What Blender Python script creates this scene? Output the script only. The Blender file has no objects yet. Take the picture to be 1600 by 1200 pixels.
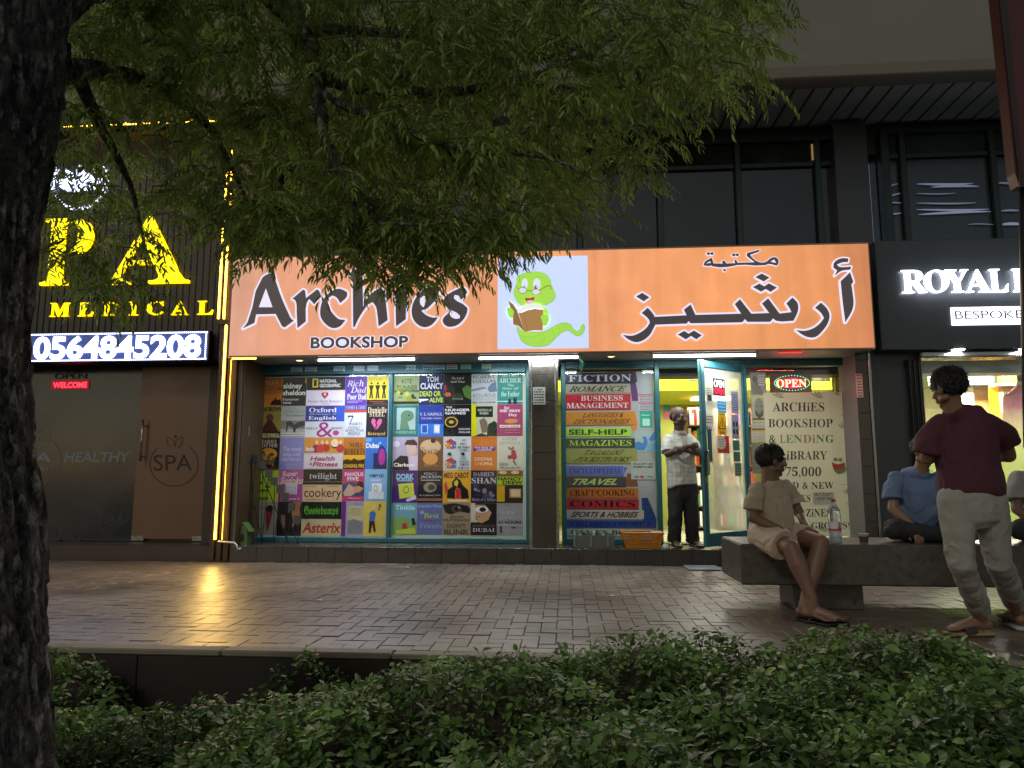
import bpy, bmesh, math, random
import numpy as np
from mathutils import Vector, Matrix, Euler, noise, geometry

random.seed(7); np.random.seed(7)
SC = bpy.context.scene
COL = SC.collection
R = math.radians
V = Vector

# ------------------------------------------------------------------ camera
F, CX, CY = 1110.0, 800.0, 600.0
YAW, PITCH = R(4.3), R(7.44)
CAM = V((0, 0, 1.0))
FWD = V((-math.sin(YAW) * math.cos(PITCH), math.cos(YAW) * math.cos(PITCH), math.sin(PITCH)))
RGT = V((math.cos(YAW), math.sin(YAW), 0))
UPV = RGT.cross(FWD)
cd = bpy.data.cameras.new('camera'); cam = bpy.data.objects.new('camera', cd); COL.objects.link(cam)
cd.sensor_width = 36; cd.lens = F / 1600 * 36; cd.clip_end = 500; cd.clip_start = 0.05
cam.matrix_world = Matrix.Translation(CAM) @ Matrix((RGT, UPV, -FWD)).transposed().to_4x4()
SC.camera = cam

# ------------------------------------------------------------------ night sky, one weak sun standing for the moonlit, street-lit night
world = bpy.data.worlds.new('World'); SC.world = world; world.use_nodes = True
wn = world.node_tree.nodes; wl = world.node_tree.links
sky = wn.new('ShaderNodeTexSky'); sky.sky_type = 'NISHITA'; sky.sun_disc = False
SUN_EL, SUN_AZ = R(38), R(205)      # azimuth the light comes from, clockwise from +Y
sky.sun_elevation = SUN_EL; sky.sun_rotation = SUN_AZ
tint = wn.new('ShaderNodeVectorMath'); tint.operation = 'MULTIPLY'; tint.inputs[1].default_value = (1.28, 1.10, .82)   # the town's glow warms the night sky
wl.new(sky.outputs[0], tint.inputs[0]); wl.new(tint.outputs[0], wn['Background'].inputs[0]); wn['Background'].inputs[1].default_value = 0.063
sd = bpy.data.lights.new('moonlight', 'SUN'); sd.energy = 0.45; sd.angle = R(8); sd.color = (1.0, 0.95, 0.84)
sun = bpy.data.objects.new('moonlight', sd); COL.objects.link(sun)
dirv = V((math.sin(SUN_AZ) * math.cos(SUN_EL), math.cos(SUN_AZ) * math.cos(SUN_EL), math.sin(SUN_EL)))
sun.rotation_euler = dirv.to_track_quat('Z', 'Y').to_euler()
SC.view_settings.view_transform = 'Standard'; SC.view_settings.look = 'None'
SC.view_settings.exposure = 0.0; SC.view_settings.gamma = 1.0; SC.view_settings.use_curve_mapping = False
SC.render.engine = 'CYCLES'
SC.cycles.use_denoising = True
SC.cycles.max_bounces = 6; SC.cycles.transparent_max_bounces = 12
SC.cycles.sample_clamp_indirect = 4.0

# ------------------------------------------------------------------ helpers
def at(px, py, Y):
    d = FWD * F + RGT * (px - CX) + UPV * (CY - py)
    return CAM + d * (Y / d.y)
def onz(px, py, z):
    d = FWD * F + RGT * (px - CX) + UPV * (CY - py)
    return CAM + d * ((z - CAM.z) / d.z)
def proj(p):
    d = V(p) - CAM
    k = d.dot(FWD)
    return (CX + F * d.dot(RGT) / k, CY - F * d.dot(UPV) / k) if k > 0.01 else (-9999, -9999)
def lin(h):
    if isinstance(h, str):
        h = h.lstrip('#'); h = [int(h[i:i + 2], 16) / 255 for i in (0, 2, 4)]
        return tuple(c / 12.92 if c <= .04045 else ((c + .055) / 1.055) ** 2.4 for c in h)
    return tuple(h)
_M = {}
def mat(color, rough=.6, metal=0., var=.12, scale=6., bump=0., bscale=40., emis=0., spec=.5, name=None, trans=0., rv=.1):
    c = lin(color)
    key = (tuple(round(x, 4) for x in c), rough, metal, var, scale, bump, bscale, emis, spec, name, trans)
    if key in _M: return _M[key]
    m = bpy.data.materials.new(name or 'paint'); m.use_nodes = True
    n = m.node_tree.nodes; l = m.node_tree.links; b = n['Principled BSDF']
    b.inputs['Roughness'].default_value = rough; b.inputs['Metallic'].default_value = metal
    b.inputs['Specular IOR Level'].default_value = spec
    b.inputs['Base Color'].default_value = (*c, 1)
    if var > 0 or bump > 0:
        tc = n.new('ShaderNodeTexCoord')
        nz = n.new('ShaderNodeTexNoise'); nz.inputs['Scale'].default_value = scale; nz.inputs['Detail'].default_value = 6
        nz.inputs['Roughness'].default_value = .65
        l.new(tc.outputs['Object'], nz.inputs['Vector'])
        if var > 0:
            mr = n.new('ShaderNodeMapRange'); mr.inputs[1].default_value = .25; mr.inputs[2].default_value = .75
            mr.inputs[3].default_value = 1 - var; mr.inputs[4].default_value = 1 + var
            l.new(nz.outputs[0], mr.inputs[0])
            mx = n.new('ShaderNodeVectorMath'); mx.operation = 'SCALE'; mx.inputs[0].default_value = c
            l.new(mr.outputs[0], mx.inputs['Scale']); l.new(mx.outputs[0], b.inputs['Base Color'])
            r2 = n.new('ShaderNodeMapRange'); r2.inputs[1].default_value = .3; r2.inputs[2].default_value = .7
            r2.inputs[3].default_value = max(0, rough - rv); r2.inputs[4].default_value = min(1, rough + rv)
            l.new(nz.outputs[0], r2.inputs[0]); l.new(r2.outputs[0], b.inputs['Roughness'])
        if bump > 0:
            n2 = n.new('ShaderNodeTexNoise'); n2.inputs['Scale'].default_value = bscale; n2.inputs['Detail'].default_value = 8
            l.new(tc.outputs['Object'], n2.inputs['Vector'])
            bp = n.new('ShaderNodeBump'); bp.inputs['Strength'].default_value = min(1, bump); bp.inputs['Distance'].default_value = .01 * max(1, bump)
            l.new(n2.outputs[0], bp.inputs['Height']); l.new(bp.outputs[0], b.inputs['Normal'])
    if emis:
        b.inputs['Emission Color'].default_value = (*c, 1); b.inputs['Emission Strength'].default_value = emis
    _M[key] = m
    return m
def emit(color, s, name='lamp_glow'):
    c = lin(color); key = ('E', c, s)
    if key in _M: return _M[key]
    m = bpy.data.materials.new(name); m.use_nodes = True; n = m.node_tree.nodes; l = m.node_tree.links
    b = n['Principled BSDF']; b.inputs['Base Color'].default_value = (*c, 1); b.inputs['Emission Color'].default_value = (*c, 1)
    b.inputs['Emission Strength'].default_value = s; b.inputs['Roughness'].default_value = .4
    _M[key] = m; return m
def glass(tint=(1, 1, 1), refl=1.0, rough=0.0, name='window_glass', dirt=0.06, base=0.):
    key = ('G', tint, refl, rough, dirt, base)
    if key in _M: return _M[key]
    m = bpy.data.materials.new(name); m.use_nodes = True; n = m.node_tree.nodes; l = m.node_tree.links
    n.remove(n['Principled BSDF']); out = n['Material Output']
    t = n.new('ShaderNodeBsdfTransparent'); t.inputs[0].default_value = (*tint, 1)
    g = n.new('ShaderNodeBsdfGlossy'); g.inputs['Roughness'].default_value = rough; g.inputs[0].default_value = (.9, .95, .95, 1)
    fr = n.new('ShaderNodeFresnel'); fr.inputs[0].default_value = 1.5
    mu = n.new('ShaderNodeMath'); mu.operation = 'MULTIPLY'; mu.inputs[1].default_value = refl; mu.use_clamp = True
    mn_ = n.new('ShaderNodeMath'); mn_.operation = 'MINIMUM'; mn_.inputs[1].default_value = .13
    l.new(fr.outputs[0], mn_.inputs[0]); l.new(mn_.outputs[0], mu.inputs[0])
    mx = n.new('ShaderNodeMixShader'); l.new(mu.outputs[0], mx.inputs[0]); l.new(t.outputs[0], mx.inputs[1]); l.new(g.outputs[0], mx.inputs[2])
    df = n.new('ShaderNodeAddShader'); d1 = n.new('ShaderNodeBsdfDiffuse'); d1.inputs[0].default_value = (.45, .45, .42, 1); d2 = n.new('ShaderNodeBsdfTranslucent'); d2.inputs[0].default_value = (.5, .5, .46, 1)
    l.new(d1.outputs[0], df.inputs[0]); l.new(d2.outputs[0], df.inputs[1])
    nz = n.new('ShaderNodeTexNoise'); nz.inputs['Scale'].default_value = 2.2; nz.inputs['Detail'].default_value = 7
    tc = n.new('ShaderNodeTexCoord'); l.new(tc.outputs['Object'], nz.inputs['Vector'])
    mr = n.new('ShaderNodeMapRange'); mr.inputs[1].default_value = .4; mr.inputs[2].default_value = .8; mr.inputs[3].default_value = base; mr.inputs[4].default_value = dirt
    l.new(nz.outputs[0], mr.inputs[0])
    m2 = n.new('ShaderNodeMixShader'); l.new(mr.outputs[0], m2.inputs[0]); l.new(mx.outputs[0], m2.inputs[1]); l.new(df.outputs[0], m2.inputs[2])
    l.new(m2.outputs[0], out.inputs[0]); _M[key] = m
    return m

def tagit(o, label=None, cat=None, group=None, kind=None):
    if label: o['label'] = label
    if cat: o['category'] = cat
    if group: o['group'] = group
    if kind: o['kind'] = kind
    return o
def thing(name, label, cat, loc=(0, 0, 0), group=None):
    o = bpy.data.objects.new(name, None); COL.objects.link(o); o.location = loc
    return tagit(o, label, cat, group)
def link(name, me, parent=None, loc=None):
    """links a mesh whose coordinates are world coordinates; under a parent the parent's place is taken off"""
    o = bpy.data.objects.new(name, me); COL.objects.link(o)
    if parent is not None:
        o.parent = parent
        o.matrix_parent_inverse = Matrix.Translation(-wloc(parent))
    if loc is not None: o.location = loc
    return o
def wloc(o):
    p = V(o.location)
    return p if o.parent is None else V((0, 0, 0)) + (V(o.parent.location) if False else p)
class MB:
    def __init__(s): s.v = []; s.f = []; s.m = []; s.mats = []
    def mi(s, m):
        if m not in s.mats: s.mats.append(m)
        return s.mats.index(m)
    def add(s, vs, fs, m):
        b = len(s.v); k = s.mi(m)
        s.v.extend([tuple(v) for v in vs]); s.f.extend([tuple(i + b for i in f) for f in fs]); s.m.extend([k] * len(fs)); return s
    def box(s, x0, x1, y0, y1, z0, z1, m, bev=0.):
        if x0 > x1: x0, x1 = x1, x0
        if y0 > y1: y0, y1 = y1, y0
        if z0 > z1: z0, z1 = z1, z0
        if bev <= 0:
            vs = [(x0, y0, z0), (x1, y0, z0), (x1, y1, z0), (x0, y1, z0), (x0, y0, z1), (x1, y0, z1), (x1, y1, z1), (x0, y1, z1)]
            return s.add(vs, [(0, 3, 2, 1), (4, 5, 6, 7), (0, 1, 5, 4), (1, 2, 6, 5), (2, 3, 7, 6), (3, 0, 4, 7)], m)
        b = min(bev, (x1 - x0) * .45, (y1 - y0) * .45, (z1 - z0) * .45)
        vs = []; 
        for z, i in ((z0, b), (z0 + b, 0), (z1 - b, 0), (z1, b)):
            vs += [(x0 + i, y0 + i, z), (x1 - i, y0 + i, z), (x1 - i, y1 - i, z), (x0 + i, y1 - i, z)]
        # also bevel the vertical edges by inserting points
        vs = []
        for z, i in ((z0, b), (z0 + b, 0), (z1 - b, 0), (z1, b)):
            j = b if i == 0 else b * 1.6
            vs += [(x0 + j, y0 + i, z), (x1 - j, y0 + i, z), (x1 - i, y0 + j, z), (x1 - i, y1 - j, z), (x1 - j, y1 - i, z), (x0 + j, y1 - i, z), (x0 + i, y1 - j, z), (x0 + i, y0 + j, z)]
        fs = [tuple(range(7, -1, -1)), tuple(range(24, 32))]
        for r in range(3):
            for k in range(8): fs.append((r * 8 + k, r * 8 + (k + 1) % 8, r * 8 + 8 + (k + 1) % 8, r * 8 + 8 + k))
        return s.add(vs, fs, m)
    def tube(s, pts, rad, m, n=8, cap=True):
        pts = [V(p) for p in pts]
        if not isinstance(rad, (list, tuple)): rad = [rad] * len(pts)
        vs = []; prev = None
        for i, p in enumerate(pts):
            d = (pts[min(i + 1, len(pts) - 1)] - pts[max(i - 1, 0)]).normalized()
            if prev is None: a = d.orthogonal().normalized()
            else:
                a = prev - d * prev.dot(d)
                a = a.normalized() if a.length > 1e-6 else d.orthogonal().normalized()
            prev = a; b = d.cross(a)
            for k in range(n):
                t = 2 * math.pi * k / n
                vs.append(p + (a * math.cos(t) + b * math.sin(t)) * rad[i])
        fs = []
        for i in range(len(pts) - 1):
            for k in range(n): fs.append((i * n + k, i * n + (k + 1) % n, (i + 1) * n + (k + 1) % n, (i + 1) * n + k))
        if cap: fs.append(tuple(range(n - 1, -1, -1))); fs.append(tuple(range((len(pts) - 1) * n, len(pts) * n)))
        return s.add(vs, fs, m)
    def lathe(s, c, prof, m, n=20):
        vs = []; c = V(c)
        for r, z in prof:
            for k in range(n):
                t = 2 * math.pi * k / n; vs.append((c.x + r * math.cos(t), c.y + r * math.sin(t), c.z + z))
        fs = []
        for i in range(len(prof) - 1):
            for k in range(n): fs.append((i * n + k, i * n + (k + 1) % n, (i + 1) * n + (k + 1) % n, (i + 1) * n + k))
        return s.add(vs, fs, m)
    def ell(s, c, r, m, n=10, rot=None):
        c = V(c); vs = [(0, 0, 1)]; fs = []
        for i in range(1, n):
            p = math.pi * i / n
            for k in range(2 * n):
                t = math.pi * k / n; vs.append((math.sin(p) * math.cos(t), math.sin(p) * math.sin(t), math.cos(p)))
        vs.append((0, 0, -1)); q = 2 * n
        for k in range(q): fs.append((0, 1 + k, 1 + (k + 1) % q))
        for i in range(n - 2):
            for k in range(q): fs.append((1 + i * q + k, 1 + (i + 1) * q + k, 1 + (i + 1) * q + (k + 1) % q, 1 + i * q + (k + 1) % q))
        L = len(vs) - 1
        for k in range(q): fs.append((L, 1 + (n - 2) * q + (k + 1) % q, 1 + (n - 2) * q + k))
        out = []
        for v in vs:
            w = V((v[0] * r[0], v[1] * r[1], v[2] * r[2]))
            if rot is not None: w = rot @ w
            out.append(c + w)
        return s.add(out, fs, m)
    def mesh(s, name, smooth=False):
        me = bpy.data.meshes.new(name); me.from_pydata(s.v, [], s.f)
        for m in s.mats: me.materials.append(m)
        me.polygons.foreach_set('material_index', s.m)
        if smooth: me.polygons.foreach_set('use_smooth', [True] * len(me.polygons))
        me.update(); return me
    def build(s, name, parent=None, smooth=False, label=None):
        o = link(name, s.mesh(name, smooth), parent)
        if label: o['label'] = label
        return o

# ------------------------------------------------------------------ lettering and flat drawing
BASES = dict(serif=(0x1D400, 0x1D7CE), it=(0x1D434, None), bi=(0x1D434, None), script=(0x1D434, None), frak=(0x1D56C, None),
             sb=(None, None), si=(None, None), sans=(None, None))
BOLD = dict(sb=.030, si=.024, bi=.022, it=.020, script=.0)
GLYPHS = {}
_T = {}
def glyph(c, font):
    """letter outlines: advance, corner points and triangles of one letter in font units; drawn from Blender's own text"""
    if (font, c) in GLYPHS: return GLYPHS[(font, c)]
    base, dig = BASES[font]; r = c
    if base and 'A' <= c <= 'Z': r = chr(base + ord(c) - 65)
    elif base and 'a' <= c <= 'z': r = '\u210e' if (base == 0x1D434 and c == 'h') else chr(base + 26 + ord(c) - 97)
    elif dig and '0' <= c <= '9': r = chr(dig + ord(c) - 48)
    def mesh_of(t):
        cu = bpy.data.curves.new('lettering', 'FONT'); cu.body = t; cu.resolution_u = 4; cu.offset = BOLD.get(font, 0)
        o = bpy.data.objects.new('lettering', cu); me = o.to_mesh(); vs = [(v.co.x, v.co.y) for v in me.vertices]; me.calc_loop_triangles()
        ts = [tuple(q.vertices) for q in me.loop_triangles]; o.to_mesh_clear(); bpy.data.objects.remove(o); bpy.data.curves.remove(cu); return vs, ts
    v0, _ = mesh_of('H'); v1, _ = mesh_of(r + 'H'); adv = max(v[0] for v in v1) - max(v[0] for v in v0)
    vs, ts = mesh_of(r)
    P_ = {}; ix = [P_.setdefault((round(v[0], 4), round(v[1], 4)), len(P_)) for v in vs]; P_ = list(P_)
    ts = [tuple(ix[i] for i in t) for t in ts]; ts = [t for t in ts if len(set(t)) == 3]
    GLYPHS[(font, c)] = (adv, P_, ts); return GLYPHS[(font, c)]
def text_tris(s, font='sb'):
    """a word as flat triangles scaled to the unit square, with its width to height ratio"""
    key = (s, font)
    if key in _T: return _T[key]
    x = 0; vs = []; ts = []
    for c in s:
        if c == ' ': x += .3; continue
        adv, v, t = glyph(c, font); b = len(vs)
        vs += [(p[0] + x, p[1]) for p in v]; ts += [tuple(i + b for i in q) for q in t]
        x += adv
    vs = np.array(vs); mn = vs.min(0); mx = vs.max(0)
    _T[key] = ((vs - mn) / np.maximum(mx - mn, 1e-6), ts, float((mx - mn)[0] / max(1e-6, (mx - mn)[1])))
    return _T[key]
def in_poly(p, poly):
    x, y = p; c = False; n = len(poly)
    for i in range(n):
        x1, y1 = poly[i]; x2, y2 = poly[(i + 1) % n]
        if (y1 > y) != (y2 > y) and x < (x2 - x1) * (y - y1) / (y2 - y1) + x1: c = not c
    return c
def smooth(pts, k=3, thr=48):
    pts = [V(p[:2]) for p in pts]; n = len(pts); out = []
    tg = []
    for i in range(n):
        a = pts[i] - pts[i - 1]; b = pts[(i + 1) % n] - pts[i]
        ang = abs(math.degrees(a.angle(b, 0))) if a.length > 1e-6 and b.length > 1e-6 else 0
        tg.append(None if ang > thr else (a.normalized() + b.normalized()).normalized())
    for i in range(n):
        p, q = pts[i], pts[(i + 1) % n]; L = (q - p).length; t0, t1 = tg[i], tg[(i + 1) % n]
        out.append((p.x, p.y))
        if (t0 is None and t1 is None): continue
        d = (q - p).normalized(); m0 = (t0 or d) * L; m1 = (t1 or d) * L
        for j in range(1, k):
            t = j / k; t2 = t * t; t3 = t2 * t
            c = p * (2 * t3 - 3 * t2 + 1) + m0 * (t3 - 2 * t2 + t) + q * (-2 * t3 + 3 * t2) + m1 * (t3 - t2)
            out.append((c.x, c.y))
    return out
def tess(loops):
    vs = [p for lp in loops for p in lp]
    ts = geometry.tessellate_polygon([[V((p[0], p[1], 0)) for p in lp] for lp in loops])
    return vs, [tuple(t) for t in ts]
def union_outline(vs, ts, w, seg=10):
    """the union of a triangulated shape with a band of half-width w along its boundary"""
    pts = {}; idx = []
    for v in vs:
        k = (round(v[0], 5), round(v[1], 5)); idx.append(pts.setdefault(k, len(pts)))
    P = list(pts); cnt = {}
    for t in ts:
        t = [idx[i] for i in t]
        if len(set(t)) < 3: continue
        for a, b in ((t[0], t[1]), (t[1], t[2]), (t[2], t[0])):
            e = (min(a, b), max(a, b)); cnt[e] = cnt.get(e, 0) + 1
    ed = [e for e, c in cnt.items() if c == 1]
    V2 = []; Fc = []
    for t in ts:
        t = [idx[i] for i in t]
        if len(set(t)) < 3: continue
        Fc.append([len(V2), len(V2) + 1, len(V2) + 2]); V2 += [P[i] for i in t]
    used = set()
    for a, b in ed:
        pa, pb = V(P[a]), V(P[b]); d = (pb - pa)
        if d.length < 1e-6: continue
        nrm = V((-d.y, d.x)).normalized() * w
        q = [pa + nrm, pa - nrm, pb - nrm, pb + nrm]
        Fc.append([len(V2) + i for i in range(4)]); V2 += [tuple(p) for p in q]
        used.add(a); used.add(b)
    for a in used:
        c = P[a]; Fc.append([len(V2) + i for i in range(seg)])
        V2 += [(c[0] + w * math.cos(2 * math.pi * k / seg + .1), c[1] + w * math.sin(2 * math.pi * k / seg + .1)) for k in range(seg)]
    r = geometry.delaunay_2d_cdt([V(p) for p in V2], [], Fc, 1, 1e-6)
    return [(v.x, v.y) for v in r[0]], [tuple(f) for f in r[2]]
def slab(mb, vs, ts, Y0, Y1, m, mside=None):
    """a flat shape in (x,z) given thickness from Y0 (front, small) to Y1"""
    ts = [t for t in ts if len(t) >= 3]
    fr = []
    cnt = {}
    for t in ts:
        a, b, c = [vs[i] for i in t[:3]]
        ar = (b[0] - a[0]) * (c[1] - a[1]) - (b[1] - a[1]) * (c[0] - a[0])
        tt = tuple(t) if ar > 0 else tuple(reversed(t))
        fr.append(tt)
    for t in fr:
        for i in range(len(t)):
            a, b = t[i], t[(i + 1) % len(t)]
            cnt[(a, b)] = 1
    mb.add([(v[0], Y0, v[1]) for v in vs], fr, m)
    if Y1 is not None and Y1 > Y0:
        sv = []; sf = []
        for (a, b) in cnt:
            if (b, a) in cnt: continue
            i = len(sv); sv += [(vs[a][0], Y0, vs[a][1]), (vs[b][0], Y0, vs[b][1]), (vs[b][0], Y1, vs[b][1]), (vs[a][0], Y1, vs[a][1])]
            sf.append((i + 3, i + 2, i + 1, i))
        mb.add(sv, sf, mside or m)
class Flat:
    """a thin printed panel on a plane Y: base and print layers half a millimetre apart, coordinates 0..1 with v downwards"""
    def __init__(s, x0, z0, x1, z1, Y, base=None, th=.003, px=None, **kw):
        s.mb = MB(); s.Y = Y; s.n = 0; s.r = (x0, z0, x1, z1); s.kw = dict(rough=.5, var=.08, scale=9, spec=.18); s.kw.update(kw); s.px = px
        if base is not None:
            s.mb.box(x0, x1, Y, Y + th, z1, z0, s.mt(base))
    def mt(s, c): return c if not isinstance(c, (str, tuple)) else mat(c, **s.kw)
    def mp(s, p):
        if s.px: 
            w = s.px(p[0], p[1]); return (w[0], w[1])
        x0, z0, x1, z1 = s.r
        return (x0 + (x1 - x0) * p[0], z0 + (z1 - z0) * p[1])
    def lay(s):
        s.n += 1; return s.Y - .0006 * s.n
    def poly(s, c, pts, holes=(), sm=False, th=None):
        if sm: pts = smooth(pts)
        loops = [[s.mp(p) for p in pts]] + [[s.mp(p) for p in (smooth(h) if sm else h)] for h in holes]
        vs, ts = tess(loops); slab(s.mb, vs, ts, s.lay(), None, s.mt(c)); return s
    def rect(s, c, a, b, d, e): return s.poly(c, [(a, b), (d, b), (d, e), (a, e)])
    def ell(s, c, cx, cy, rx, ry, n=20, a0=0, a1=360):
        pts = [(cx + rx * math.cos(R(a0 + (a1 - a0) * i / n)), cy + ry * math.sin(R(a0 + (a1 - a0) * i / n))) for i in range(n if a1 - a0 >= 360 else n + 1)]
        return s.poly(c, pts)
    def line(s, c, pts, w):
        """a stroke in panel coordinates; w in metres"""
        P = [V(s.mp(p)) for p in pts]; y = s.lay(); m = s.mt(c); vs = []
        L, Rr = [], []
        for i, p in enumerate(P):
            d = (P[min(i + 1, len(P) - 1)] - P[max(i - 1, 0)])
            d = d.normalized() if d.length > 1e-9 else V((1, 0)); nn = V((-d.y, d.x)) * w / 2
            L.append(p + nn); Rr.append(p - nn)
        vs = [tuple(p) for p in L] + [tuple(p) for p in Rr]; n = len(P)
        for i in range(n - 1):
            q = [vs[n + i], vs[n + i + 1], vs[i + 1], vs[i]]
            slab(s.mb, q, [(0, 1, 2), (0, 2, 3)], y, None, m)
        return s
    def text(s, t, font, c, a, b, d, e, shear=0.):
        vs, ts, asp = text_tris(t, font)
        A = [s.mp((a + (d - a) * (v[0] + shear * v[1]), e + (b - e) * v[1])) for v in vs]
        slab(s.mb, A, ts, s.lay(), None, s.mt(c)); return s
    def build(s, name, parent=None, label=None): return s.mb.build(name, parent, label=label)
def pxr(x0, y0, x1, y1, Y, **kw):
    a = at((x0 + x1) / 2, y0, Y).z; b = at((x0 + x1) / 2, y1, Y).z
    ym = (y0 + y1) / 2
    return (at(x0, ym, Y).x, a, at(x1, ym, Y).x, b)

# ------------------------------------------------------------------ levels
YK, YSIGN, YSTEP, YPIL, YG, YUP = 4.13, 8.22, 8.36, 8.40, 9.00, 9.20
ZSTEP = .18
ZSB = at(860, 551.5, YSIGN).z; ZST = at(860, 392, YSIGN).z
BX0 = at(372, 700, YSTEP).x; BX1 = at(1372, 700, YSTEP).x

# ------------------------------------------------------------------ ground, pavement and planted bed
m_base = mat('6a6256', rough=.95, var=.3, scale=3, bump=.5, bscale=30, name='sand_bed')
MB().box(-14, 16, YK + .10, 9.6, -.60, -.066, m_base).build('pavement_base')['kind'] = 'structure'
def paver_mesh(L, W, H, seed, m):
    rs = random.Random(seed); mb = MB(); g = .0018; b = .0028
    x0, x1, y0, y1 = g, L - g, g, W - g
    j = lambda s: rs.uniform(-s, s)
    vs = [(x0 + j(.001), y0 + j(.001), -H), (x1, y0, -H), (x1, y1, -H), (x0, y1, -H),
          (x0, y0, -b), (x1, y0, -b), (x1, y1, -b), (x0, y1, -b),
          (x0 + b, y0 + b, j(.0008)), (x1 - b, y0 + b, j(.0008)), (x1 - b, y1 - b, j(.0008)), (x0 + b, y1 - b, j(.0008))]
    fs = [(8, 9, 10, 11)]
    for o in (0, 4):
        for k in range(4): fs.append((o + k, o + (k + 1) % 4, o + 4 + (k + 1) % 4, o + 4 + k))
    return mb.add(vs, fs, m)
def paver_mat(c, i, far=False):
    """concrete paver: speckled colour, a worn sheen"""
    m = bpy.data.materials.new('paver_concrete'); m.use_nodes = True; n = m.node_tree.nodes; l = m.node_tree.links; b = n['Principled BSDF']
    tc = n.new('ShaderNodeTexCoord'); geo = n.new('ShaderNodeNewGeometry')
    n1 = n.new('ShaderNodeTexNoise'); n1.inputs['Scale'].default_value = 160; n1.inputs['Detail'].default_value = 3
    n2 = n.new('ShaderNodeTexNoise'); n2.inputs['Scale'].default_value = .9; n2.inputs['Detail'].default_value = 5
    l.new(geo.outputs['Position'], n1.inputs['Vector']); l.new(geo.outputs['Position'], n2.inputs['Vector'])
    r1 = n.new('ShaderNodeMapRange'); r1.inputs[1].default_value = .3; r1.inputs[2].default_value = .7; r1.inputs[3].default_value = .62; r1.inputs[4].default_value = 1.35
    l.new(n1.outputs[0], r1.inputs[0])
    r2 = n.new('ShaderNodeMapRange'); r2.inputs[1].default_value = .3; r2.inputs[2].default_value = .7; r2.inputs[3].default_value = .62; r2.inputs[4].default_value = 1.22
    l.new(n2.outputs[0], r2.inputs[0])
    mm = n.new('ShaderNodeMath'); mm.operation = 'MULTIPLY'; l.new(r1.outputs[0], mm.inputs[0]); l.new(r2.outputs[0], mm.inputs[1])
    vm = n.new('ShaderNodeVectorMath'); vm.operation = 'SCALE'; vm.inputs[0].default_value = c; l.new(mm.outputs[0], vm.inputs['Scale']); l.new(vm.outputs[0], b.inputs['Base Color'])
    rr = n.new('ShaderNodeMapRange'); rr.inputs[1].default_value = .3; rr.inputs[2].default_value = .75; rr.inputs[3].default_value = .30; rr.inputs[4].default_value = .56
    l.new(n2.outputs[0], rr.inputs[0]); l.new(rr.outputs[0], b.inputs['Roughness'])
    bp = n.new('ShaderNodeBump'); bp.inputs['Strength'].default_value = .35; bp.inputs['Distance'].default_value = .002
    l.new(n1.outputs[0], bp.inputs['Height']); l.new(bp.outputs[0], b.inputs['Normal'])
    b.inputs['Specular IOR Level'].default_value = .55
    return m
PCOL = [(.136, .104, .081), (.120, .094, .075), (.150, .116, .090), (.108, .088, .072), (.136, .100, .076)]
pmats = [paver_mat(c, i) for i, c in enumerate(PCOL)]
CELL = .105; PH = .06
pv = MB(); pavement = None
protos = {}
near = []; rest = []
y0p = YK + .115; nr = int((YSTEP - y0p) / CELL) + 1
rs = random.Random(3)
ncol = int(14.5 / CELL)
for r in range(-1, nr):
    for c in range(ncol):
        x = -7.0 + c * CELL; y = y0p + r * CELL; k = (c - r) % 4
        kind = 'h' if k == 0 else ('v' if k == 3 else None)
        if kind is None: continue
        lx, ly = (2 * CELL, CELL) if kind == 'h' else (CELL, 2 * CELL)
        if y < y0p - 1e-6:                       # cut the upper half of a brick at the kerb
            if kind == 'h': continue
            y += CELL; ly -= CELL
        if y + ly > YSTEP: ly = YSTEP - y
        if ly < .02: continue
        px, py = proj((x + lx / 2, y + ly / 2, 0))
        if px < -140 or px > 1740: continue
        rest.append((y, x, lx, ly, px, py))
def in_view(t): return (60 < t[4] < 1600) and (t[5] < (1015 if t[4] < 560 else 1015 - (t[4] - 560) * .06)) and not (1130 < t[4] and t[5] < 930)
rest.sort()
near = [t for t in rest if in_view(t)][:290]; ns = set(map(id, near))
base_o = [o for o in COL.objects if o.name == 'pavement_base'][0]
pavement = bpy.data.objects.new('pavement', None); COL.objects.link(pavement); pavement['kind'] = 'structure'; pavement.location = (0, YK + .1, 0)
base_o.name = 'sand_bed'; base_o.parent = pavement; base_o.matrix_parent_inverse = Matrix.Translation((0, -YK - .1, 0)); del base_o['kind']
for t in near:
    y, x, lx, ly, px, py = t
    k = (round(lx, 3), round(ly, 3), rs.randrange(5))
    if k not in protos: protos[k] = paver_mesh(lx, ly, PH, hash(k) % 999, pmats[k[2]]).mesh('paver')
    o = bpy.data.objects.new('paver', protos[k]); COL.objects.link(o); o.parent = pavement
    o.location = (x, y - YK - .1, rs.uniform(-.0025, .002)); o.rotation_euler = (rs.uniform(-.008, .008), rs.uniform(-.008, .008), rs.uniform(-.004, .004))
mbp = MB()
for t in rest:
    if id(t) in ns: continue
    y, x, lx, ly, px, py = t
    pm = paver_mesh(lx, ly, PH, rs.randrange(999), pmats[rs.randrange(5)])
    dz = rs.uniform(-.0025, .002); ax = rs.uniform(-.008, .008); ay = rs.uniform(-.008, .008)
    mbp.add([(v[0] + x, v[1] + y, v[2] + dz + ax * (v[1] - ly / 2) + ay * (v[0] - lx / 2)) for v in pm.v], pm.f, pm.mats[0])
o = mbp.build('paver_field', pavement); o['kind'] = 'stuff'
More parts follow.
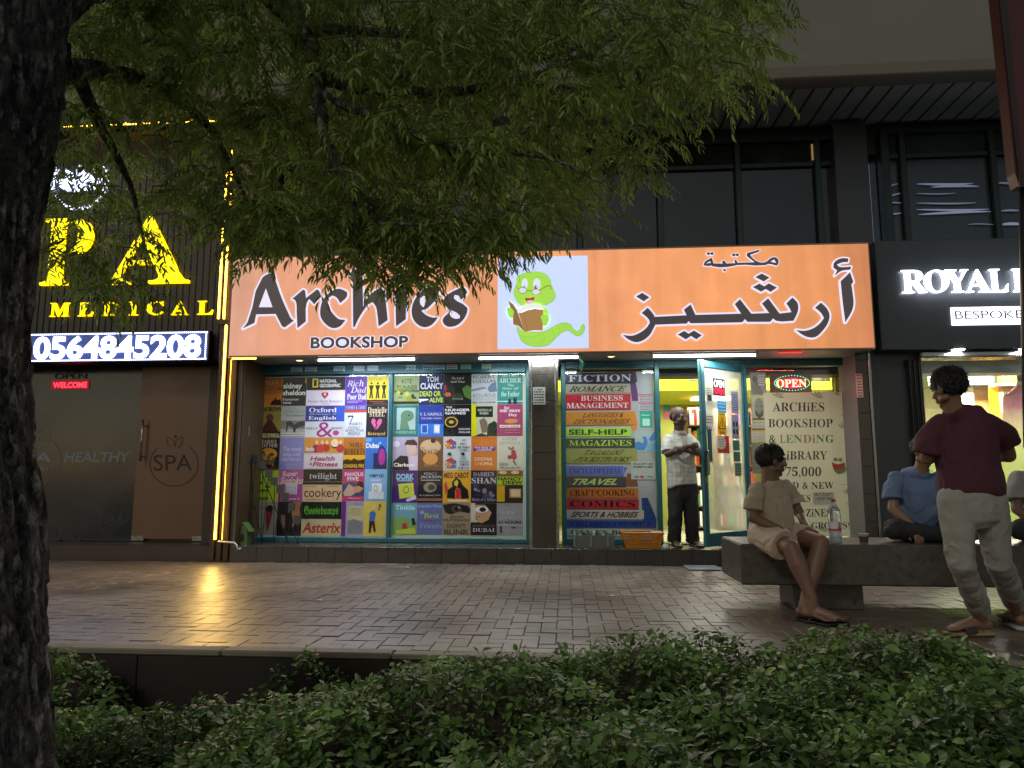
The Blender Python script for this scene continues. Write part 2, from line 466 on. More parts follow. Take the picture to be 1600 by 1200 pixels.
# kerb of long concrete stones along the bed
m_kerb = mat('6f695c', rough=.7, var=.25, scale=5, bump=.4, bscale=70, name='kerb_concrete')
m_wall = mat('241f18', rough=.85, var=.35, scale=2.5, bump=.5, bscale=25, name='render_concrete')  # dirty dark brown; shade of the unlit kerb front put into the colour
x = -7.0; rs = random.Random(5)
while x < 8:
    L = 1.0; MB().box(x + .004, x + L - .004, YK, YK + .105, -.030, .004 + rs.uniform(-.002, .003), m_kerb, .008).build('kerb_stone', pavement); x += L
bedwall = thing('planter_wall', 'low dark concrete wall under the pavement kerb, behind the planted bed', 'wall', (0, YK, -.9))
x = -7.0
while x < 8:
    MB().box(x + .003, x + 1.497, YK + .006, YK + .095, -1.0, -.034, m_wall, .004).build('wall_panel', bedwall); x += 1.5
# soil sheet of the planted bed, reaching behind the camera
def hbed(x, y):
    e = -.95 - .62 * max(0, min(1, (YK - y) / 1.15)) + .55 * max(0, (YK - y) - 1.15) * .3
    t = 1 / (1 + math.exp(-(x - e) / .13))
    left = -.50 + .10 * max(0, min(1.5, YK - y)) + .05 * noise.noise(V((x * 1.7, y * 1.7, 3)))
    # mounds on the left: beside the trunk and against the wall
    left += .50 * math.exp(-((x + 2.80) / .42) ** 2 - ((y - 3.85) / .35) ** 2)
    left += .34 * math.exp(-((x + 2.15) / .85) ** 2 - ((y - 3.15) / .42) ** 2)
    left += .50 * math.exp(-((x + 1.45) / .36) ** 2 - ((y - 4.02) / .16) ** 2)
    left += .20 * math.exp(-((x + 1.55) / .25) ** 2 - ((y - 3.35) / .2) ** 2)
    right = .035 + .19 * noise.noise(V((x * 1.25 + 5, y * 1.5, .4))) + .085 * noise.noise(V((x * 3.1, y * 3.4, 7)))
    right += .06 * max(0, min(1, (x + .6) / 2.5)); right = min(right + .03, .20) - .15 * max(0, min(1, (x - 1.8) / .5)) * max(0, min(1, (y - 3.2) / .5))
    right -= .16 * math.exp(-((x - .42 + .22 * (y - 3)) / .12) ** 2) * max(0, min(1, (3.5 - y) / .8))
    right -= .10 * max(0, 2.6 - y)
    return left * (1 - t) + right * t
mb = MB(); nx, ny = 90, 30; m_soil = mat('2a2118', rough=.95, var=.3, scale=9, bump=1.0, bscale=60, name='soil')
vs = []
for j in range(ny + 1):
    for i in range(nx + 1):
        x = -5 + 11 * i / nx; y = 1.2 + (YK + .01 - 1.2) * j / ny
        vs.append((x, y, hbed(x, y) - .10))
mb.add(vs, [(j * (nx + 1) + i, j * (nx + 1) + i + 1, (j + 1) * (nx + 1) + i + 1, (j + 1) * (nx + 1) + i) for j in range(ny) for i in range(nx)], m_soil)
g = mb.build('planting_bed', smooth=True); g['kind'] = 'structure'
MB().box(-120, 120, -120, 1.2, -1.3, -.75, mat('17181a', rough=.9, var=.2, name='asphalt')).build('road')['kind'] = 'structure'
MB().box(-120, -5, 1.2, YK, -1.3, -.72, m_soil).build('ground')['kind'] = 'structure'
MB().box(6, 120, 1.2, YK, -1.3, -.72, m_soil).build('ground')['kind'] = 'structure'

# ------------------------------------------------------------------ ground cover leaves (nobody could count them)
def leaf_mat(name, dark, light, trans=.35, rough=.42):
    m = bpy.data.materials.new(name); m.use_nodes = True; n = m.node_tree.nodes; l = m.node_tree.links; b = n['Principled BSDF']
    at_ = n.new('ShaderNodeAttribute'); at_.attribute_name = 'tone'
    cr = n.new('ShaderNodeValToRGB'); cr.color_ramp.elements[0].color = (*dark, 1); cr.color_ramp.elements[1].color = (*light, 1)
    l.new(at_.outputs['Fac'], cr.inputs[0]); l.new(cr.outputs[0], b.inputs['Base Color'])
    b.inputs['Roughness'].default_value = rough
    tr = n.new('ShaderNodeBsdfTranslucent'); l.new(cr.outputs[0], tr.inputs[0])
    ad = n.new('ShaderNodeMixShader'); ad.inputs[0].default_value = trans
    l.new(b.outputs[0], ad.inputs[1]); l.new(tr.outputs[0], ad.inputs[2]); l.new(ad.outputs[0], n['Material Output'].inputs[0])
    return m
def np_mesh(name, verts, faces, tone, m, smooth_=False):
    me = bpy.data.meshes.new(name); nv = len(verts); nf = len(faces); k = faces.shape[1]
    me.vertices.add(nv); me.vertices.foreach_set('co', verts.astype(np.float32).ravel())
    me.loops.add(nf * k); me.loops.foreach_set('vertex_index', faces.astype(np.int32).ravel())
    me.polygons.add(nf); me.polygons.foreach_set('loop_start', np.arange(0, nf * k, k, dtype=np.int32)); me.polygons.foreach_set('loop_total', np.full(nf, k, dtype=np.int32))
    if smooth_: me.polygons.foreach_set('use_smooth', np.ones(nf, dtype=bool))
    a = me.attributes.new('tone', 'FLOAT', 'POINT'); a.data.foreach_set('value', tone.astype(np.float32))
    me.materials.append(m); me.update(calc_edges=True); me.validate(); return me
def rotmats(yaw, pitch, roll):
    cy, sy, cp, sp, cr, sr = np.cos(yaw), np.sin(yaw), np.cos(pitch), np.sin(pitch), np.cos(roll), np.sin(roll)
    # leaf axis = +x, normal = +z ; Rz(yaw) Ry(-pitch) Rx(roll)
    M = np.empty((len(yaw), 3, 3))
    M[:, 0, 0] = cy * cp; M[:, 0, 1] = -sy * cr - cy * sp * sr * 1.0; M[:, 0, 2] = sy * sr - cy * sp * cr
    M[:, 1, 0] = sy * cp; M[:, 1, 1] = cy * cr - sy * sp * sr; M[:, 1, 2] = -cy * sr - sy * sp * cr
    M[:, 2, 0] = sp; M[:, 2, 1] = cp * sr; M[:, 2, 2] = cp * cr
    return M
# an ovate leaf: folded along the midrib, edge raised, tip drooping
LV = np.array([(0, 0, 0), (.30, .27, .06), (.62, .25, .03), (1.0, 0, -.14), (.62, -.25, .03), (.30, -.27, .06), (.34, 0, -.01), (.68, 0, -.035)])
LF = np.array([(0, 6, 1), (6, 7, 2), (6, 2, 1), (7, 3, 2), (0, 5, 6), (5, 4, 6), (6, 4, 7), (7, 4, 3)])
def scatter(template, tf, pos, M, size, tone):
    n = len(pos); k = len(template)
    vv = np.einsum('nij,kj->nki', M, template) * size[:, None, None] + pos[:, None, :]
    ff = (tf[None] + (np.arange(n) * k)[:, None, None]).reshape(-1, 3)
    return vv.reshape(-1, 3), ff, np.repeat(tone, k)
rn = np.random.RandomState(11)
pts = []; 
NCL = 17000
P_, Y_, PI_, RO_, SZ_, TN_ = [], [], [], [], [], []
cnt = 0
while cnt < NCL:
    y = rn.uniform(1.55, YK - .01); x = rn.uniform(-1.05 * y - .3 + (-.2), .95 * y + .2)
    px, py = proj((x, y, 0))
    if px < -60 or px > 1700: cnt += 1; continue
    h = hbed(x, y)
    e = -.95 - .62 * max(0, min(1, (YK - y) / 1.15))
    # bare dark floor of the trench beside the wall on the left
    if x < e - .1 and h < -.34 and y > 3.35 and rn.rand() < .9: cnt += 1; continue
    if x < e - .05 and y > 3.75 and h < -.3 and rn.rand() < .7: cnt += 1; continue
    lump = noise.noise(V((x * 6, y * 6, 2))) * .035
    k = rn.randint(4, 7); z0 = h + rn.uniform(-.09, .03) + lump
    a0 = rn.uniform(0, 6.28); tone = np.clip(.42 + .5 * noise.noise(V((x * 2.6, y * 2.6, 9))) + 3.0 * lump + rn.normal(0, .15), 0, 1)  # tone rises with lump height, putting mound shading into the leaf colour
    if rn.rand() < .012: tone = 1.0
    lean = (rn.normal(0, .25), rn.normal(0, .25)); big = (.017 + .030 * rn.rand() ** 1.7) * (1 + .35 * max(0, noise.noise(V((x * 1.3, y * 1.3, 4))))) + (.006 if x > .3 else 0)
    for q in range(k):
        an = a0 + q * 2.4 + rn.normal(0, .3)
        pi = rn.uniform(-.55, .65) - .45 * (q < 2) + lean[0] * math.cos(an) + lean[1] * math.sin(an)
        P_.append((x + math.cos(an) * .008, y + math.sin(an) * .008, z0 + .008 * q)); Y_.append(an); PI_.append(pi); RO_.append(rn.normal(0, .45))
        SZ_.append(big * rn.uniform(.7, 1.25)); TN_.append(np.clip(tone + rn.normal(0, .07), 0, 1))
    cnt += 1
stem_mesh = MB(); m_stem = mat((.035, .030, .018), rough=.8, name='creeper_stem')
for i in range(0, len(P_), 9):
    a = V(P_[i]); stem_mesh.tube([a + V((rn.normal(0, .02), rn.normal(0, .02), -.12)), a + V((rn.normal(0, .01), rn.normal(0, .01), -.05)), a], [.0022, .0018, .001], m_stem, 3, cap=False)
so_ = stem_mesh.build('creeper_stems'); tagit(so_, 'thin woody stems of the creeper under its leaves', 'stems', kind='stuff')
m_gc = leaf_mat('ground_cover_leaf', (.018, .052, .010), (.18, .33, .07), .32, .48)
vv, ff, tt = scatter(LV, LF, np.array(P_), rotmats(np.array(Y_), np.array(PI_), np.array(RO_)), np.array(SZ_) * 1.15, np.array(TN_))
gc = bpy.data.objects.new('ground_cover', np_mesh('ground_cover', vv, ff, tt, m_gc, True)); COL.objects.link(gc)
tagit(gc, 'dense leafy green creeper filling the planted bed below the kerb', 'ground cover', kind='stuff')
# a tuft of grass blades on the left, standing by the wall
gt = thing('grass_tuft', 'small tuft of upright grass blades in the gap beside the creeper', 'plant', tuple(at(345, 1120, 3.55)))
m_gb = mat((.10, .17, .03), rough=.5, var=.1, name='grass_blade'); b0 = V(gt.location); b0.z = hbed(b0.x, b0.y) - .02
for i in range(9):
    a = rn.uniform(-1.0, 1.2); L = rn.uniform(.10, .20); pts = []
    for t in (0, .35, .7, 1): pts.append((b0.x + math.sin(a) * L * t * t * .8 + .01 * (i - 4) * .6, b0.y + rn.uniform(-.01, .01), b0.z + L * (t - .18 * t * t)))
    mb = MB()
    mb.tube(pts, [.004, .006, .004, .0005], m_gb, 4); mb.build('blade', gt)

# ------------------------------------------------------------------ street tree : trunk with bark, limbs, pinnate leaves
tree = thing('street_tree', 'large feathery leaved tree with rough dark trunk beside the planted bed', 'tree', (-2.05, 2.25, -.5))
def bark_mat():
    m = bpy.data.materials.new('bark'); m.use_nodes = True; n = m.node_tree.nodes; l = m.node_tree.links; b = n['Principled BSDF']
    tc = n.new('ShaderNodeTexCoord'); mp = n.new('ShaderNodeMapping'); mp.inputs['Scale'].default_value = (1, 1, .55)
    l.new(tc.outputs['Object'], mp.inputs[0])
    nz = n.new('ShaderNodeTexNoise'); nz.inputs['Scale'].default_value = 34; nz.inputs['Detail'].default_value = 10; nz.inputs['Roughness'].default_value = .75
    l.new(mp.outputs[0], nz.inputs['Vector'])
    cr = n.new('ShaderNodeValToRGB'); cr.color_ramp.elements[0].position = .42; cr.color_ramp.elements[0].color = (.022, .019, .017, 1)
    cr.color_ramp.elements[1].position = .68; cr.color_ramp.elements[1].color = (.50, .45, .41, 1)
    l.new(nz.outputs[0], cr.inputs[0]); l.new(cr.outputs[0], b.inputs['Base Color']); b.inputs['Roughness'].default_value = .9
    wv = n.new('ShaderNodeVectorMath'); wv.operation = 'MULTIPLY_ADD'; wv.inputs[1].default_value = (.10, .10, .10); l.new(nz.outputs[1], wv.inputs[0]); l.new(tc.outputs['Object'], wv.inputs[2])
    m2 = n.new('ShaderNodeMapping'); m2.inputs['Scale'].default_value = (19, 19, 5.5); l.new(wv.outputs[0], m2.inputs[0])
    vo = n.new('ShaderNodeTexVoronoi'); vo.feature = 'DISTANCE_TO_EDGE'; vo.inputs['Scale'].default_value = 1; l.new(m2.outputs[0], vo.inputs['Vector'])
    vr = n.new('ShaderNodeMapRange'); vr.inputs[1].default_value = 0; vr.inputs[2].default_value = .22; vr.inputs[3].default_value = .30; vr.inputs[4].default_value = 1; l.new(vo.outputs['Distance'], vr.inputs[0])
    vs_ = n.new('ShaderNodeVectorMath'); vs_.operation = 'SCALE'; l.new(cr.outputs[0], vs_.inputs[0]); l.new(vr.outputs[0], vs_.inputs['Scale']); l.new(vs_.outputs[0], b.inputs['Base Color'])
    ha = n.new('ShaderNodeMath'); ha.operation = 'ADD'; l.new(vr.outputs[0], ha.inputs[0]); l.new(nz.outputs[0], ha.inputs[1])
    bp = n.new('ShaderNodeBump'); bp.inputs['Strength'].default_value = 1; bp.inputs['Distance'].default_value = .018
    l.new(ha.outputs[0], bp.inputs['Height']); l.new(bp.outputs[0], b.inputs['Normal']); return m
m_bark = bark_mat()
def bark_tube(name, pts, rad, nseg, nring, disp):
    pts = [V(p) for p in pts]; out = []; n = len(pts)
    vs = []; up = None
    for j in range(nring + 1):
        t = j / nring * (n - 1); i = min(int(t), n - 2); f = t - i; f2 = f * f * (3 - 2 * f)
        c = pts[i].lerp(pts[i + 1], f); r = rad[i] * (1 - f2) + rad[i + 1] * f2
        d = (pts[i + 1] - pts[i]).normalized(); a = (V((1, 0, 0)) - d * d.x).normalized(); b = d.cross(a)
        for k in range(nseg):
            th = 2 * math.pi * k / nseg; q = a * math.cos(th) + b * math.sin(th)
            s = V((q.x * 3.2, q.y * 3.2, c.z * 1.1)); fl = 1 - abs(noise.noise(s * 2.3)) * 2
            plate = noise.cell(V((q.x * 5.5 + c.z * .3, q.y * 5.5, c.z * 5.0)))
            dd = disp * (.9 * fl + .5 * noise.noise(s * 7) + .45 * plate + .9 * noise.noise(s * .8))
            vs.append(c + q * (r + dd))
    fs = [(j * nseg + k, j * nseg + (k + 1) % nseg, (j + 1) * nseg + (k + 1) % nseg, (j + 1) * nseg + k) for j in range(nring) for k in range(nseg)]
    return MB().add(vs, fs, m_bark).build(name, tree, smooth=True)
def tx(px, py, Y): return at(px, py, Y)
YT = 2.25
bark_tube('trunk', [tx(-112, 1600, YT), tx(-108, 1200, YT), tx(-108, 900, YT), tx(-112, 600, YT), tx(-84, 350, YT), tx(-54, 150, YT), tx(-35, -120, YT), tx(-60, -500, YT)],
          [.36, .315, .285, .262, .262, .27, .29, .26], 170, 420, .024)
LIMBS = [([(-40, 60, 2.3), (180, -80, 2.7), (360, -60, 3.0), (455, 25, 3.2), (490, 90, 3.2), (500, 160, 3.15), (510, 215, 3.1), (540, 262, 3.05), (580, 320, 3.0)], [.16, .12, .09, .055, .045, .036, .024, .016, .006]),
         ([(468, 50, 3.2), (540, 48, 3.2), (620, 52, 3.3), (690, 70, 3.4), (800, 95, 3.5), (900, 75, 3.6), (1000, 20, 3.8), (1060, -40, 3.9)], [.032, .026, .022, .018, .014, .012, .009, .006]),
         ([(500, 120, 3.15), (560, 136, 3.2), (650, 145, 3.25), (740, 140, 3.35), (840, 118, 3.5), (900, 92, 3.6), (975, 45, 3.7), (1020, 0, 3.8)], [.036, .032, .028, .024, .02, .017, .012, .008]),
         ([(805, 128, 3.4), (900, 137, 3.5), (990, 133, 3.6), (1060, 110, 3.7), (1110, 80, 3.8), (1180, 72, 3.9)], [.016, .013, .011, .008, .006, .003]),
         ([(505, 150, 3.1), (600, 190, 3.0), (720, 235, 2.95), (800, 240, 2.9), (880, 255, 2.9), (960, 300, 2.9)], [.024, .018, .012, .009, .006, .003]),
         ([(510, 210, 3.1), (560, 330, 3.0), (640, 348, 2.95), (700, 345, 2.9)], [.014, .01, .006, .003]),
         ([(-20, 150, 2.3), (120, 110, 2.8), (240, 130, 3.2), (330, 200, 3.5), (380, 300, 3.6), (430, 380, 3.6)], [.08, .05, .035, .022, .012, .004]),
         ([(120, 115, 2.8), (180, 240, 3.2), (215, 330, 3.4), (230, 420, 3.4)], [.035, .02, .011, .004]),
         ([(700, 240, 2.95), (760, 300, 3.1), (830, 345, 3.2), (880, 370, 3.2)], [.010, .008, .005, .002])]
for pl, rl in LIMBS:
    P3 = [tx(*p) for p in pl]; Q = []; RR = []
    for i in range(len(P3) - 1):
        for s in range(4):
            t = s / 4; c0 = P3[max(i - 1, 0)]; c1 = P3[i]; c2 = P3[i + 1]; c3 = P3[min(i + 2, len(P3) - 1)]
            p = .5 * ((2 * c1) + (c2 - c0) * t + (2 * c0 - 5 * c1 + 4 * c2 - c3) * t * t + (3 * c1 - c0 - 3 * c2 + c3) * t ** 3)
            Q.append(p + V((noise.noise(p * 7), noise.noise(p * 7 + V((9, 0, 0))), noise.noise(p * 7 + V((0, 9, 0))))) * .015); RR.append(rl[i] * (1 - t) + rl[i + 1] * t)
    Q.append(P3[-1]); RR.append(rl[-1])
    MB().tube(Q, RR, m_bark, 9).build('branch', tree, smooth=True)
# leaflet: narrow sickle; compound leaf: rachis with nine to thirteen leaflets hanging
LL = np.array([(0, 0, 0), (.28, .13, .02), (.62, .11, -.02), (1.0, -.16, -.14), (.60, -.12, -.02), (.25, -.09, .02), (.45, 0, -.012)])
LLF = np.array([(0, 6, 1), (1, 6, 2), (2, 6, 3), (0, 5, 6), (5, 4, 6), (4, 3, 6)])
def compound(seed):
    r = np.random.RandomState(seed); n = r.randint(5, 8); L = .21 * r.uniform(.8, 1.15); droop = r.uniform(.7, 1.5)
    vs = []; fs = []; tn = []; b = 0
    def axis(t):
        a = -.15 - droop * t * .8
        return a
    p = np.array([0., 0., 0.]); st = L / (n + 1); prev = p.copy(); spine = [p.copy()]
    for i in range(n + 1):
        a = axis(i / n); p = p + np.array([math.cos(a), 0, math.sin(a)]) * st * (1.5 if i == 0 else 1); spine.append(p.copy())
    for i in range(len(spine) - 1):   # rachis as a three-sided rod
        q0, q1 = spine[i], spine[i + 1]; w = .0011
        vv = [q0 + (0, w, 0), q0 + (0, -w, 0), q0 + (0, 0, -w * 1.5), q1 + (0, w, 0), q1 + (0, -w, 0), q1 + (0, 0, -w * 1.5)]
        vs += vv; fs += [(b, b + 1, b + 4), (b, b + 4, b + 3), (b + 1, b + 2, b + 5), (b + 1, b + 5, b + 4), (b + 2, b, b + 3), (b + 2, b + 3, b + 5)]; tn += [.25] * 6; b += 6
    for i in range(1, len(spine)):
        last = i == len(spine) - 1
        for sgn in ((1, -1) if not last else (0,)):
            a = axis(i / n); sz = (.062 if not last else .06) * r.uniform(.8, 1.15) * (1 - .25 * abs(i / n - .45))
            yaw = sgn * r.uniform(.75, 1.15); pit = a * .7 - r.uniform(.1, .45); rol = r.normal(0, .5)
            M = rotmats(np.array([yaw]), np.array([pit]), np.array([rol]))[0]
            T = LL.copy(); T[:, 1] *= (sgn or 1) * .85
            W = (T @ M.T) * sz + spine[i]; F_ = LLF + b
            if sgn == -1: F_ = F_[:, ::-1]
            vs += list(W); fs += [tuple(f) for f in F_]; t0 = r.uniform(-.12, .12); tn += [.5 + t0] * 7; b += 7
    return np.array(vs), np.array(fs), np.array(tn)
CT = [compound(s) for s in range(14)]
m_tl = leaf_mat('tree_leaf', (.050, .092, .020), (.29, .42, .085), .52, .45)
CANOPY = [(95, -60), (105, 120), (92, 230), (100, 330), (112, 430), (165, 475), (235, 470), (285, 440), (300, 360), (330, 330), (372, 395), (430, 415), (500, 400), (560, 432), (618, 470), (668, 478), (705, 450),
          (740, 425), (775, 390), (838, 375), (880, 372), (925, 352), (955, 350), (985, 300), (1025, 280), (1040, 215), (1090, 195), (1125, 190), (1150, 150), (1185, 150), (1215, 95), (1238, 85), (1205, 60), (1215, 25), (1205, -60)]
def inside(p, poly):
    x, y = p; c = False; n = len(poly)
    for i in range(n):
        x1, y1 = poly[i]; x2, y2 = poly[(i + 1) % n]
        if (y1 > y) != (y2 > y) and x < (x2 - x1) * (y - y1) / (y2 - y1) + x1: c = not c
    return c
rn = np.random.RandomState(21)
leaves = []; twigs = MB(); m_twig = mat((.045, .05, .025), rough=.8, var=.1, name='twig_bark')
tries = 0; ntw = 0
while ntw < 900 and tries < 30000:
    tries += 1
    px = rn.uniform(85, 1210); py = rn.uniform(-120, 480)
    if not inside((px, py), CANOPY): continue
    edge = min(1, max(0, (px - 780) / 400))
    dens = 1.0 - .35 * edge
    if 700 < px < 860 and 230 < py < 380: dens *= .75
    if 380 < py and 360 < px < 760: dens *= .30
    if 60 < py < 330 and 380 < px < 1100 and noise.noise(V((px * .012, py * .016, 1))) < -.12: dens *= .45
    if px < 330 and py > 170: dens *= .50 if py < 320 else .30
    if py < 60 and px > 650: dens *= .8
    if rn.rand() > dens: continue
    Yd = rn.uniform(2.75, 4.4) if rn.rand() < .75 else rn.uniform(4.2, 6.0)
    if py > 330: Yd = rn.uniform(2.9, 3.9)
    tip = at(px, py, Yd)
    L = rn.uniform(.18, .42); az = rn.normal(.15, .9); el = rn.uniform(.2, .9)      # where the twig comes from: back towards the trunk and up
    base = tip + V((-math.cos(az) * L * .8, -abs(math.sin(az)) * L * .3 * (1 if rn.rand() < .5 else -1), L * el * .6))
    mid = base.lerp(tip, .55) + V((0, 0, L * .14))
    twigs.tube([base, mid, tip], [.0035, .0025, .0012], m_twig, 4, cap=False)
    nl = rn.randint(5, 10); heading = math.atan2(tip.y - base.y, tip.x - base.x)
    for q in range(nl):
        t = .25 + .75 * (q + .5) / nl; p = base * (1 - t) ** 2 + mid * 2 * t * (1 - t) + tip * t * t
        yaw = heading + (q * 2.4 + rn.normal(0, .5)) * (1 if q < nl - 1 else 0)
        leaves.append((p.x, p.y, p.z, yaw, rn.uniform(-.5, .45), rn.normal(0, .35), rn.uniform(.75, 1.15), rn.randint(len(CT)), np.clip(.45 + rn.normal(0, .2), 0, 1)))
    ntw += 1
twigs.build('twig', tree)['kind'] = 'stuff'
leaves.sort(key=lambda t: t[1] - .0 * t[2])
LM = []
for vsn, fsn, tnn in CT: LM.append(np_mesh('leaf', vsn, fsn, tnn, m_tl, True))
vis = []
others = []
for t in leaves:
    q = proj(t[:3])
    (vis if (len(vis) < 290 and 110 < q[0] < 1230 and 5 < q[1] < 500) else others).append(t)
for t in vis:
    o = bpy.data.objects.new('leaf', LM[t[7]]); COL.objects.link(o); o.parent = tree
    o.location = (t[0] + 2.05, t[1] - 2.25, t[2] + .5); o.rotation_euler = (t[5], -t[4], t[3]); o.scale = (t[6],) * 3
A, B, C_ = [], [], []; base_i = 0
for ci in range(len(CT)):
    sel = [t for t in others if t[7] == ci]
    if not sel: continue
    S = np.array([t[:7] for t in sel]); tn = np.array([t[8] for t in sel])
    vsn, fsn, tnn = CT[ci]; M = rotmats(S[:, 3], S[:, 4], S[:, 5]); k = len(vsn)
    vv = np.einsum('nij,kj->nki', M, vsn) * S[:, 6][:, None, None] + S[:, :3][:, None, :]
    ff = (fsn[None] + (np.arange(len(sel)) * k)[:, None, None]).reshape(-1, 3) + base_i
    A.append(vv.reshape(-1, 3)); B.append(ff); C_.append(np.clip((tnn[None] - .5) + tn[:, None], 0, 1).ravel()); base_i += len(sel) * k
crown = link('crown', np_mesh('crown', np.concatenate(A), np.concatenate(B), np.concatenate(C_), m_tl, True), tree); crown['kind'] = 'stuff'
print('TREE leaves', len(leaves), 'tris', sum(len(b) for b in B))

# ================================================================== BUILDINGS
def bxp(mb, x0, y0, x1, y1, Ya, Yb, m, bev=0):
    """a box whose front face fills a pixel rectangle of the photograph at depth Ya"""
    r = pxr(x0, y0, x1, y1, Ya); mb.box(r[0], r[2], Ya, Yb, r[3], r[1], m, bev); return mb
def X(px, Y, py=700): return at(px, py, Y).x
def Z(py, Y, px=800): return at(px, py, Y).z
m_dark = mat('23272b', rough=.55, var=.12, scale=3, name='dark_cladding')
m_navy = mat('2b3136', rough=.38, var=.10, scale=2, name='navy_panel')
m_conc = mat('686a64', rough=.9, var=.14, scale=1.2, bump=.3, bscale=60, name='painted_concrete')
m_lip = mat('615e55', rough=.85, var=.12, scale=2, name='painted_lip')
m_teal = mat('235a62', rough=.34, metal=.2, var=.12, scale=4, bump=.03, bscale=30, name='teal_aluminium')
m_slat = mat('848f90', rough=.65, metal=0., var=.2, scale=3, name='slat_metal')
m_frame = mat('1a2a2c', rough=.4, metal=.3, var=.15, name='dark_frame_metal')
m_tile = mat('3f3b38', rough=.28, var=.16, scale=3, bump=.06, bscale=20, name='glazed_tile')
m_grout = mat('6d6a66', rough=.9, var=.1, name='grout')
m_steel = mat('8f9090', rough=.25, metal=.9, var=.1, name='brushed_steel')
m_white = mat('c9c9c4', rough=.5, var=.05, name='white_plastic')
m_black = mat('101113', rough=.4, var=.1, name='black_plastic')

# ---- upper storey with canopy beam and slatted soffit
up = thing('upper_storey', 'dark upper floor with long tinted windows under a slatted soffit and grey canopy beam', 'building', (0, 9.6, 2.3))
XL, XR = -9.5, 11.0
zso = 5.62
MB().box(XL, XR, 8.02, 8.20, zso + .16, 9.5, m_conc).build('beam', up)
mb = MB(); mb.box(XL, XR, 7.99, 8.26, zso, zso + .155, m_lip, .012); mb.build('beam_lip', up)
MB().box(XL, XR, YUP + .10, YUP + .4, 5.25, zso + .15, m_dark).build('wall_band', up)
MB().box(XL, XR, 8.2, 9.6, zso + .10, zso + .2, m_black).build('soffit_backing', up)
x = -3.2; sl = None
while x < 6.4:
    mb = MB(); mb.box(x, x + .205, 8.265, YUP + .095, zso + .045, zso + .075, m_slat, .006)
    if sl is None: sl = mb.mesh('slat'); x0s = x
    o = link('slat', sl, up); o.location = (x - x0s, 0, 0); x += .232
mb = MB()
while x < XR: mb.box(x, x + .205, 8.265, YUP + .095, zso + .045, zso + .075, m_slat); x += .232
x = XL
while x < -3.3: mb.box(x, x + .205, 8.265, YUP + .095, zso + .045, zso + .075, m_slat); x += .232
mb.build('slat_field', up)['kind'] = 'stuff'
# wall below the windows, behind the signs, and columns
MB().box(XL, XR, YUP + .1, YUP + .4, 2.3, 3.55, m_dark).build('spandrel_wall', up)
def column(x0, x1, z0, z1, m=m_navy, name='column', y=YUP - .12):
    MB().box(x0, x1, y, YUP + .4, z0, z1, m, .01).build(name, up)
column(X(1326, YUP), X(1381, YUP), 2.3, zso - .005)
column(X(372, YUP) - .5, X(372, YUP), 2.3, zso - .005)
m_tint = mat('1b1e20', rough=.12, var=.25, scale=1.5, spec=.6, name='tinted_glass')
m_tint2 = mat('28323a', rough=.15, var=.25, scale=1.5, spec=.6, name='tinted_glass_blue')
def upper_window(xs, ptop, ptr, pbot, m, name):
    """mullion positions in pixels at mid height; transom between ptop and ptr"""
    Yw = YUP + .02; zt, zr, zb = Z(ptop, Yw, 1250), Z(ptr, Yw, 1250), 3.45
    fr = MB(); x0, x1 = X(xs[0], Yw, 300), X(xs[-1], Yw, 300)
    fr.box(x0 - .04, x1 + .04, Yw - .05, Yw + .10, zt, zt + .07, m_frame)
    win = fr.build('window', up); MB().box(x0 - .04, x1 + .04, Yw - .05, Yw + .10, zb - .06, zb, m_frame).build('sill', win)
    MB().box(x0 - .06, x1 + .06, Yw + .11, Yw + .3, zb - .06, zt + .1, m_black).build('dark_room', up)
    for i, px in enumerate(xs):
        xx = X(px, Yw, 300); w = .035 if 0 < i < len(xs) - 1 else .05
        MB().box(xx - w, xx + w, Yw - .06, Yw + .09, zb + .002, zt - .002, m_frame, .006).build('mullion', win)
    for i in range(len(xs) - 1):
        a, b = X(xs[i], Yw, 300) + .045, X(xs[i + 1], Yw, 300) - .045
        MB().box(a, b, Yw - .03, Yw + .07, zr - .03, zr + .03, m_frame, .005).build('transom', win)
        MB().box(a, b, Yw + .02, Yw + .03, zr + .032, zt - .003, m).build('pane', win)
        MB().box(a, b, Yw + .02, Yw + .03, zb + .003, zr - .032, m).build('pane', win)
    return win
w1 = upper_window([400, 520, 640, 760, 905, 1030, 1153, 1278, 1322], 222, 258, 380, m_tint, 'a')
w2 = upper_window([1384, 1412, 1553, 1700, 1850], 216, 250, 380, m_tint2, 'b')
MB().box(XL, X(372, YUP) - .5, YUP, YUP + .4, 3.5, zso, m_dark).build('side_wall', up)
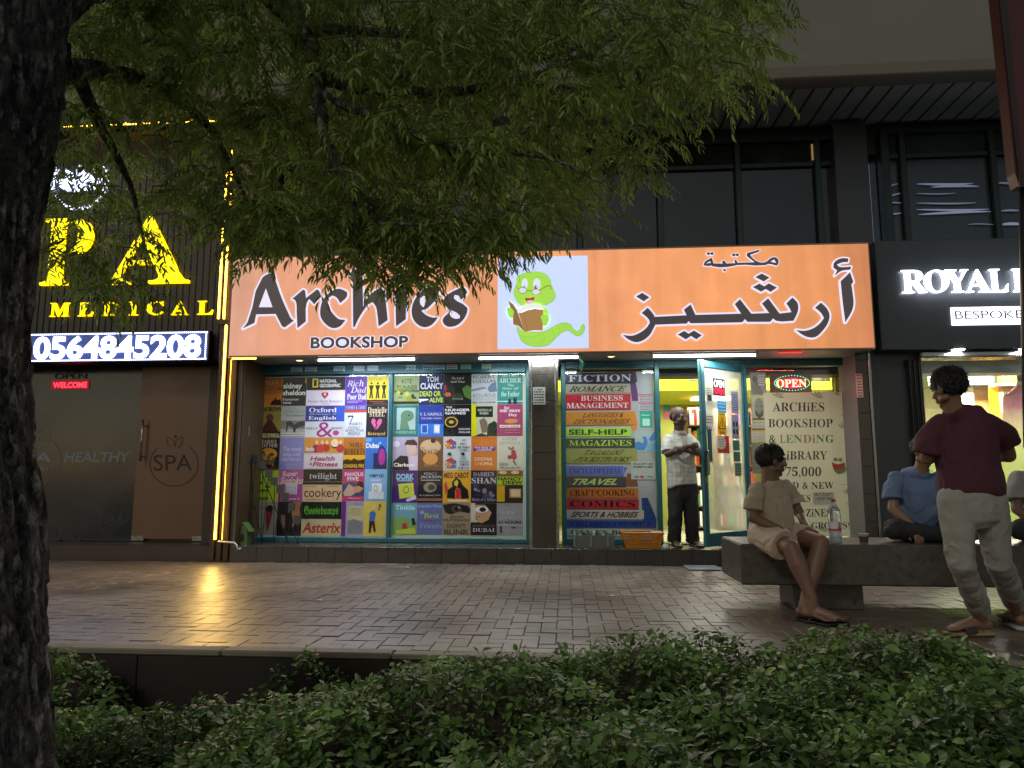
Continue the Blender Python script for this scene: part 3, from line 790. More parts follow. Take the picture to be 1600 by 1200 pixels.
# lit gap beside the transom light and added emissive slivers standing in for light reflected in the right window glass
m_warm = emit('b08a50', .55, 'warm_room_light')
f = MB(); bxp(f, 1268, 225, 1277, 250, YUP + .012, YUP + .018, m_warm); f.build('glow_sliver', w1)
m_refl = emit('9aa0c8', .75, 'painted_reflection')
rs = random.Random(9)
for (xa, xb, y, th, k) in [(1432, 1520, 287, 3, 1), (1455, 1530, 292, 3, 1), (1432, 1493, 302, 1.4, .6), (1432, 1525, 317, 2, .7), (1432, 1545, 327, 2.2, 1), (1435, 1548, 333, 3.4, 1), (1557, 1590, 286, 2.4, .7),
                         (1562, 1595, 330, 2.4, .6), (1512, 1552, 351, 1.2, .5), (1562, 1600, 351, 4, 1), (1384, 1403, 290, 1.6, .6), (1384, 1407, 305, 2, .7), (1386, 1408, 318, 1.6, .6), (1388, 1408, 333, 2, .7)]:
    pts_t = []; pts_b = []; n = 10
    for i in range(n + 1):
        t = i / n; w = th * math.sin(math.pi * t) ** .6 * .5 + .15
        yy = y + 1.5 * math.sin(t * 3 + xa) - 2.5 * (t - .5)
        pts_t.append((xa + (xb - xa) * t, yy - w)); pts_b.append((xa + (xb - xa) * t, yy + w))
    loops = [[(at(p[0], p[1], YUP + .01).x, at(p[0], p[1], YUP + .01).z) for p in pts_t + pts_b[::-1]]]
    vs, ts = tess(loops); mb = MB(); slab(mb, vs, ts, YUP + .004, YUP + .016, emit('8d93b4', .06 + .30 * k * k, 'painted_reflection')); mb.build('glow_sliver', w2)

# ---- bookshop front
bs = thing('bookshop_building', 'bookshop front with teal window frames, tiled pillar and low tiled step', 'shop front', (0, 8.7, 0))
m_soff = mat('8b8a85', rough=.5, metal=.2, var=.12, scale=4, name='soffit_sheet')
mb = MB(); mb.box(BX0 + .02, BX1 + .02, YSIGN + .10, YUP + .08, ZSB + .012, ZSB + .03, m_soff); mb.build('soffit', bs)
# step : core, riser tiles and tread tiles
x0, x1 = X(360, YSTEP, 860), X(1352, YSTEP, 860)
step = MB().box(x0, x1, YSTEP + .012, 9.35, -.05, ZSTEP - .012, m_grout).build('step', bs)
n = int((x1 - x0) / .315); tw = (x1 - x0) / n
for i in range(n):
    a = x0 + i * tw
    MB().box(a + .002, a + tw - .002, YSTEP, YSTEP + .014, .002, ZSTEP - .004, m_tile, .002).build('tile', step)
    for j in range(2):
        MB().box(a + .002, a + tw - .002, YSTEP - .004 + j * .33, YSTEP + .324 + j * .33, ZSTEP - .014, ZSTEP + random.uniform(-.0006, .0006), m_tile, .002).build('tile', step)
# tiled pillar
px0, px1 = X(831, YPIL), X(868, YPIL)
pil = MB().box(px0 + .01, px1 - .01, YPIL + .012, YG + .1, ZSTEP, ZSB + .01, m_grout).build('pillar', bs)
js = [572, 586, 627, 667, 707, 749, 791, 858]
for a, b in zip(js[:-1], js[1:]):
    z0, z1 = max(ZSTEP + .002, Z(b, YPIL)), min(ZSB + .008, Z(a, YPIL))
    MB().box(px0, px1, YPIL, YPIL + .013, z0 + .0025, z1 - .0025, m_tile, .002).build('tile', pil)
    MB().box(px1 - .011, px1 + .002, YPIL + .016, YG + .02, z0 + .0025, z1 - .0025, m_tile, .002).build('tile', pil)
mb = MB(); mb.box(px1 + .005, px1 + .035, YPIL + .03, YPIL + .06, ZSTEP + .002, ZSB, m_steel); mb.box(px0 - .035, px0 - .005, YPIL + .03, YPIL + .06, ZSTEP + .002, ZSB, m_steel); mb.build('corner_trim', pil)
# left jamb wall and right jamb
m_jamb = mat('55524c', rough=.6, var=.15, scale=3, name='jamb_panel')
xj = X(372, YSTEP, 700)
MB().box(xj - .02, xj, YSTEP + .02, YG + .1, 0, ZSB + .01, m_jamb).build('jamb', bs)
MB().box(xj, X(400, YG), YG + .02, YG + .1, ZSTEP, ZSB + .01, m_jamb).build('jamb_back', bs)
xr = X(1337, YG - .3)
rj = MB().box(xr, xr + .13, YG - .45, YG + .08, 0, ZSB + .01, m_grout).build('end_pillar', bs)
z = ZSTEP
while z < ZSB - .05:
    MB().box(xr - .010, xr + .125, YG - .462, YG - .452, z + .002, min(z + .31, ZSB) - .002, m_tile, .002).build('tile', rj)
    z += .312
MB().box(xr + .135, xr + .165, YG - .47, YG + .05, 0, ZSB + .01, m_steel, .004).build('corner_trim', rj)

def win_frame(name, x0, x1, z0, z1, w, cross=(), d=.07, Y=YG, m=m_teal, top=None):
    mb = MB(); top = top or w
    mb.box(x0, x0 + w, Y - d, Y + .05, z0, z1, m, .005); mb.box(x1 - w, x1, Y - d, Y + .05, z0, z1, m, .005)
    mb.box(x0 + w, x1 - w, Y - d + .002, Y + .048, z1 - top, z1, m, .005); mb.box(x0 + w, x1 - w, Y - d + .002, Y + .048, z0, z0 + w, m, .005)
    o = mb.build(name, bs)
    for c in cross: MB().box(c - .022, c + .022, Y - d + .004, Y + .04, z0 + w + .001, z1 - top - .001, m, .004).build('mullion', o)
    return o
ZW0, ZW1 = ZSTEP + .003, ZSB + .008
wf = win_frame('display_window', X(398, YG), X(829, YG), ZW0, ZW1, .055, [X(610.5, YG)], top=.125)
MB().box(X(406, YG), X(822, YG), YG - .02, YG - .014, ZW0 + .05, ZW1 - .12, glass(refl=.35, dirt=.012)).build('pane', wf)
wf2 = win_frame('display_window', X(877, YG), X(1032, YG), ZW0, ZW1, .06, top=.085)
MB().box(X(884, YG), X(1024, YG), YG - .02, YG - .014, ZW0 + .05, ZW1 - .08, glass(refl=.6, dirt=.012)).build('pane', wf2)
wf3 = win_frame('display_window', X(1160, YG), X(1336, YG), ZW0, ZW1, .07, top=.085)
MB().box(X(1168, YG), X(1327, YG), YG - .02, YG - .014, ZW0 + .06, ZW1 - .08, glass(refl=.8)).build('pane', wf3)
MB().box(X(1032, YG), X(1160, YG), YG - .068, YG + .05, ZW1 - .085, ZW1, m_teal, .004).build('door_lintel', bs)
MB().box(X(1032, YG), X(1160, YG), YG - .068, YG + .05, ZSTEP + .001, ZSTEP + .018, m_steel, .003).build('threshold', bs)
# wall between the shopfronts and above the glass (hidden by the sign)
MB().box(BX0, BX1, YG + .12, YG + .2, ZSB + .035, 3.5, m_dark).build('wall', bs)

# open door, hinged on the right and swung out over the step
H = V((X(1163, YG), YG - .02, 0)); FE = V((at(1094, 700, 8.36).x, 8.36, 0)); DU = (FE - H); DWID = DU.length; DU.normalize(); DN = V((-DU.y, DU.x, 0))
if DN.y > 0: DN = -DN
def dbox(mb, u0, u1, n0, n1, z0, z1, m, bev=.004):
    t = MB().box(0, u1 - u0, 0, n1 - n0, 0, z1 - z0, m, bev)
    vs = [H + DU * (u0 + v[0]) + DN * (n0 + v[1]) + V((0, 0, z0 + v[2])) for v in t.v]
    mb.add(vs, t.f, m); return mb
zt, zb = ZW1 - .09, ZSTEP + .03
dm = MB()
dbox(dm, .0, .055, 0, .045, zb, zt, m_teal); dbox(dm, DWID - .075, DWID, 0, .045, zb, zt, m_teal)
dbox(dm, .056, DWID - .076, .002, .043, zt - .075, zt, m_teal); dbox(dm, .056, DWID - .076, .002, .043, zb, zb + .15, m_teal)
door = dm.build('door', bs)
dbox(MB(), .05, DWID - .07, .018, .024, zb + .14, zt - .07, glass(refl=1.0, dirt=.75, base=.28, name='dusty_door_glass'), 0).build('pane', door)
mb = MB(); dbox(mb, DWID - .06, DWID - .035, .046, .085, 1.02, 1.30, m_steel); dbox(mb, DWID - .062, DWID - .012, .0455, .05, .93, 1.0, m_steel); mb.build('handle', door)
dbox(MB(), DWID - .15, DWID - .078, .046, .06, 1.18, 1.55, mat('134a50', rough=.4, name='push_plate'), .004).build('push_plate', door)
def on_door(u0, z0, u1, z1, base, draw=None, th=.002):
    """a paper stuck on the outer face of the door glass; returns the mesh builder in world space (u runs from the free edge to the hinge)"""
    f = Flat(0, z1 - z0, u1 - u0, 0, 0, base, th)
    f.r = (0, z1 - z0, u1 - u0, 0)
    if draw: draw(f)
    mb = MB()
    for v in f.mb.v:
        mb.v.append(tuple(H + DU * (DWID - u0 - v[0]) + DN * (.026 - v[1]) + V((0, 0, z0 + v[2]))))
    mb.f = f.mb.f; mb.m = f.mb.m; mb.mats = f.mb.mats; return mb
def dpx(px, py):
    """pixel -> (u from the free edge, z) on the door plane"""
    d = FWD * F + RGT * (px - CX) + UPV * (CY - py); nrm = DN; t = (H + DN * .026 - CAM).dot(nrm) / d.dot(nrm); p = CAM + d * t
    return (DWID - (p - H).dot(DU), p.z)
def door_paper(name, label, cat, q, base, draw=None, group=None):
    a, b = dpx(q[0], q[1]), dpx(q[2], q[3]); a2 = dpx(q[0], q[3]); zt_ = (a[1] + dpx(q[2], q[1])[1]) / 2; zb_ = (b[1] + a2[1]) / 2
    o = on_door(a[0], zb_, b[0], zt_, base, draw).build(name); tagit(o, label, cat, group)
def lines(c, n, a=.1, b=.9, t0=.15, t1=.85, h=.35):
    def d(f):
        rs_ = random.Random(n * 7 + int(t0 * 100))
        for i in range(n):
            v = t0 + (t1 - t0) * i / max(1, n - 1) * .95; xx = a
            while xx < b - .05:
                w = rs_.uniform(.06, .22); f.rect(c, xx, v, min(b, xx + w), v + (t1 - t0) / n * h); xx += w + .035
                f.n -= 1
    return d
door_paper('notice', 'narrow grey notice with a small picture, highest on the open door', 'notice', (1103, 604, 1114, 632), '8d9088', lambda f: (f.rect('2b2d2b', .2, .45, .8, .8), lines('2b2d2b', 3, t0=.1, t1=.35)(f)))
door_paper('notice', 'pale notice with three lines of small print above the pull sign on the door', 'notice', (1100, 648, 1115, 662), 'a8aaa0', lines('3a3a38', 3))
door_paper('pull_sign', 'small grey sign lettered PULL on the open door', 'sign', (1101, 663, 1115, 676), 'b6b6ae', lambda f: f.text('PULL', 'sb', '2a2a2a', .14, .25, .86, .75))
def caution(f):
    f.rect('d7a915', 0, 0, 1, .14); f.text('CAUTION', 'sb', '221d08', .12, .03, .88, .11); f.rect('d7a915', 0, .80, 1, 1); f.text('STEP', 'sb', '221d08', .2, .84, .8, .96)
    f.rect('c99c14', 0, .14, 1, .80); f.poly('151515', [(.5, .18), (.92, .72), (.08, .72)]); f.poly('e0b41c', [(.5, .27), (.80, .68), (.20, .68)])
    f.poly('151515', [(.44, .38), (.56, .38), (.53, .52), (.62, .62), (.36, .62), (.47, .52)])
door_paper('caution_sign', 'yellow caution sign with a black triangle on the open door', 'sign', (1121, 645, 1135, 680), 'c99c14', caution)
door_paper('blue_notice', 'plain blue notice above the yellow caution sign', 'notice', (1121, 627, 1135, 645), '2f7fb0', lines('cfe2ea', 3, t0=.2, t1=.8, h=.2))
door_paper('flyer', 'white flyer with a red sweep below the yellow caution sign', 'flyer', (1121, 681, 1140, 708), 'a33a33', lambda f: (f.ell('b8b4a6', .30, .40, .42, .38), lines('55504a', 4, .1, .55, .2, .6)(f)))
door_paper('notice', 'tall grey paper beside the blue notice at the hinge edge of the door', 'notice', (1142, 612, 1154, 646), '77809a', lines('2c3040', 7))
door_paper('notice', 'grey paper with four dark squares at the hinge edge of the door', 'notice', (1143, 648, 1155, 685), '8088a0', lambda f: [f.rect('24283a', a, b, a + .28, b + .2) for a in (.15, .58) for b in (.3, .62)])
door_paper('notice', 'greenish paper low at the hinge edge of the door, highest of three', 'notice', (1145, 688, 1156, 704), '557a70', lines('1f332e', 4))
door_paper('notice', 'greenish paper in the middle of three near the hinge of the door', 'notice', (1146, 706, 1157, 721), '4e7a68', lines('1f332e', 4))
door_paper('notice', 'greenish paper lowest of three near the hinge of the door', 'notice', (1148, 723, 1159, 744), '6c8a7a', lines('1f332e', 4))
door_paper('notice', 'small pale label under the push plate of the door', 'notice', (1104, 714, 1114, 722), '8d9088', lines('2b2d2b', 2))
def opn(f):
    f.text('OPEN', 'sb', 'e8dada', .06, .08, .94, .52)
    f.text('OPEN', 'sb', emit('ff2040', 2.2, 'red_neon'), .10, .56, .90, .92)
door_paper('open_sign', 'small black and red lit OPEN sign hanging high in the open door', 'sign', (1114, 592, 1133, 618), '120d14', opn)

# ---- the room behind: lime walls, bulkhead, floor, ceiling, shelves
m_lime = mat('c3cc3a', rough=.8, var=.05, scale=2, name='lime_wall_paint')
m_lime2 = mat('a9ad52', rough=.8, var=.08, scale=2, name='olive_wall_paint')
rm = MB(); rx0, rx1 = X(884, YG) - .3, X(1345, YG) + .25
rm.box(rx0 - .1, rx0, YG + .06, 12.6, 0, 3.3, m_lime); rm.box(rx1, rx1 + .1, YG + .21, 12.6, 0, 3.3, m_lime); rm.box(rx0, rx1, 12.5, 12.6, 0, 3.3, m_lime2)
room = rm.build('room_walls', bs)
MB().box(rx0, rx1, 9.35, 12.5, ZSTEP - .1, ZSTEP - .002, mat('a39c86', rough=.3, var=.1, name='floor_tile')).build('room_floor', bs)
MB().box(rx0, rx1, YG + .2, 12.5, 3.1, 3.2, mat('c9c9bb', rough=.8, name='ceiling_paint')).build('room_ceiling', bs)
zbk = Z(611, 10.4, 1060); MB().box(rx0, rx1, 10.4, 12.45, zbk, 3.09, m_lime, .004).build('bulkhead', bs)
for lx, ly in ((-.1, 9.8), (1.1, 9.8), (2.4, 9.8)): pass
def area(name, loc, sx, sy, power, color=(1, 1, 1), rot=(0, 0, 0), parent=None, spread=None):
    ld = bpy.data.lights.new(name, 'AREA'); ld.shape = 'RECTANGLE'; ld.size = sx; ld.size_y = sy; ld.energy = power; ld.color = color
    if spread: ld.spread = spread
    o = bpy.data.objects.new(name, ld); COL.objects.link(o); o.location = loc; o.rotation_euler = rot
    if parent is not None: o.parent = parent; o.matrix_parent_inverse = Matrix.Translation(-V(parent.location))
    return o
for i, lx in enumerate((rx0 + 1.1, rx0 + 3.4)):
    cl = thing('ceiling_light', ['square ceiling lamp over the window stock inside the bookshop', 'square ceiling lamp over the right side inside the bookshop'][i], 'lamp', (lx, 9.7, 3.09), 'lamps in the bookshop ceiling')
    MB().box(lx - .3, lx + .3, 9.42, 9.98, 3.06, 3.09, m_white).build('housing', cl)
    MB().box(lx - .27, lx + .27, 9.45, 9.95, 3.052, 3.059, emit('fff6dc', 5, 'lamp_panel')).build('diffuser', cl)
    area('lamp_or_fill_light', (lx, 9.7, 3.04), .5, .5, 125, (1, .97, .80), parent=cl)
cl = thing('ceiling_light', 'ceiling lamp over the shelves at the back of the bookshop', 'lamp', (2.3, 11.3, zbk), 'lamps in the bookshop ceiling')
MB().box(2.0, 2.6, 11.1, 11.5, zbk - .03, zbk - .001, emit('fff6dc', 4, 'lamp_panel')).build('diffuser', cl); area('lamp_or_fill_light', (2.3, 11.3, zbk - .04), .5, .35, 100, (1, .97, .80), parent=cl)
def bookcase(px0, px1, ptop, Y, label, seed):
    x0, x1 = X(px0, Y), X(px1, Y); zt = Z(ptop, Y); m = mat('7a5a38', rough=.5, var=.2, scale=5, name='shelf_wood')
    t = thing('bookcase', label, 'bookcase', ((x0 + x1) / 2, Y + .15, ZSTEP)); rs = random.Random(seed)
    MB().box(x0, x0 + .02, Y, Y + .3, ZSTEP, zt, m).build('side_panel', t); MB().box(x1 - .02, x1, Y, Y + .3, ZSTEP, zt, m).build('side_panel', t); MB().box(x0 + .02, x1 - .02, Y + .28, Y + .3, ZSTEP, zt, m).build('back_panel', t)
    z = ZSTEP + .05; n = 0
    while z < zt - .1:
        MB().box(x0 + .021, x1 - .021, Y, Y + .28, z, z + .02, m).build('shelf', t); xx = x0 + .025; bk = MB()
        while xx < x1 - .07:
            w = rs.uniform(.018, .05); h = rs.uniform(.17, .26)
            bk = MB().box(xx, xx + w - .001, Y + .02, Y + .2, z + .021, z + .021 + h, mat(rs.choice(['c33', 'b8352c', '2c62b8', 'e8e4d8', 'd9a62c', '2f8a5a', '8a3a8a', 'f0ece0', '1f2f5a', 'd86a30'][1:]), rough=.5, var=.05), .002)
            bk.build('book', t); xx += w
        z += .31
bookcase(1074, 1100, 636, 11.2, 'tall bookcase of coloured books behind the man in the doorway', 3)
bookcase(1120, 1178, 640, 11.4, 'bookcase seen through the dusty glass of the open door', 4)
def paper(name, label, cat, q, Y, base, draw=None, group=None, th=.003, **kw):
    f = Flat(*pxr(*q, Y), Y, base, th, **kw)
    if draw: draw(f)
    return tagit(f.build(name), label, cat, group)
paper('wall_poster', 'pink and blue picture strip on the lime wall left of the standing man', 'poster', (1037, 612, 1047, 655), 10.39 + 2.1, 'c56a86', lambda f: (f.rect('4a8fc0', 0, .38, 1, .7), f.ell('e8e0c8', .5, .2, .3, .1)))
paper('wall_poster', 'narrow wall poster with lines of red writing behind the standing man', 'poster', (1075, 610, 1088, 640), 12.49, 'c9b95a', lines('b53a28', 5, h=.5))
paper('bulkhead_sign', 'white framed sign with faded letters high on the lime bulkhead', 'sign', (1075, 581, 1123, 594), 10.39, 'c8cdb8', lambda f: (f.rect('6a86b8', .02, .1, .18, .9), f.text('NEW ARRIVALS', 'sb', '8a927a', .24, .25, .92, .75)))

# ---- big illuminated bookshop sign
sg = thing('shop_sign', 'long glowing orange lightbox sign lettered Archies Bookshop in English and Arabic', 'sign', ((BX0 + BX1) / 2, YSIGN + .3, ZSB))
SX0, SX1 = at(357, 558, YSIGN).x - .0, at(1367, 545, YSIGN).x
m_case = mat('7d7468', rough=.5, metal=.3, var=.15, name='sign_casing')
mb = MB(); mb.box(SX0, SX1, YSIGN + .012, YUP + .09, ZSB + .031, ZST, m_case); mb.build('casing', sg)
mb = MB(); mb.box(SX0 - .006, SX1 + .006, YSIGN - .008, YSIGN + .03, ZSB - .006, ZSB + .014, m_case, .003); mb.box(SX0 - .006, SX1 + .006, YSIGN - .008, YSIGN + .03, ZST - .002, ZST + .014, m_case, .003)
mb.box(SX0 - .008, SX0 - .0005, YSIGN - .007, YSIGN + .1, ZSB + .0145, ZST - .0025, m_case); mb.box(SX1 + .0005, SX1 + .008, YSIGN - .007, YSIGN + .1, ZSB + .0145, ZST - .0025, m_case); mb.build('frame', sg)
def sign_face_mat():
    m = bpy.data.materials.new('backlit_orange_vinyl'); m.use_nodes = True; n = m.node_tree.nodes; l = m.node_tree.links; b = n['Principled BSDF']
    tc = n.new('ShaderNodeTexCoord'); sp = n.new('ShaderNodeSeparateXYZ'); l.new(tc.outputs['Object'], sp.inputs[0])
    mr = n.new('ShaderNodeMapRange'); mr.inputs[1].default_value = SX0; mr.inputs[2].default_value = SX1; l.new(sp.outputs[0], mr.inputs[0])
    cr = n.new('ShaderNodeValToRGB'); e = cr.color_ramp.elements
    e[0].position = 0; e[0].color = (.68, .35, .25, 1); e[1].position = 1; e[1].color = (*lin('c87f55'), 1)
    for p, c in ((.08, (.76, .34, .21)), (.2, (.82, .36, .21)), (.36, (.85, .36, .185)), (.55, (.85, .34, .155)), (.8, (.87, .34, .13)), (.93, (.75, .29, .11))):
        k = e.new(p); k.color = (*lin(c), 1)
    l.new(mr.outputs[0], cr.inputs[0])
    nz = n.new('ShaderNodeTexNoise'); nz.inputs['Scale'].default_value = 1.6; nz.inputs['Detail'].default_value = 5; nz.inputs['Roughness'].default_value = .6; l.new(tc.outputs['Object'], nz.inputs['Vector'])
    mp = n.new('ShaderNodeMapping'); mp.inputs['Scale'].default_value = (5.5, 1, .5); l.new(tc.outputs['Object'], mp.inputs[0])
    n2 = n.new('ShaderNodeTexNoise'); n2.inputs['Scale'].default_value = 1.1; n2.inputs['Detail'].default_value = 4; l.new(mp.outputs[0], n2.inputs['Vector'])
    a1 = n.new('ShaderNodeMath'); a1.operation = 'ADD'; l.new(nz.outputs[0], a1.inputs[0]); l.new(n2.outputs[0], a1.inputs[1])
    r = n.new('ShaderNodeMapRange'); r.inputs[1].default_value = .7; r.inputs[2].default_value = 1.3; r.inputs[3].default_value = .82; r.inputs[4].default_value = 1.12; l.new(a1.outputs[0], r.inputs[0])
    # faint dark seams and drips
    wv = n.new('ShaderNodeTexNoise'); wv.inputs['Scale'].default_value = 1; m3 = n.new('ShaderNodeMapping'); m3.inputs['Scale'].default_value = (42, 1, 1.3); l.new(tc.outputs['Object'], m3.inputs[0]); l.new(m3.outputs[0], wv.inputs['Vector'])
    r3 = n.new('ShaderNodeMapRange'); r3.inputs[1].default_value = .66; r3.inputs[2].default_value = .80; r3.inputs[3].default_value = 1; r3.inputs[4].default_value = .86; l.new(wv.outputs[0], r3.inputs[0])
    mu = n.new('ShaderNodeMath'); mu.operation = 'MULTIPLY'; l.new(r.outputs[0], mu.inputs[0]); l.new(r3.outputs[0], mu.inputs[1])
    sc = n.new('ShaderNodeVectorMath'); sc.operation = 'SCALE'; l.new(cr.outputs[0], sc.inputs[0]); l.new(mu.outputs[0], sc.inputs['Scale'])
    l.new(sc.outputs[0], b.inputs['Emission Color']); b.inputs['Emission Strength'].default_value = .97
    b.inputs['Base Color'].default_value = (.25, .12, .06, 1); b.inputs['Roughness'].default_value = .35; b.inputs['Specular IOR Level'].default_value = .3
    return m
sfm = sign_face_mat(); cuts = [SX0] + [at(p_, 470, YSIGN).x for p_ in (446, 664, 930, 1130)] + [SX1]
for a, b in zip(cuts[:-1], cuts[1:]): MB().box(a + .0008, b - .0008, YSIGN, YSIGN + .011, ZSB + .015, ZST - .003, sfm).build('face_panel', sg)
m_ink = mat('4b4346', rough=.4, var=.06, emis=.55, name='sign_letter_grey')
m_edge = emit('d6d3ea', .95, 'lit_letter_edge')
def s8(pts): return [(370 + x / 8.421, 410 + y / 8.421) for x, y in pts]
def s7(pts): return [(540 + x / 7.619, 410 + y / 7.619) for x, y in pts]
def c4(pts): return [(960 + x / 8, 400 + y / 8) for x, y in pts]
def c5(pts): return [(1150 + x / 7.5, 380 + y / 7.5) for x, y in pts]
def wpt(p, Y=YSIGN): w = at(p[0], p[1], Y); return (w.x, w.z)
def letter(name, loops, w, thr=48, label=None, parent=sg, mi=m_ink, me=m_edge, Y=YSIGN, d=.016):
    L = [[wpt(p, Y) for p in smooth(lp, 3, thr)] for lp in loops]
    vs, ts = tess(L); mb = MB(); ov, ot = union_outline(vs, ts, w)
    slab(mb, ov, ot, Y - d, Y - .001, me); slab(mb, vs, ts, Y - d - .002, Y - d - .0002, mi)
    o = mb.build(name, parent)
    if label: o['label'] = label
W8 = .021
letter('letter', [s8([(85, 872), (150, 790), (345, 205), (470, 145), (490, 150), (520, 250), (600, 480), (680, 660), (720, 740), (758, 770), (640, 858), (610, 850), (580, 800), (520, 682), (262, 688), (240, 800)]), s8([(390, 345), (297, 594), (478, 594)])], W8)
letter('letter', [s8([(735, 485), (880, 362), (905, 375), (918, 475), (1060, 360), (1082, 370), (1115, 450), (1020, 550), (985, 510), (960, 485), (925, 540), (915, 780), (805, 868), (795, 650), (790, 540), (770, 495)])], W8)
letter('letter', [s8([(1455, 395), (1390, 360), (1330, 352), (1230, 400), (1140, 500), (1105, 620), (1110, 720), (1160, 800), (1240, 860), (1300, 868), (1370, 840), (1435, 760), (1350, 750), (1290, 700), (1230, 620), (1205, 530), (1210, 480), (1260, 440), (1310, 460), (1345, 500), (1365, 540), (1455, 450)])], W8)
letter('letter', [s7([(30, 155), (95, 110), (180, 62), (205, 75), (208, 300), (213, 535), (255, 440), (330, 360), (415, 308), (440, 318), (460, 350), (485, 500), (505, 690), (398, 765), (385, 640), (365, 530), (330, 480), (290, 490), (230, 560), (160, 670), (110, 775), (95, 770), (92, 400), (90, 190), (55, 165)])], W8)
letter('letter', [s7([(655, 148), (728, 205), (620, 265), (575, 205)])], W8)
letter('letter', [s7([(575, 378), (690, 308), (705, 330), (720, 680), (605, 765), (600, 560), (600, 440), (590, 395)])], W8)
letter('letter', [s7([(1020, 295), (930, 330), (850, 410), (800, 510), (790, 600), (815, 690), (880, 755), (950, 775), (1030, 745), (1100, 660), (1040, 660), (980, 640), (930, 605), (905, 575), (960, 560), (1040, 490), (1090, 430), (1110, 390), (1100, 340), (1060, 300)]), s7([(930, 400), (985, 430), (930, 540), (893, 500), (885, 440)])], W8)
letter('letter', [s7([(1385, 300), (1430, 320), (1450, 360), (1420, 410), (1375, 450), (1350, 400), (1300, 390), (1290, 430), (1330, 465), (1400, 500), (1455, 550), (1445, 610), (1400, 690), (1330, 750), (1260, 770), (1200, 760), (1160, 710), (1165, 670), (1235, 600), (1260, 650), (1310, 675), (1360, 670), (1365, 640), (1320, 600), (1240, 565), (1190, 520), (1165, 460), (1190, 410), (1260, 360)])], W8)
# Arabic name
letter('letter', [c4([(415, 650), (490, 740), (500, 765), (900, 745), (865, 675), (950, 610), (1010, 740), (1580, 725), (1500, 605), (1565, 545)]) + c5([(175, 830), (385, 822), (300, 710), (372, 650), (505, 828), (645, 812), (620, 760), (585, 710), (655, 640), (715, 705), (722, 790), (670, 912), (465, 912), (430, 885), (395, 925), (130, 925), (100, 893), (70, 930), (0, 932)])
         + c4([(950, 845), (925, 818), (900, 848), (510, 862), (490, 900), (440, 990), (350, 1060), (270, 1080), (180, 1050), (105, 990), (220, 1000), (320, 960), (400, 900), (440, 840), (430, 800), (340, 715)])], W8, thr=40)
letter('letter_dot', [c4([(345, 465), (435, 520), (365, 570), (270, 510)])], W8)
letter('letter_dot', [c4([(790, 985), (870, 940), (925, 975), (990, 935), (1090, 995), (1020, 1045), (955, 1002), (890, 1045)])], W8, thr=20)
letter('letter_dot', [c5([(297, 360), (388, 408), (320, 452), (222, 402)])], W8 * .85, thr=20)
letter('letter_dot', [c5([(193, 518), (270, 478), (325, 510), (380, 475), (475, 525), (400, 575), (345, 540), (290, 572)])], W8, thr=20)
letter('letter', [c5([(990, 700), (1060, 770), (1090, 850), (1070, 940), (1000, 1040), (930, 1100), (860, 1108), (780, 1080), (700, 1022), (800, 1030), (900, 1000), (980, 940), (1025, 880), (990, 820), (920, 760)])], W8)
letter('letter', [c5([(1330, 345), (1368, 460), (1345, 485), (1360, 590), (1370, 720), (1350, 800), (1275, 930), (1245, 700), (1220, 450)])], W8, thr=30)
letter('letter', [c5([(1310, 185), (1305, 225), (1240, 230), (1175, 255), (1200, 280), (1260, 285), (1345, 280), (1330, 315), (1230, 328), (1150, 385), (1180, 325), (1135, 290), (1140, 240), (1190, 195), (1250, 180)])], W8 * .8)
WS = .008
letter('letter', [c5([(445, 168), (485, 190), (495, 230), (475, 270), (375, 248), (340, 262), (0, 262)]) + c4([(1500, 127), (1225, 135), (1205, 122), (1190, 130), (1110, 122), (1125, 80), (1215, 25), (1235, 98), (1350, 100), (1340, 75), (1370, 60), (1395, 98), (1505, 95), (1495, 60), (1515, 48), (1538, 95)]) + c5([(5, 235), (215, 228), (120, 155), (125, 120), (275, 80), (265, 105), (165, 140), (170, 155), (260, 225), (345, 225), (395, 185)]),
                  c5([(400, 220), (440, 195), (468, 235), (430, 230)]), c4([(1140, 100), (1195, 68), (1200, 92)])], WS)
letter('letter_dot', [c4([(1370, 165), (1395, 182), (1378, 200), (1352, 182)])], WS)
for cx, cy in ((1148.6, 399), (1109.2, 397)): letter('letter_dot', [[(cx - 6, cy), (cx - 3, cy - 2.6), (cx, cy - .6), (cx + 3, cy - 2.8), (cx + 6, cy), (cx + 3, cy + 2.4), (cx, cy + .5), (cx - 3, cy + 2.6)]], WS, thr=20)
def word(t, font, q, Y, mi, me, w, d, parent, name='lettering', sh=0):
    """raised word fitted to a pixel box, split in letters"""
    vs, ts, asp = text_tris(t, font); r = pxr(*q, Y); vs = [(r[0] + (r[2] - r[0]) * (v[0] + sh * v[1]), r[3] + (r[1] - r[3]) * v[1]) for v in vs]
    mb = MB()
    if w > 0: ov, ot = union_outline(vs, ts, w, 8); slab(mb, ov, ot, Y - d, Y - .001, me); slab(mb, vs, ts, Y - d - .0015, None, mi)
    else: slab(mb, vs, ts, Y - d, Y - .001, mi, me)
    return mb.build(name, parent)
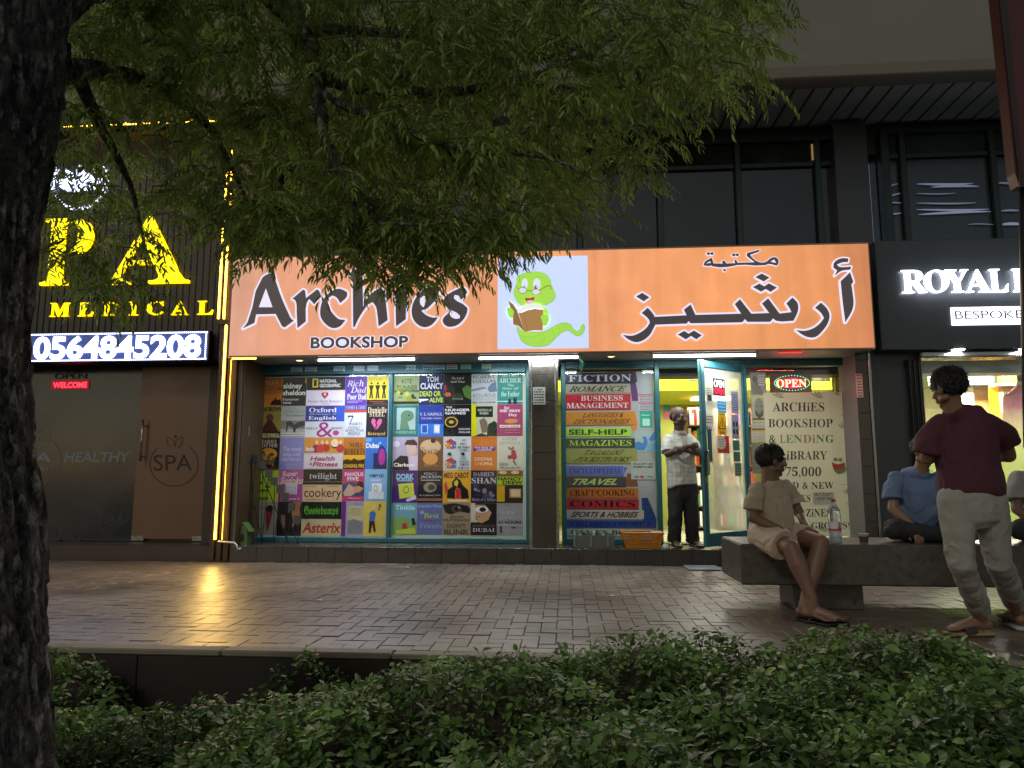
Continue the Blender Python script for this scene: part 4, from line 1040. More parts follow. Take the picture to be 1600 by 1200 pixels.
def letters(t, font, q, Y, mi, me, w, d, parent):
    """every letter a part of its own, at the place it has in the whole word"""
    vs, ts, asp = text_tris(t, font); r = pxr(*q, Y); k = 0
    # group triangles to letters by connected x ranges of single characters
    wid = []
    for ch in t:
        if ch == ' ': wid.append(.45); continue
        v2, t2, a2 = text_tris(ch, font); wid.append(a2)
    tot = None
    # measured extents: use prefix widths
    P_ = []
    for i in range(len(t)):
        pre = t[:i + 1]
    parent_vs = [(r[0] + (r[2] - r[0]) * v[0], r[3] + (r[1] - r[3]) * v[1]) for v in vs]
    # union-find over shared positions
    par = list(range(len(vs))); 
    def fd(a):
        while par[a] != a: par[a] = par[par[a]]; a = par[a]
        return a
    pos = {}
    for i, v in enumerate(vs):
        kk = (round(v[0], 5), round(v[1], 5))
        if kk in pos: par[fd(i)] = fd(pos[kk])
        else: pos[kk] = i
    for a, b, c in ts: par[fd(a)] = fd(b); par[fd(b)] = fd(c)
    gr = {}
    for tt in ts: gr.setdefault(fd(tt[0]), []).append(tt)
    for g_ in gr.values():
        mb = MB()
        if w > 0: ov, ot = union_outline(parent_vs, g_, w, 8); slab(mb, ov, ot, Y - d, Y - .001, me); slab2(mb, parent_vs, g_, Y - d - .0015, None, mi)
        else: slab2(mb, parent_vs, g_, Y - d, Y - .001, mi, me)
        mb.build('letter', parent)
def slab2(mb, vs, ts, a, b, m, ms=None):
    used = sorted({i for t in ts for i in t}); ix = {j: i for i, j in enumerate(used)}
    slab(mb, [vs[j] for j in used], [tuple(ix[i] for i in t) for t in ts], a, b, m, ms)
letters('BOOKSHOP', 'sb', (486, 526, 638, 544), YSIGN, m_ink, m_edge, .010, .010, sg)
# mascot panel
pr = pxr(778, 402, 919, 545, YSIGN)
lo = Flat(*pr, YSIGN - .03, None); lo.kw = dict(rough=.4, var=.03, emis=.72)
m_lb = emit('bccbf2', .95, 'lit_white_panel'); lo.mb.box(pr[0], pr[2], YSIGN - .03, YSIGN - .002, pr[3], pr[1], m_lb, .003)
lo.px = lambda a, b: wpt((770 + a / 7.5, 390 + b / 7.5), YSIGN - .03)
G1, G2, BR, BR2 = 'a6df52', '6fa832', 'a8804e', '7a5a34'
lo.line(G2, [(455, 262), (490, 185)], .004); lo.line(G2, [(475, 262), (520, 212)], .004)
lo.poly(G2, [(283, 888), (282, 940), (306, 1000), (336, 1072), (418, 1124), (530, 1139), (642, 1124), (704, 1074), (764, 1014), (832, 963), (880, 949), (918, 974), (968, 1009), (1012, 1014), (1064, 972), (1079, 900), (1062, 866), (1032, 898), (1027, 937), (990, 957), (953, 937), (913, 877), (862, 856), (798, 861), (718, 896), (638, 941), (585, 960), (400, 960), (350, 950)], sm=True)
lo.poly(G1, [(287, 892), (287, 940), (311, 998), (341, 1068), (420, 1119), (530, 1134), (640, 1119), (700, 1069), (760, 1010), (830, 959), (880, 944), (920, 969), (970, 1004), (1010, 1009), (1059, 969), (1074, 900), (1060, 872), (1036, 900), (1031, 940), (990, 961), (950, 941), (910, 881), (860, 861), (800, 866), (720, 901), (640, 946), (585, 966), (400, 966), (350, 958)], sm=True)
lo.poly(G1, [(590, 650), (640, 720), (660, 800), (630, 890), (590, 900), (560, 700)], sm=True)
for pts_ in ([(310, 1000), (380, 1030), (470, 1030), (560, 990), (590, 960)], [(600, 960), (605, 1040), (560, 1100)], [(690, 925), (715, 1000), (690, 1070)], [(760, 890), (790, 940), (770, 1000)], [(815, 868), (835, 910), (825, 955)], [(870, 865), (865, 905), (885, 940)], [(925, 905), (905, 935)], [(960, 945), (945, 965)], [(1000, 960), (1000, 1005)], [(1030, 935), (1052, 965)], [(1035, 905), (1070, 920)]):
    lo.line(G2, smooth(pts_ + pts_[::-1][1:-1], 1), .003) if False else lo.line(G2, pts_, .003)
    lo.n -= 1
lo.n += 1
HD = [(280, 330), (350, 285), (430, 268), (520, 262), (600, 280), (660, 330), (690, 420), (720, 490), (735, 540), (715, 590), (660, 630), (600, 655), (540, 640), (440, 650), (350, 655), (300, 620), (262, 560), (247, 500), (260, 450), (280, 400)]
cxh, cyh = 490, 460
lo.poly(G2, [(cxh + (a - cxh) * 1.015, cyh + (b - cyh) * 1.018) for a, b in HD], sm=True); lo.poly(G1, HD, sm=True)
lo.ell('dfe6f8', 375, 400, 36, 62); lo.ell('dfe6f8', 517, 405, 44, 66); lo.ell('9aa2d8', 368, 440, 16, 18); lo.ell('5a4aa0', 505, 445, 20, 24); lo.ell('e9ecfa', 512, 440, 8, 9)
lo.line(G2, [(335, 340), (350, 322), (378, 316)], .004); lo.line(G2, [(500, 318), (540, 316), (578, 332)], .004)
def ring(cx, cy, rx, ry, w, c):
    lo.line(c, [(cx + rx * math.cos(R(a)), cy + ry * math.sin(R(a))) for a in range(0, 365, 12)], w)
lo.ell('d9e2f4', 350, 480, 44, 32); lo.ell('d9e2f4', 507, 500, 44, 32)
ring(350, 480, 47, 35, .007, BR2); ring(507, 500, 47, 35, .007, BR2)
lo.line(BR2, [(398, 483), (430, 480), (460, 490)], .007); lo.line(BR2, [(552, 480), (610, 440), (650, 424), (675, 428), (682, 450), (672, 470)], .010); lo.line(BR2, [(305, 465), (282, 432), (268, 450)], .006)
lo.poly('a8402e', [(372, 565), (430, 572), (492, 555), (478, 600), (450, 640), (415, 640), (388, 605)], sm=True); lo.poly('e8c8dc', [(395, 606), (440, 596), (474, 600), (455, 634), (420, 638)], sm=True)
lo.poly('e9f2ee', [(330, 690), (360, 660), (420, 640), (520, 632), (590, 660), (592, 705), (490, 690), (400, 705), (345, 738), (300, 735), (180, 600), (240, 635), (290, 700)], sm=False)
lo.poly('8e6b3f', [(178, 598), (240, 645), (290, 725), (370, 960), (300, 895), (240, 880), (235, 760), (200, 660)]); lo.poly(BR, [(300, 738), (345, 742), (400, 715), (490, 696), (592, 710), (585, 950), (480, 948), (400, 962), (370, 962)], sm=False)
lo.line(BR2, [(368, 745), (408, 955)], .003)
lo.poly(G1, [(165, 690), (205, 680), (245, 720), (245, 765), (228, 812), (195, 790), (175, 745)], sm=True); lo.poly(G1, [(560, 790), (590, 762), (640, 765), (660, 810), (628, 895), (590, 895), (580, 850), (570, 820)], sm=True)
o = lo.build('picture_panel', sg); o['label'] = 'pale square panel with a green bookworm in glasses reading a book'
area('sign_glow', ((SX0 + SX1) / 2, YSIGN - .04, (ZSB + ZST) / 2), 7.2, 1.1, 66.0, (1, .78, .58), (R(-90), 0, 0), parent=sg)

# ---- tube lights under the sign
def tube_light(q, label, power, col=(.92, .97, 1)):
    Yt = YSIGN + .16; xa, xb = X(q[0], Yt, q[2]), X(q[1], Yt, q[2]); z = ZSB - .028
    t = thing('tube_light', label, 'lamp', ((xa + xb) / 2, Yt, ZSB), 'tube lights under the orange sign')
    MB().box(xa - .04, xb + .04, Yt - .03, Yt + .03, ZSB - .014, ZSB + .010, m_white, .004).build('batten', t)
    mb = MB(); mb.tube([(xa, Yt, z), (xb, Yt, z)], .014, emit('eef4ff', 14, 'tube_glow'), 10); mb.build('tube', t, smooth=True)
    mb = MB(); mb.box(xa - .03, xa - .001, Yt - .018, Yt + .018, z - .018, ZSB - .0145, m_white, .003); mb.box(xb + .001, xb + .03, Yt - .018, Yt + .018, z - .018, ZSB - .0145, m_white, .003); mb.build('end_cap', t)
    area('lamp_or_fill_light', ((xa + xb) / 2, Yt, z - .02), xb - xa, .03, power, col, parent=t)
    return t
tube_light((498, 648, 562), 'white tube light under the sign above the left poster window', 36, (.80, .90, 1))
tube_light((749, 903, 561), 'white tube light under the sign in front of the tiled pillar', 36, (.90, 1, .96))
tube_light((1021, 1180, 557), 'white tube light under the sign above the open door', 32, (.93, 1, .98))
for i, px in enumerate((468, 955)):
    Yt = YSIGN + .3; c = at(px, 562, Yt); t = thing('downlight', ['small round warm downlight left of the first tube light', 'small round downlight in the soffit right of the pillar'][i], 'lamp', (c.x, Yt, ZSB), 'round downlights in the sign soffit')
    MB().lathe((c.x, Yt, ZSB + .0), [(.001, .011), (.055, .011), (.06, .002), (.045, -.006), (.04, -.003)], m_white, 20).build('trim', t, smooth=True)
    MB().lathe((c.x, Yt, ZSB + .0), [(.0, -.004), (.038, -.004)], emit('ffdca0', 4 - i, 'bulb'), 20).build('bulb', t)
# red glow strip : a red lit string behind the right end of the sign edge
rb = thing('red_light_strip', 'short red light strip under the right end of the orange sign', 'lamp', (X(1232, YSIGN + .12), YSIGN + .12, ZSB))
mb = MB(); xa, xb = X(1218, YSIGN + .12, 550), X(1252, YSIGN + .12, 550); mb.box(xa, xb, YSIGN + .10, YSIGN + .14, ZSB - .004, ZSB + .010, m_black); mb.build('holder', rb)
mb = MB(); mb.box(xa, xb, YSIGN + .108, YSIGN + .132, ZSB - .010, ZSB - .0045, emit('ff1818', 3.2, 'red_strip')); mb.build('strip', rb)
area('lamp_or_fill_light', ((xa + xb) / 2 + .2, YSIGN + .12, ZSB - .03), .5, .03, 3.0, (1, .10, .08), parent=rb)
# cloth hanging from the soffit
cl = MB(); Yc = YSIGN + .14; base = at(908, 560, Yc); P_ = [(0, 0), (-.01, -.05), (.012, -.10), (-.005, -.16), (.0, -.20)]; wd = [.018, .032, .042, .034, .012]
vs = []
for (dx, dz), w in zip(P_, wd):
    for k in range(5): u = k / 4 - .5; vs.append((base.x + dx + u * w * 1.3, Yc + .012 * math.cos(k * 2.2 + dz * 20), ZSB + dz))
cl.add(vs, [(j * 5 + k, j * 5 + k + 1, j * 5 + 6 + k, j * 5 + 5 + k) for j in range(4) for k in range(4)], mat('6fc0a4', rough=.8, var=.1, name='green_cloth'))
tagit(cl.build('cloth_scrap', smooth=True), 'scrap of pale green cloth hanging from the soffit beside the pillar', 'cloth')

# ================================================================== WINDOW POSTERS
def scene_art(kind, cols):
    """plain generic picture pieces for covers: sky, ground and simple silhouettes"""
    def d(f):
        rs_ = random.Random(kind * 13 + 5)
        if kind == 0:      # landscape
            f.poly(cols[0], [(0, .62), (.25, .55), (.5, .64), (.75, .56), (1, .62), (1, 1), (0, 1)]); f.poly(cols[1], [(.5, .9), (.62, .72), (.7, .78), (.78, .68), (.95, .86), (1, 1), (.45, 1)])
        elif kind == 1:    # three plain standing figures
            for cx in (.2, .5, .8):
                f.ell(cols[0], cx, .30, .05, .045); f.poly(cols[0], [(cx - .12, .38), (cx + .12, .38), (cx + .05, .62), (cx + .10, .96), (cx + .02, .96), (cx, .70), (cx - .02, .96), (cx - .10, .96), (cx - .05, .62)])
        elif kind == 2:    # mottled picture
            for i in range(14): f.ell(cols[i % len(cols)], rs_.uniform(.15, .85), rs_.uniform(.45, .85), rs_.uniform(.05, .14), rs_.uniform(.03, .09), 9)
    return d
SER, SB, IT, BI, SCR, SI, MO = 'serif', 'sb', 'it', 'bi', 'script', 'si', 'mono'
WT, BK = 'e2e2e0', '161618'
LP = []   # left poster: (x0,y0,x1,y1,base,draw)
def cv(L, x0, y0, x1, y1, base, *ops): L.append((x0, y0, x1, y1, base, ops))
T = lambda t, f, c, a, b, d, e, s=0: ('t', t, f, c, a, b, d, e, s)
Rr = lambda c, a, b, d, e: ('r', c, a, b, d, e)
El = lambda c, a, b, d, e: ('e', c, a, b, d, e)
Pl = lambda c, p: ('p', c, p)
Ar = lambda k, *c: ('a', k, c)
a0, a1, a2, a3, a4, a5 = 407.5, 442, 479.5, 540, 574, 607.5
cv(LP, a0, 589, a1, 634, 'a5662e', T('WILBUR', SER, 'd59a58', .2, .1, .8, .25), Rr('7a3a24', .05, .36, 1, .43), T('THE QUEST', SB, 'c98a58', .2, .37, .8, .42), Pl('c47a30', [(0, .62), (1, .55), (1, 1), (0, 1)]), Pl('2c1c1c', [(.5, .93), (.55, .82), (.66, .80), (.7, .68), (.78, .80), (.95, .76), (1, .9), (1, .97), (.5, .97)]))
cv(LP, a1, 589, a2, 634, BK, T('sidney', SB, WT, .04, .20, .82, .45), T('sheldon', SB, WT, .03, .45, .97, .63), T('if tomorrow', SB, 'b8b8b8', .04, .72, .7, .82), T('comes', SB, 'b8b8b8', .04, .86, .4, .93), Rr('c88a3a', .95, .05, 1, .2))
cv(LP, a2, 589, a3, 609.5, '1a1c22', Rr('d8c23a', .15, .12, .30, .80), Rr('1a1c22', .19, .22, .26, .70), T('NATIONAL', SB, WT, .34, .18, .78, .44), T('GEOGRAPHIC', SB, WT, .34, .52, .88, .80))
cv(LP, a2, 609.5, a3, 634, 'd9d2e4', Rr('e8a8b8', 0, 0, 1, .04), Rr('e8a8b8', 0, .96, 1, 1), Pl('a82c34', [(.48, .58), (.39, .30), (.41, .15), (.47, .14), (.485, .2), (.5, .14), (.56, .15), (.58, .30)]), El('e0c0a0', .485, .27, .035, .09), T('Precious Hearts Romances', SCR, '4a2a4a', .04, .62, .94, .80), T('presents', SCR, '4a2a4a', .4, .86, .6, .94))
cv(LP, a2, 634, a3, 658.5, '1d2f86', Rr('2a50b8', .80, 0, 1, 1), T('Oxford', SER, 'd8dcea', .09, .12, .80, .42), T('Dictionary of', SER, '8fa0d0', .1, .46, .80, .62), T('English', SER, 'd8dcea', .08, .66, .80, .96))
cv(LP, a2, 658.5, a3, 683.5, 'c8cad6', T('&', SER, '97257a', .30, .04, .72, .98), T('MILLS', SER, '3a3a48', .02, .36, .32, .50), T('BOON', SER, '3a3a48', .68, .36, .96, .50), El('b03a8a', .80, .72, .08, .16))
cv(LP, a3, 589, a4, 634, '5a35a0', T('Rich', SCR, 'e4d8c0', .08, .12, .85, .34), T('Dad', SCR, 'e4d8c0', .25, .36, .98, .56), T('Poor Dad', SER, WT, .10, .60, .98, .80), Rr('b0a0d0', .1, .84, .8, .86), Rr('b0a0d0', .1, .89, .6, .91))
cv(LP, a3, 634, a4, 645, '2b2f8e', T('STEPHEN R. COVEY', SER, 'd0c8e0', .03, .05, .97, .55), Rr('b8403a', 0, .62, 1, 1))
cv(LP, a3, 645, a4, 683.5, 'ccd0de', T('7', SER, '1f2438', .16, .12, .42, .48), T('HABITS', 'sans', '3a3f5a', .28, .40, .82, .52), T('HIGHLY', 'sans', '3a3f5a', .2, .56, .74, .66), T('EFFECTIVE', 'sans', '3a3f5a', .08, .68, .9, .78), T('PEOPLE', 'sans', '3a3f5a', .2, .80, .74, .92))
cv(LP, a4, 589, a5, 625, 'd9c32a', T('of Light', SCR, '8a7a20', .1, .04, .7, .2), Ar(1, '1e1a14'))
cv(LP, a4, 625, a5, 633.5, '2a1410', Rr('8a4a3a', .15, .3, .8, .42), Rr('8a4a3a', .3, .65, .9, .75))
cv(LP, a4, 633.5, a5, 683.5, '1a1420', T('Danielle', SER, 'cfc0a0', .06, .06, .95, .24), T('STEEL', SER, 'cfc0a0', .15, .22, .85, .36), Pl('c85a9a', [(.45, .78), (.24, .55), (.26, .44), (.38, .42), (.46, .50), (.41, .56), (.48, .62), (.43, .68)]), Pl('c85a9a', [(.50, .78), (.72, .56), (.74, .46), (.62, .42), (.53, .50), (.48, .56), (.54, .62), (.48, .68)]), T('Betrayal', SER, 'd0a868', .08, .84, .90, .97))
cv(LP, a0, 634, a1, 684, '8c8038', T('DAN BROWN', SB, '1c160e', .05, .03, .98, .17), El('5a3a24', .5, .36, .17, .12), Pl('4a2420', [(.10, .80), (.40, .45), (.60, .45), (.92, .80)]), Rr('2a1a12', 0, .80, 1, .92), T('LOST SYMBOL', SB, 'cfc48a', .02, .86, .98, .98))
cv(LP, a0, 684, a1, 733, '1c1a1c', T('HARRY', SER, 'c4b49a', .10, .05, .88, .16), T('POTTER', SER, 'c4b49a', .06, .18, .90, .30), El('c88a2a', .5, .52, .40, .20), Ar(2, '6a5a3a', '3a3020', '8a6a3a'), Rr('5a2018', 0, .93, 1, 1))
cv(LP, a0, 733, a1, 784, '9fb82a', *[T(w, SB, '1e2a10', *q) for w, q in (('TSZ', (.5, .08, .76, .16)), ('WITH', (.55, .30, .82, .38)), ('THIS', (.08, .38, .3, .46)), ('MAN', (.42, .50, .66, .58)), ('DANGEROUS', (.06, .62, .6, .70)), ('LOVE SONG', (.05, .86, .6, .95)))])
cv(LP, a0, 784, a1, 836, '8f887a', El('7a6a5a', .32, .5, .22, .36), El('8f887a', .32, .5, .19, .32), El('2a1a16', .66, .22, .16, .12), Pl('7a2a2a', [(.5, .30), (.82, .30), (.7, .70), (.60, .92), (.52, .6)]))
cv(LP, a1, 634, a2, 684, '9c9ea0', T('JOHN', 'sans', '8a9a6a', .3, .04, .6, .12), T('GRISHAM', 'sans', '7a8a5a', .08, .13, .94, .23), T('The Litigators', SER, '3a3a3a', .18, .27, .96, .34), Rr('6c6c6e', 0, .46, 1, .72), Pl('2a2a2c', [(.2, .50), (.4, .46), (.55, .58), (.75, .50), (1, .48), (1, .62), (.66, .70), (.6, .84), (.54, .84), (.5, .68), (.3, .62), (.28, .80), (.22, .80), (.22, .6)]), Rr('c0c0c2', 0, .84, 1, .87), Rr('c0c0c2', 0, .92, 1, .95))
cv(LP, a1, 684, a2, 733, '7a7ab4', T('The monk', 'sans', 'b8b8dc', .14, .28, .90, .42), T('who sold', 'sans', 'b8b8dc', .14, .46, .84, .58), T('his Ferrari', 'sans', 'b8b8dc', .14, .62, .88, .74), Rr('9a9ac8', .2, .86, .8, .87))
cv(LP, a1, 733, a2, 784, '9a4a8a', T('Super', SI, 'c8b8a8', .12, .06, .74, .26, .1), T('Sudoku', SI, 'c8b8a8', .04, .24, .96, .46, .1), Rr('cfcad0', .30, .44, .78, .78), *[Rr('8a7a8a', .30 + .06 * i, .44, .31 + .06 * i, .78) for i in range(1, 8)], *[Rr('8a7a8a', .30, .44 + .042 * i, .78, .446 + .042 * i) for i in range(1, 8)], T('Volume 2', SB, 'd0b8c8', .16, .88, .9, .95))
cv(LP, a1, 784, a2, 838, '121214', Pl('a06a4a', [(.62, 0), (.98, 0), (.92, .20), (.98, .56), (.86, .72), (.78, .62), (.62, .80), (.66, .56), (.60, .34)]), Pl('7a5a44', [(.16, .38), (.34, .40), (.36, .62), (.28, .84), (.18, .6)]), Pl('5a7a3a', [(.44, .3), (.56, .1), (.50, .34)]))
cv(LP, a2, 683.5, a3, 708, 'c88a3a', *[El(c, x, y, .10, .26) for c, x, y in (('b03030', .56, .66), ('8a2a50', .30, .72), ('c83a3a', .42, .70), ('20202a', .78, .45), ('b0303a', .92, .70), ('e0c8a8', .78, .36))], *[El('e0bc94', x, .32, .04, .13) for x in (.32, .46, .58, .93)], T('Archie', SI, 'e8e0f0', .04, .58, .26, .88))
cv(LP, a2, 708, a3, 733, 'c8c4cc', Rr('9a94a0', .02, .04, .98, .06), Rr('9a94a0', .02, .94, .98, .96), T('Health', SI, 'a02860', .16, .20, .78, .48, .06), T('&', SI, 'a02860', .15, .58, .22, .74), T('Fitness', SI, 'a02860', .23, .54, .86, .84, .06))
cv(LP, a2, 733, a3, 757.5, '15151a', T('twilight', SER, 'a8a8b0', .16, .24, .86, .74), Rr('8a8a92', 0, .80, 1, .82))
cv(LP, a2, 757.5, a3, 784, 'c9a888', T('cookery', 'sans', '1a1614', .04, .18, .98, .90), Rr('a06a40', .06, .08, .36, .11), Rr('a06a40', .6, .08, .92, .11), Rr('a06a40', .1, .86, .5, .89))
cv(LP, a2, 784, a3, 811, '0f1a10', T('Goosebumps', 'frak', '5fae35', .06, .22, .92, .86))
cv(LP, a2, 811, a3, 838, 'b8b08a', T('Asterix', SI, 'b02a20', .02, .18, .98, .82, .05))
cv(LP, a3, 683.5, a4, 733, 'b06a28', T('NORA', SER, '3a1a10', .28, .16, .86, .32), T('ROBERTS', SER, '2a120c', .04, .35, .98, .56), Rr('d8a82a', 0, .56, 1, .70), Pl('2a1408', [(0, .74), (.2, .68), (.35, .74), (.5, .66), (.7, .74), (1, .68), (1, .80), (0, .80)]), Rr('1a0e08', 0, .80, 1, 1), T('CHASING FIRE', SB, 'd8a83a', .03, .84, .97, .96))
cv(LP, a3, 733, a4, 783, 'b03a6a', T('FAMOUS', SI, 'd8d0e0', .10, .10, .95, .22), T('FIVE', SI, 'd8d0e0', .22, .24, .74, .36), Pl('3a4a6a', [(0, .46), (.4, .40), (1, .5), (1, .84), (0, .84)]), Pl('c0a090', [(.05, .74), (.3, .46), (.5, .56), (.6, .76), (.4, .84), (.1, .84)]), El('2a1a16', .82, .48, .15, .10), Pl('c88a70', [(.5, .56), (.74, .52), (.96, .60), (.8, .72), (.55, .74)]), T('Blyton', SB, 'e08aa0', .3, .88, .86, .95))
cv(LP, a3, 783, a4, 838, '9a98b0', Rr('6a2a7a', 0, 0, .20, 1), Rr('b8b088', .28, .14, 1, .54), T('ROALD', SER, '6a6a9a', .55, .04, .9, .10), Pl('7a7a80', [(.3, .56), (.6, .50), (.95, .60), (.98, .92), (.3, .92)]), *[T(w, SCR, '8a8468', .35, .18 + .08 * i, .9, .24 + .08 * i) for i, w in enumerate(('Charlie', 'and the', 'Factory'))])
cv(LP, a4, 683.5, a5, 733, '2a6ac0', T('Dubai', SB, WT, .03, .18, .62, .34), Rr('5aa0d8', .02, .02, .28, .14), Rr('141a50', .38, .50, 1, 1), Pl('1a2480', [(.56, .50), (.64, .30), (.78, .24), (.90, .34), (.97, .52), (.97, .86), (.56, .86)]), El('b02a90', .77, .62, .15, .26), Pl('6ac0e8', [(.58, .22), (.68, .12), (.76, .22), (.68, .20)]))
cv(LP, a4, 733, a5, 783, '7aaad8', T('WIMPY KID', SB, '1a2430', .2, .16, .88, .26), T('DIARY', SB, 'cfe0f0', .3, .32, .78, .38), Rr('dce0e4', .30, .44, .80, .80), Rr('1a2430', .32, .46, .34, .74), El('8a8e96', .52, .60, .10, .10), El('dce0e4', .52, .60, .07, .07), Rr('c8d0d8', .2, .70, .9, .94))
cv(LP, a4, 783, a5, 838, 'cbb552', El('d8b88a', .47, .16, .08, .07), Pl('3a6ab0', [(.26, .32), (.44, .26), (.56, .34), (.50, .56), (.26, .56)]), Pl('3a2420', [(.26, .56), (.50, .56), (.58, .86), (.48, .88), (.40, .66), (.34, .90), (.24, .90)]), T('?', SER, '2a2a2a', .66, .08, .80, .26), Pl('c8a878', [(.54, .5), (.62, .60), (.58, .64)]))
LP[-1][5] + ()
RP = []
b0_, b1_, b2_, b3_, b4_, b5_ = 616.5, 655, 694, 737, 777, 816.8
cv(RP, b0_, 585, b1_, 632.5, '8a9a6a', Rr('55604a', 0, .50, 1, .58), T('KITE', 'sans', '1c2218', .30, .14, .72, .28), T('RUNNER', 'sans', '1c2218', .12, .34, .94, .50), Ar(2, '8a9028', '2a3020', '6a7a30', 'b0b060'), Rr('20281c', 0, .88, 1, .95))
cv(RP, b1_, 585, b2_, 632.5, '1a2050', T('TOM', SB, 'd0d4e4', .30, .06, .78, .24), T('CLANCY', SB, 'd0d4e4', .06, .27, .97, .48), T('DEAD OR', SB, 'b8d030', .03, .54, .88, .72), T('ALIVE', SB, 'b8d030', .42, .76, .97, .92), Pl(WT, [(0, .80), (.35, .80), (.4, .84), (.1, .88), (.05, .94)]))
cv(RP, b2_, 583, b3_, 632, '171a18', T('The God of', SER, 'b8b8b0', .28, .12, .72, .20), T('Small Things', SER, 'b8b8b0', .24, .24, .76, .32), Pl('4a6a30', [(.66, .5), (.84, .38), (1, .48), (1, .86), (.76, .76)]), El('c05a28', .14, .68, .12, .07), Pl('a02a4a', [(0, .44), (.06, .34), (.1, .5), (.04, .62)]), El('2a3a22', .5, .75, .2, .12), T('WINNER', SER, '8a8a80', .3, .80, .7, .86))
cv(RP, b3_, 583, b4_, 632, 'a8aab0', T('ROBERT', 'sans', '2e3038', .05, .08, .92, .18), T('LUDLUM', 'sans', '2e3038', .05, .22, .92, .32), Pl('5a6a8a', [(.75, .36), (.95, .28), (1, .6), (.7, .62), (.62, .5)]), Pl('6a7a9a', [(0, .52), (.5, .44), (.6, .5), (0, .60)]), T('BOURNE', 'sans', '6a6c74', .05, .66, .95, .78), T('IMPERATIVE', 'sans', '8a8c94', .05, .80, .95, .88), T('ERIC VAN LUSTBADER', SB, '3a3c44', .05, .92, .95, .97))
cv(RP, b4_, 583, b5_, 632, '2f7a78', T('JEFFREY', SER, '9ac0b0', .18, .04, .86, .14), T('ARCHER', SER, 'a8ccb8', .08, .17, .94, .32), T('The', SER, 'a0c0b0', .4, .36, .66, .44), T('Sins of', SER, 'a0c0b0', .2, .46, .84, .54), T('the Father', SER, 'a8ccb8', .15, .60, .88, .76), Rr('a8c8c8', 0, .90, 1, .93), Pl('122a3a', [(.42, 1), (.44, .84), (.54, .84), (.56, 1)]), Pl('122a3a', [(.62, 1), (.64, .80), (.76, .80), (.78, 1)]))
cv(RP, b0_, 632.5, b1_, 682, '1f6e72', Rr('9ab0b0', .12, .08, .88, .78), El('587a62', .55, .34, .27, .18), Pl('587a62', [(.30, .40), (.55, .48), (.66, .78), (.26, .78)]), El('20302a', .62, .32, .035, .025), T('INHERITANCE', SER, '9ac0a0', .08, .82, .92, .91))
cv(RP, b1_, 632.5, b2_, 682, '23388e', T('V. S. NAIPAUL', 'sans', 'c8d0e8', .05, .24, .95, .34), T('THE LOSER MISSING', 'sans', 'c8d0e8', .1, .40, .92, .45), Rr('2e6ac8', .0, .60, 1, 1), Rr('a8c8f0', .12, .62, .38, .90), Rr('1a4aa0', .15, .64, .35, .88), Rr('a8c8f0', .62, .62, .86, .90), Rr('e0e0d0', .66, .66, .82, .86))
cv(RP, b2_, 632, b3_, 682, '14141c', T('THE', SB, 'c8c8cc', .08, .05, .30, .11), T('HUNGER', SB, 'd4d4d8', .05, .13, .95, .21), T('GAMES', SB, 'd4d4d8', .05, .23, .80, .31), El('c09a3a', .28, .55, .24, .17), El('14141c', .28, .55, .20, .14), El('c09a3a', .28, .55, .09, .05), T('SUZANNE', SB, 'b0b0b8', .55, .74, .96, .80), T('COLLINS', SB, 'b0b0b8', .55, .84, .96, .90))
cv(RP, b3_, 632, b4_, 682, 'a8a89a', Rr('bcb812', 0, 0, .22, 1), Rr('16201a', .17, .06, .84, .40), T('NICHOLAS', SER, 'b8c0b0', .24, .14, .78, .22), T('SPARKS', SER, 'b8c0b0', .32, .24, .66, .32), Pl('6a5a4a', [(.30, .5), (.5, .42), (.62, .56), (.66, .86), (.42, .9)]), Pl('1e2a20', [(.66, .62), (.9, .52), (1, .6), (1, 1), (.6, .98)]), Pl('2a2620', [(.1, 1), (.4, .9), (.7, 1)]))
cv(RP, b4_, 632, b5_, 682, '8c3a5e', T('for', SER, 'e4d0d8', .28, .06, .48, .16), T('one more', SER, 'e4d0d8', .10, .17, .90, .25), T('Day', SER, 'e4d0d8', .44, .29, .78, .40), El('b87a4a', .55, .53, .26, .07), Rr('d8c8c0', .10, .65, .90, .73), T('MITCH ALBOM', SB, '6a3a4a', .16, .67, .84, .71), Rr('c08aa0', .3, .80, .9, .81), Rr('c08aa0', .3, .88, .9, .89))
cv(RP, b0_, 682, b1_, 735, 'a8a0b8', Pl('3a2c34', [(.45, .22), (.55, .10), (.85, .08), (.98, .2), (.96, .34), (.55, .3)]), Pl('c8a8a0', [(.52, .24), (.95, .26), (.92, .52), (.7, .62), (.56, .5)]), Pl('1e1a24', [(.02, .74), (.3, .56), (.6, .58), (.66, 1), (0, 1)]), Pl('c8b8d0', [(.66, .6), (1, .55), (1, 1), (.68, 1)]), T('Clarkson', SB, 'e8e0e4', .04, .78, .90, .89), El('d0c8d8', .14, .22, .14, .10))
cv(RP, b1_, 682, b2_, 735, '6a4a34', El('c8a888', .5, .3, .42, .22), El('c88a4a', .5, .66, .3, .18), T('the', SER, '5a4030', .14, .30, .26, .36), T('MAGIC', SER, '6a5440', .12, .38, .92, .50), El('3a2a24', .6, .12, .10, .07), T('Rhonda Byrne', SCR, 'b89a7a', .24, .82, .82, .90))
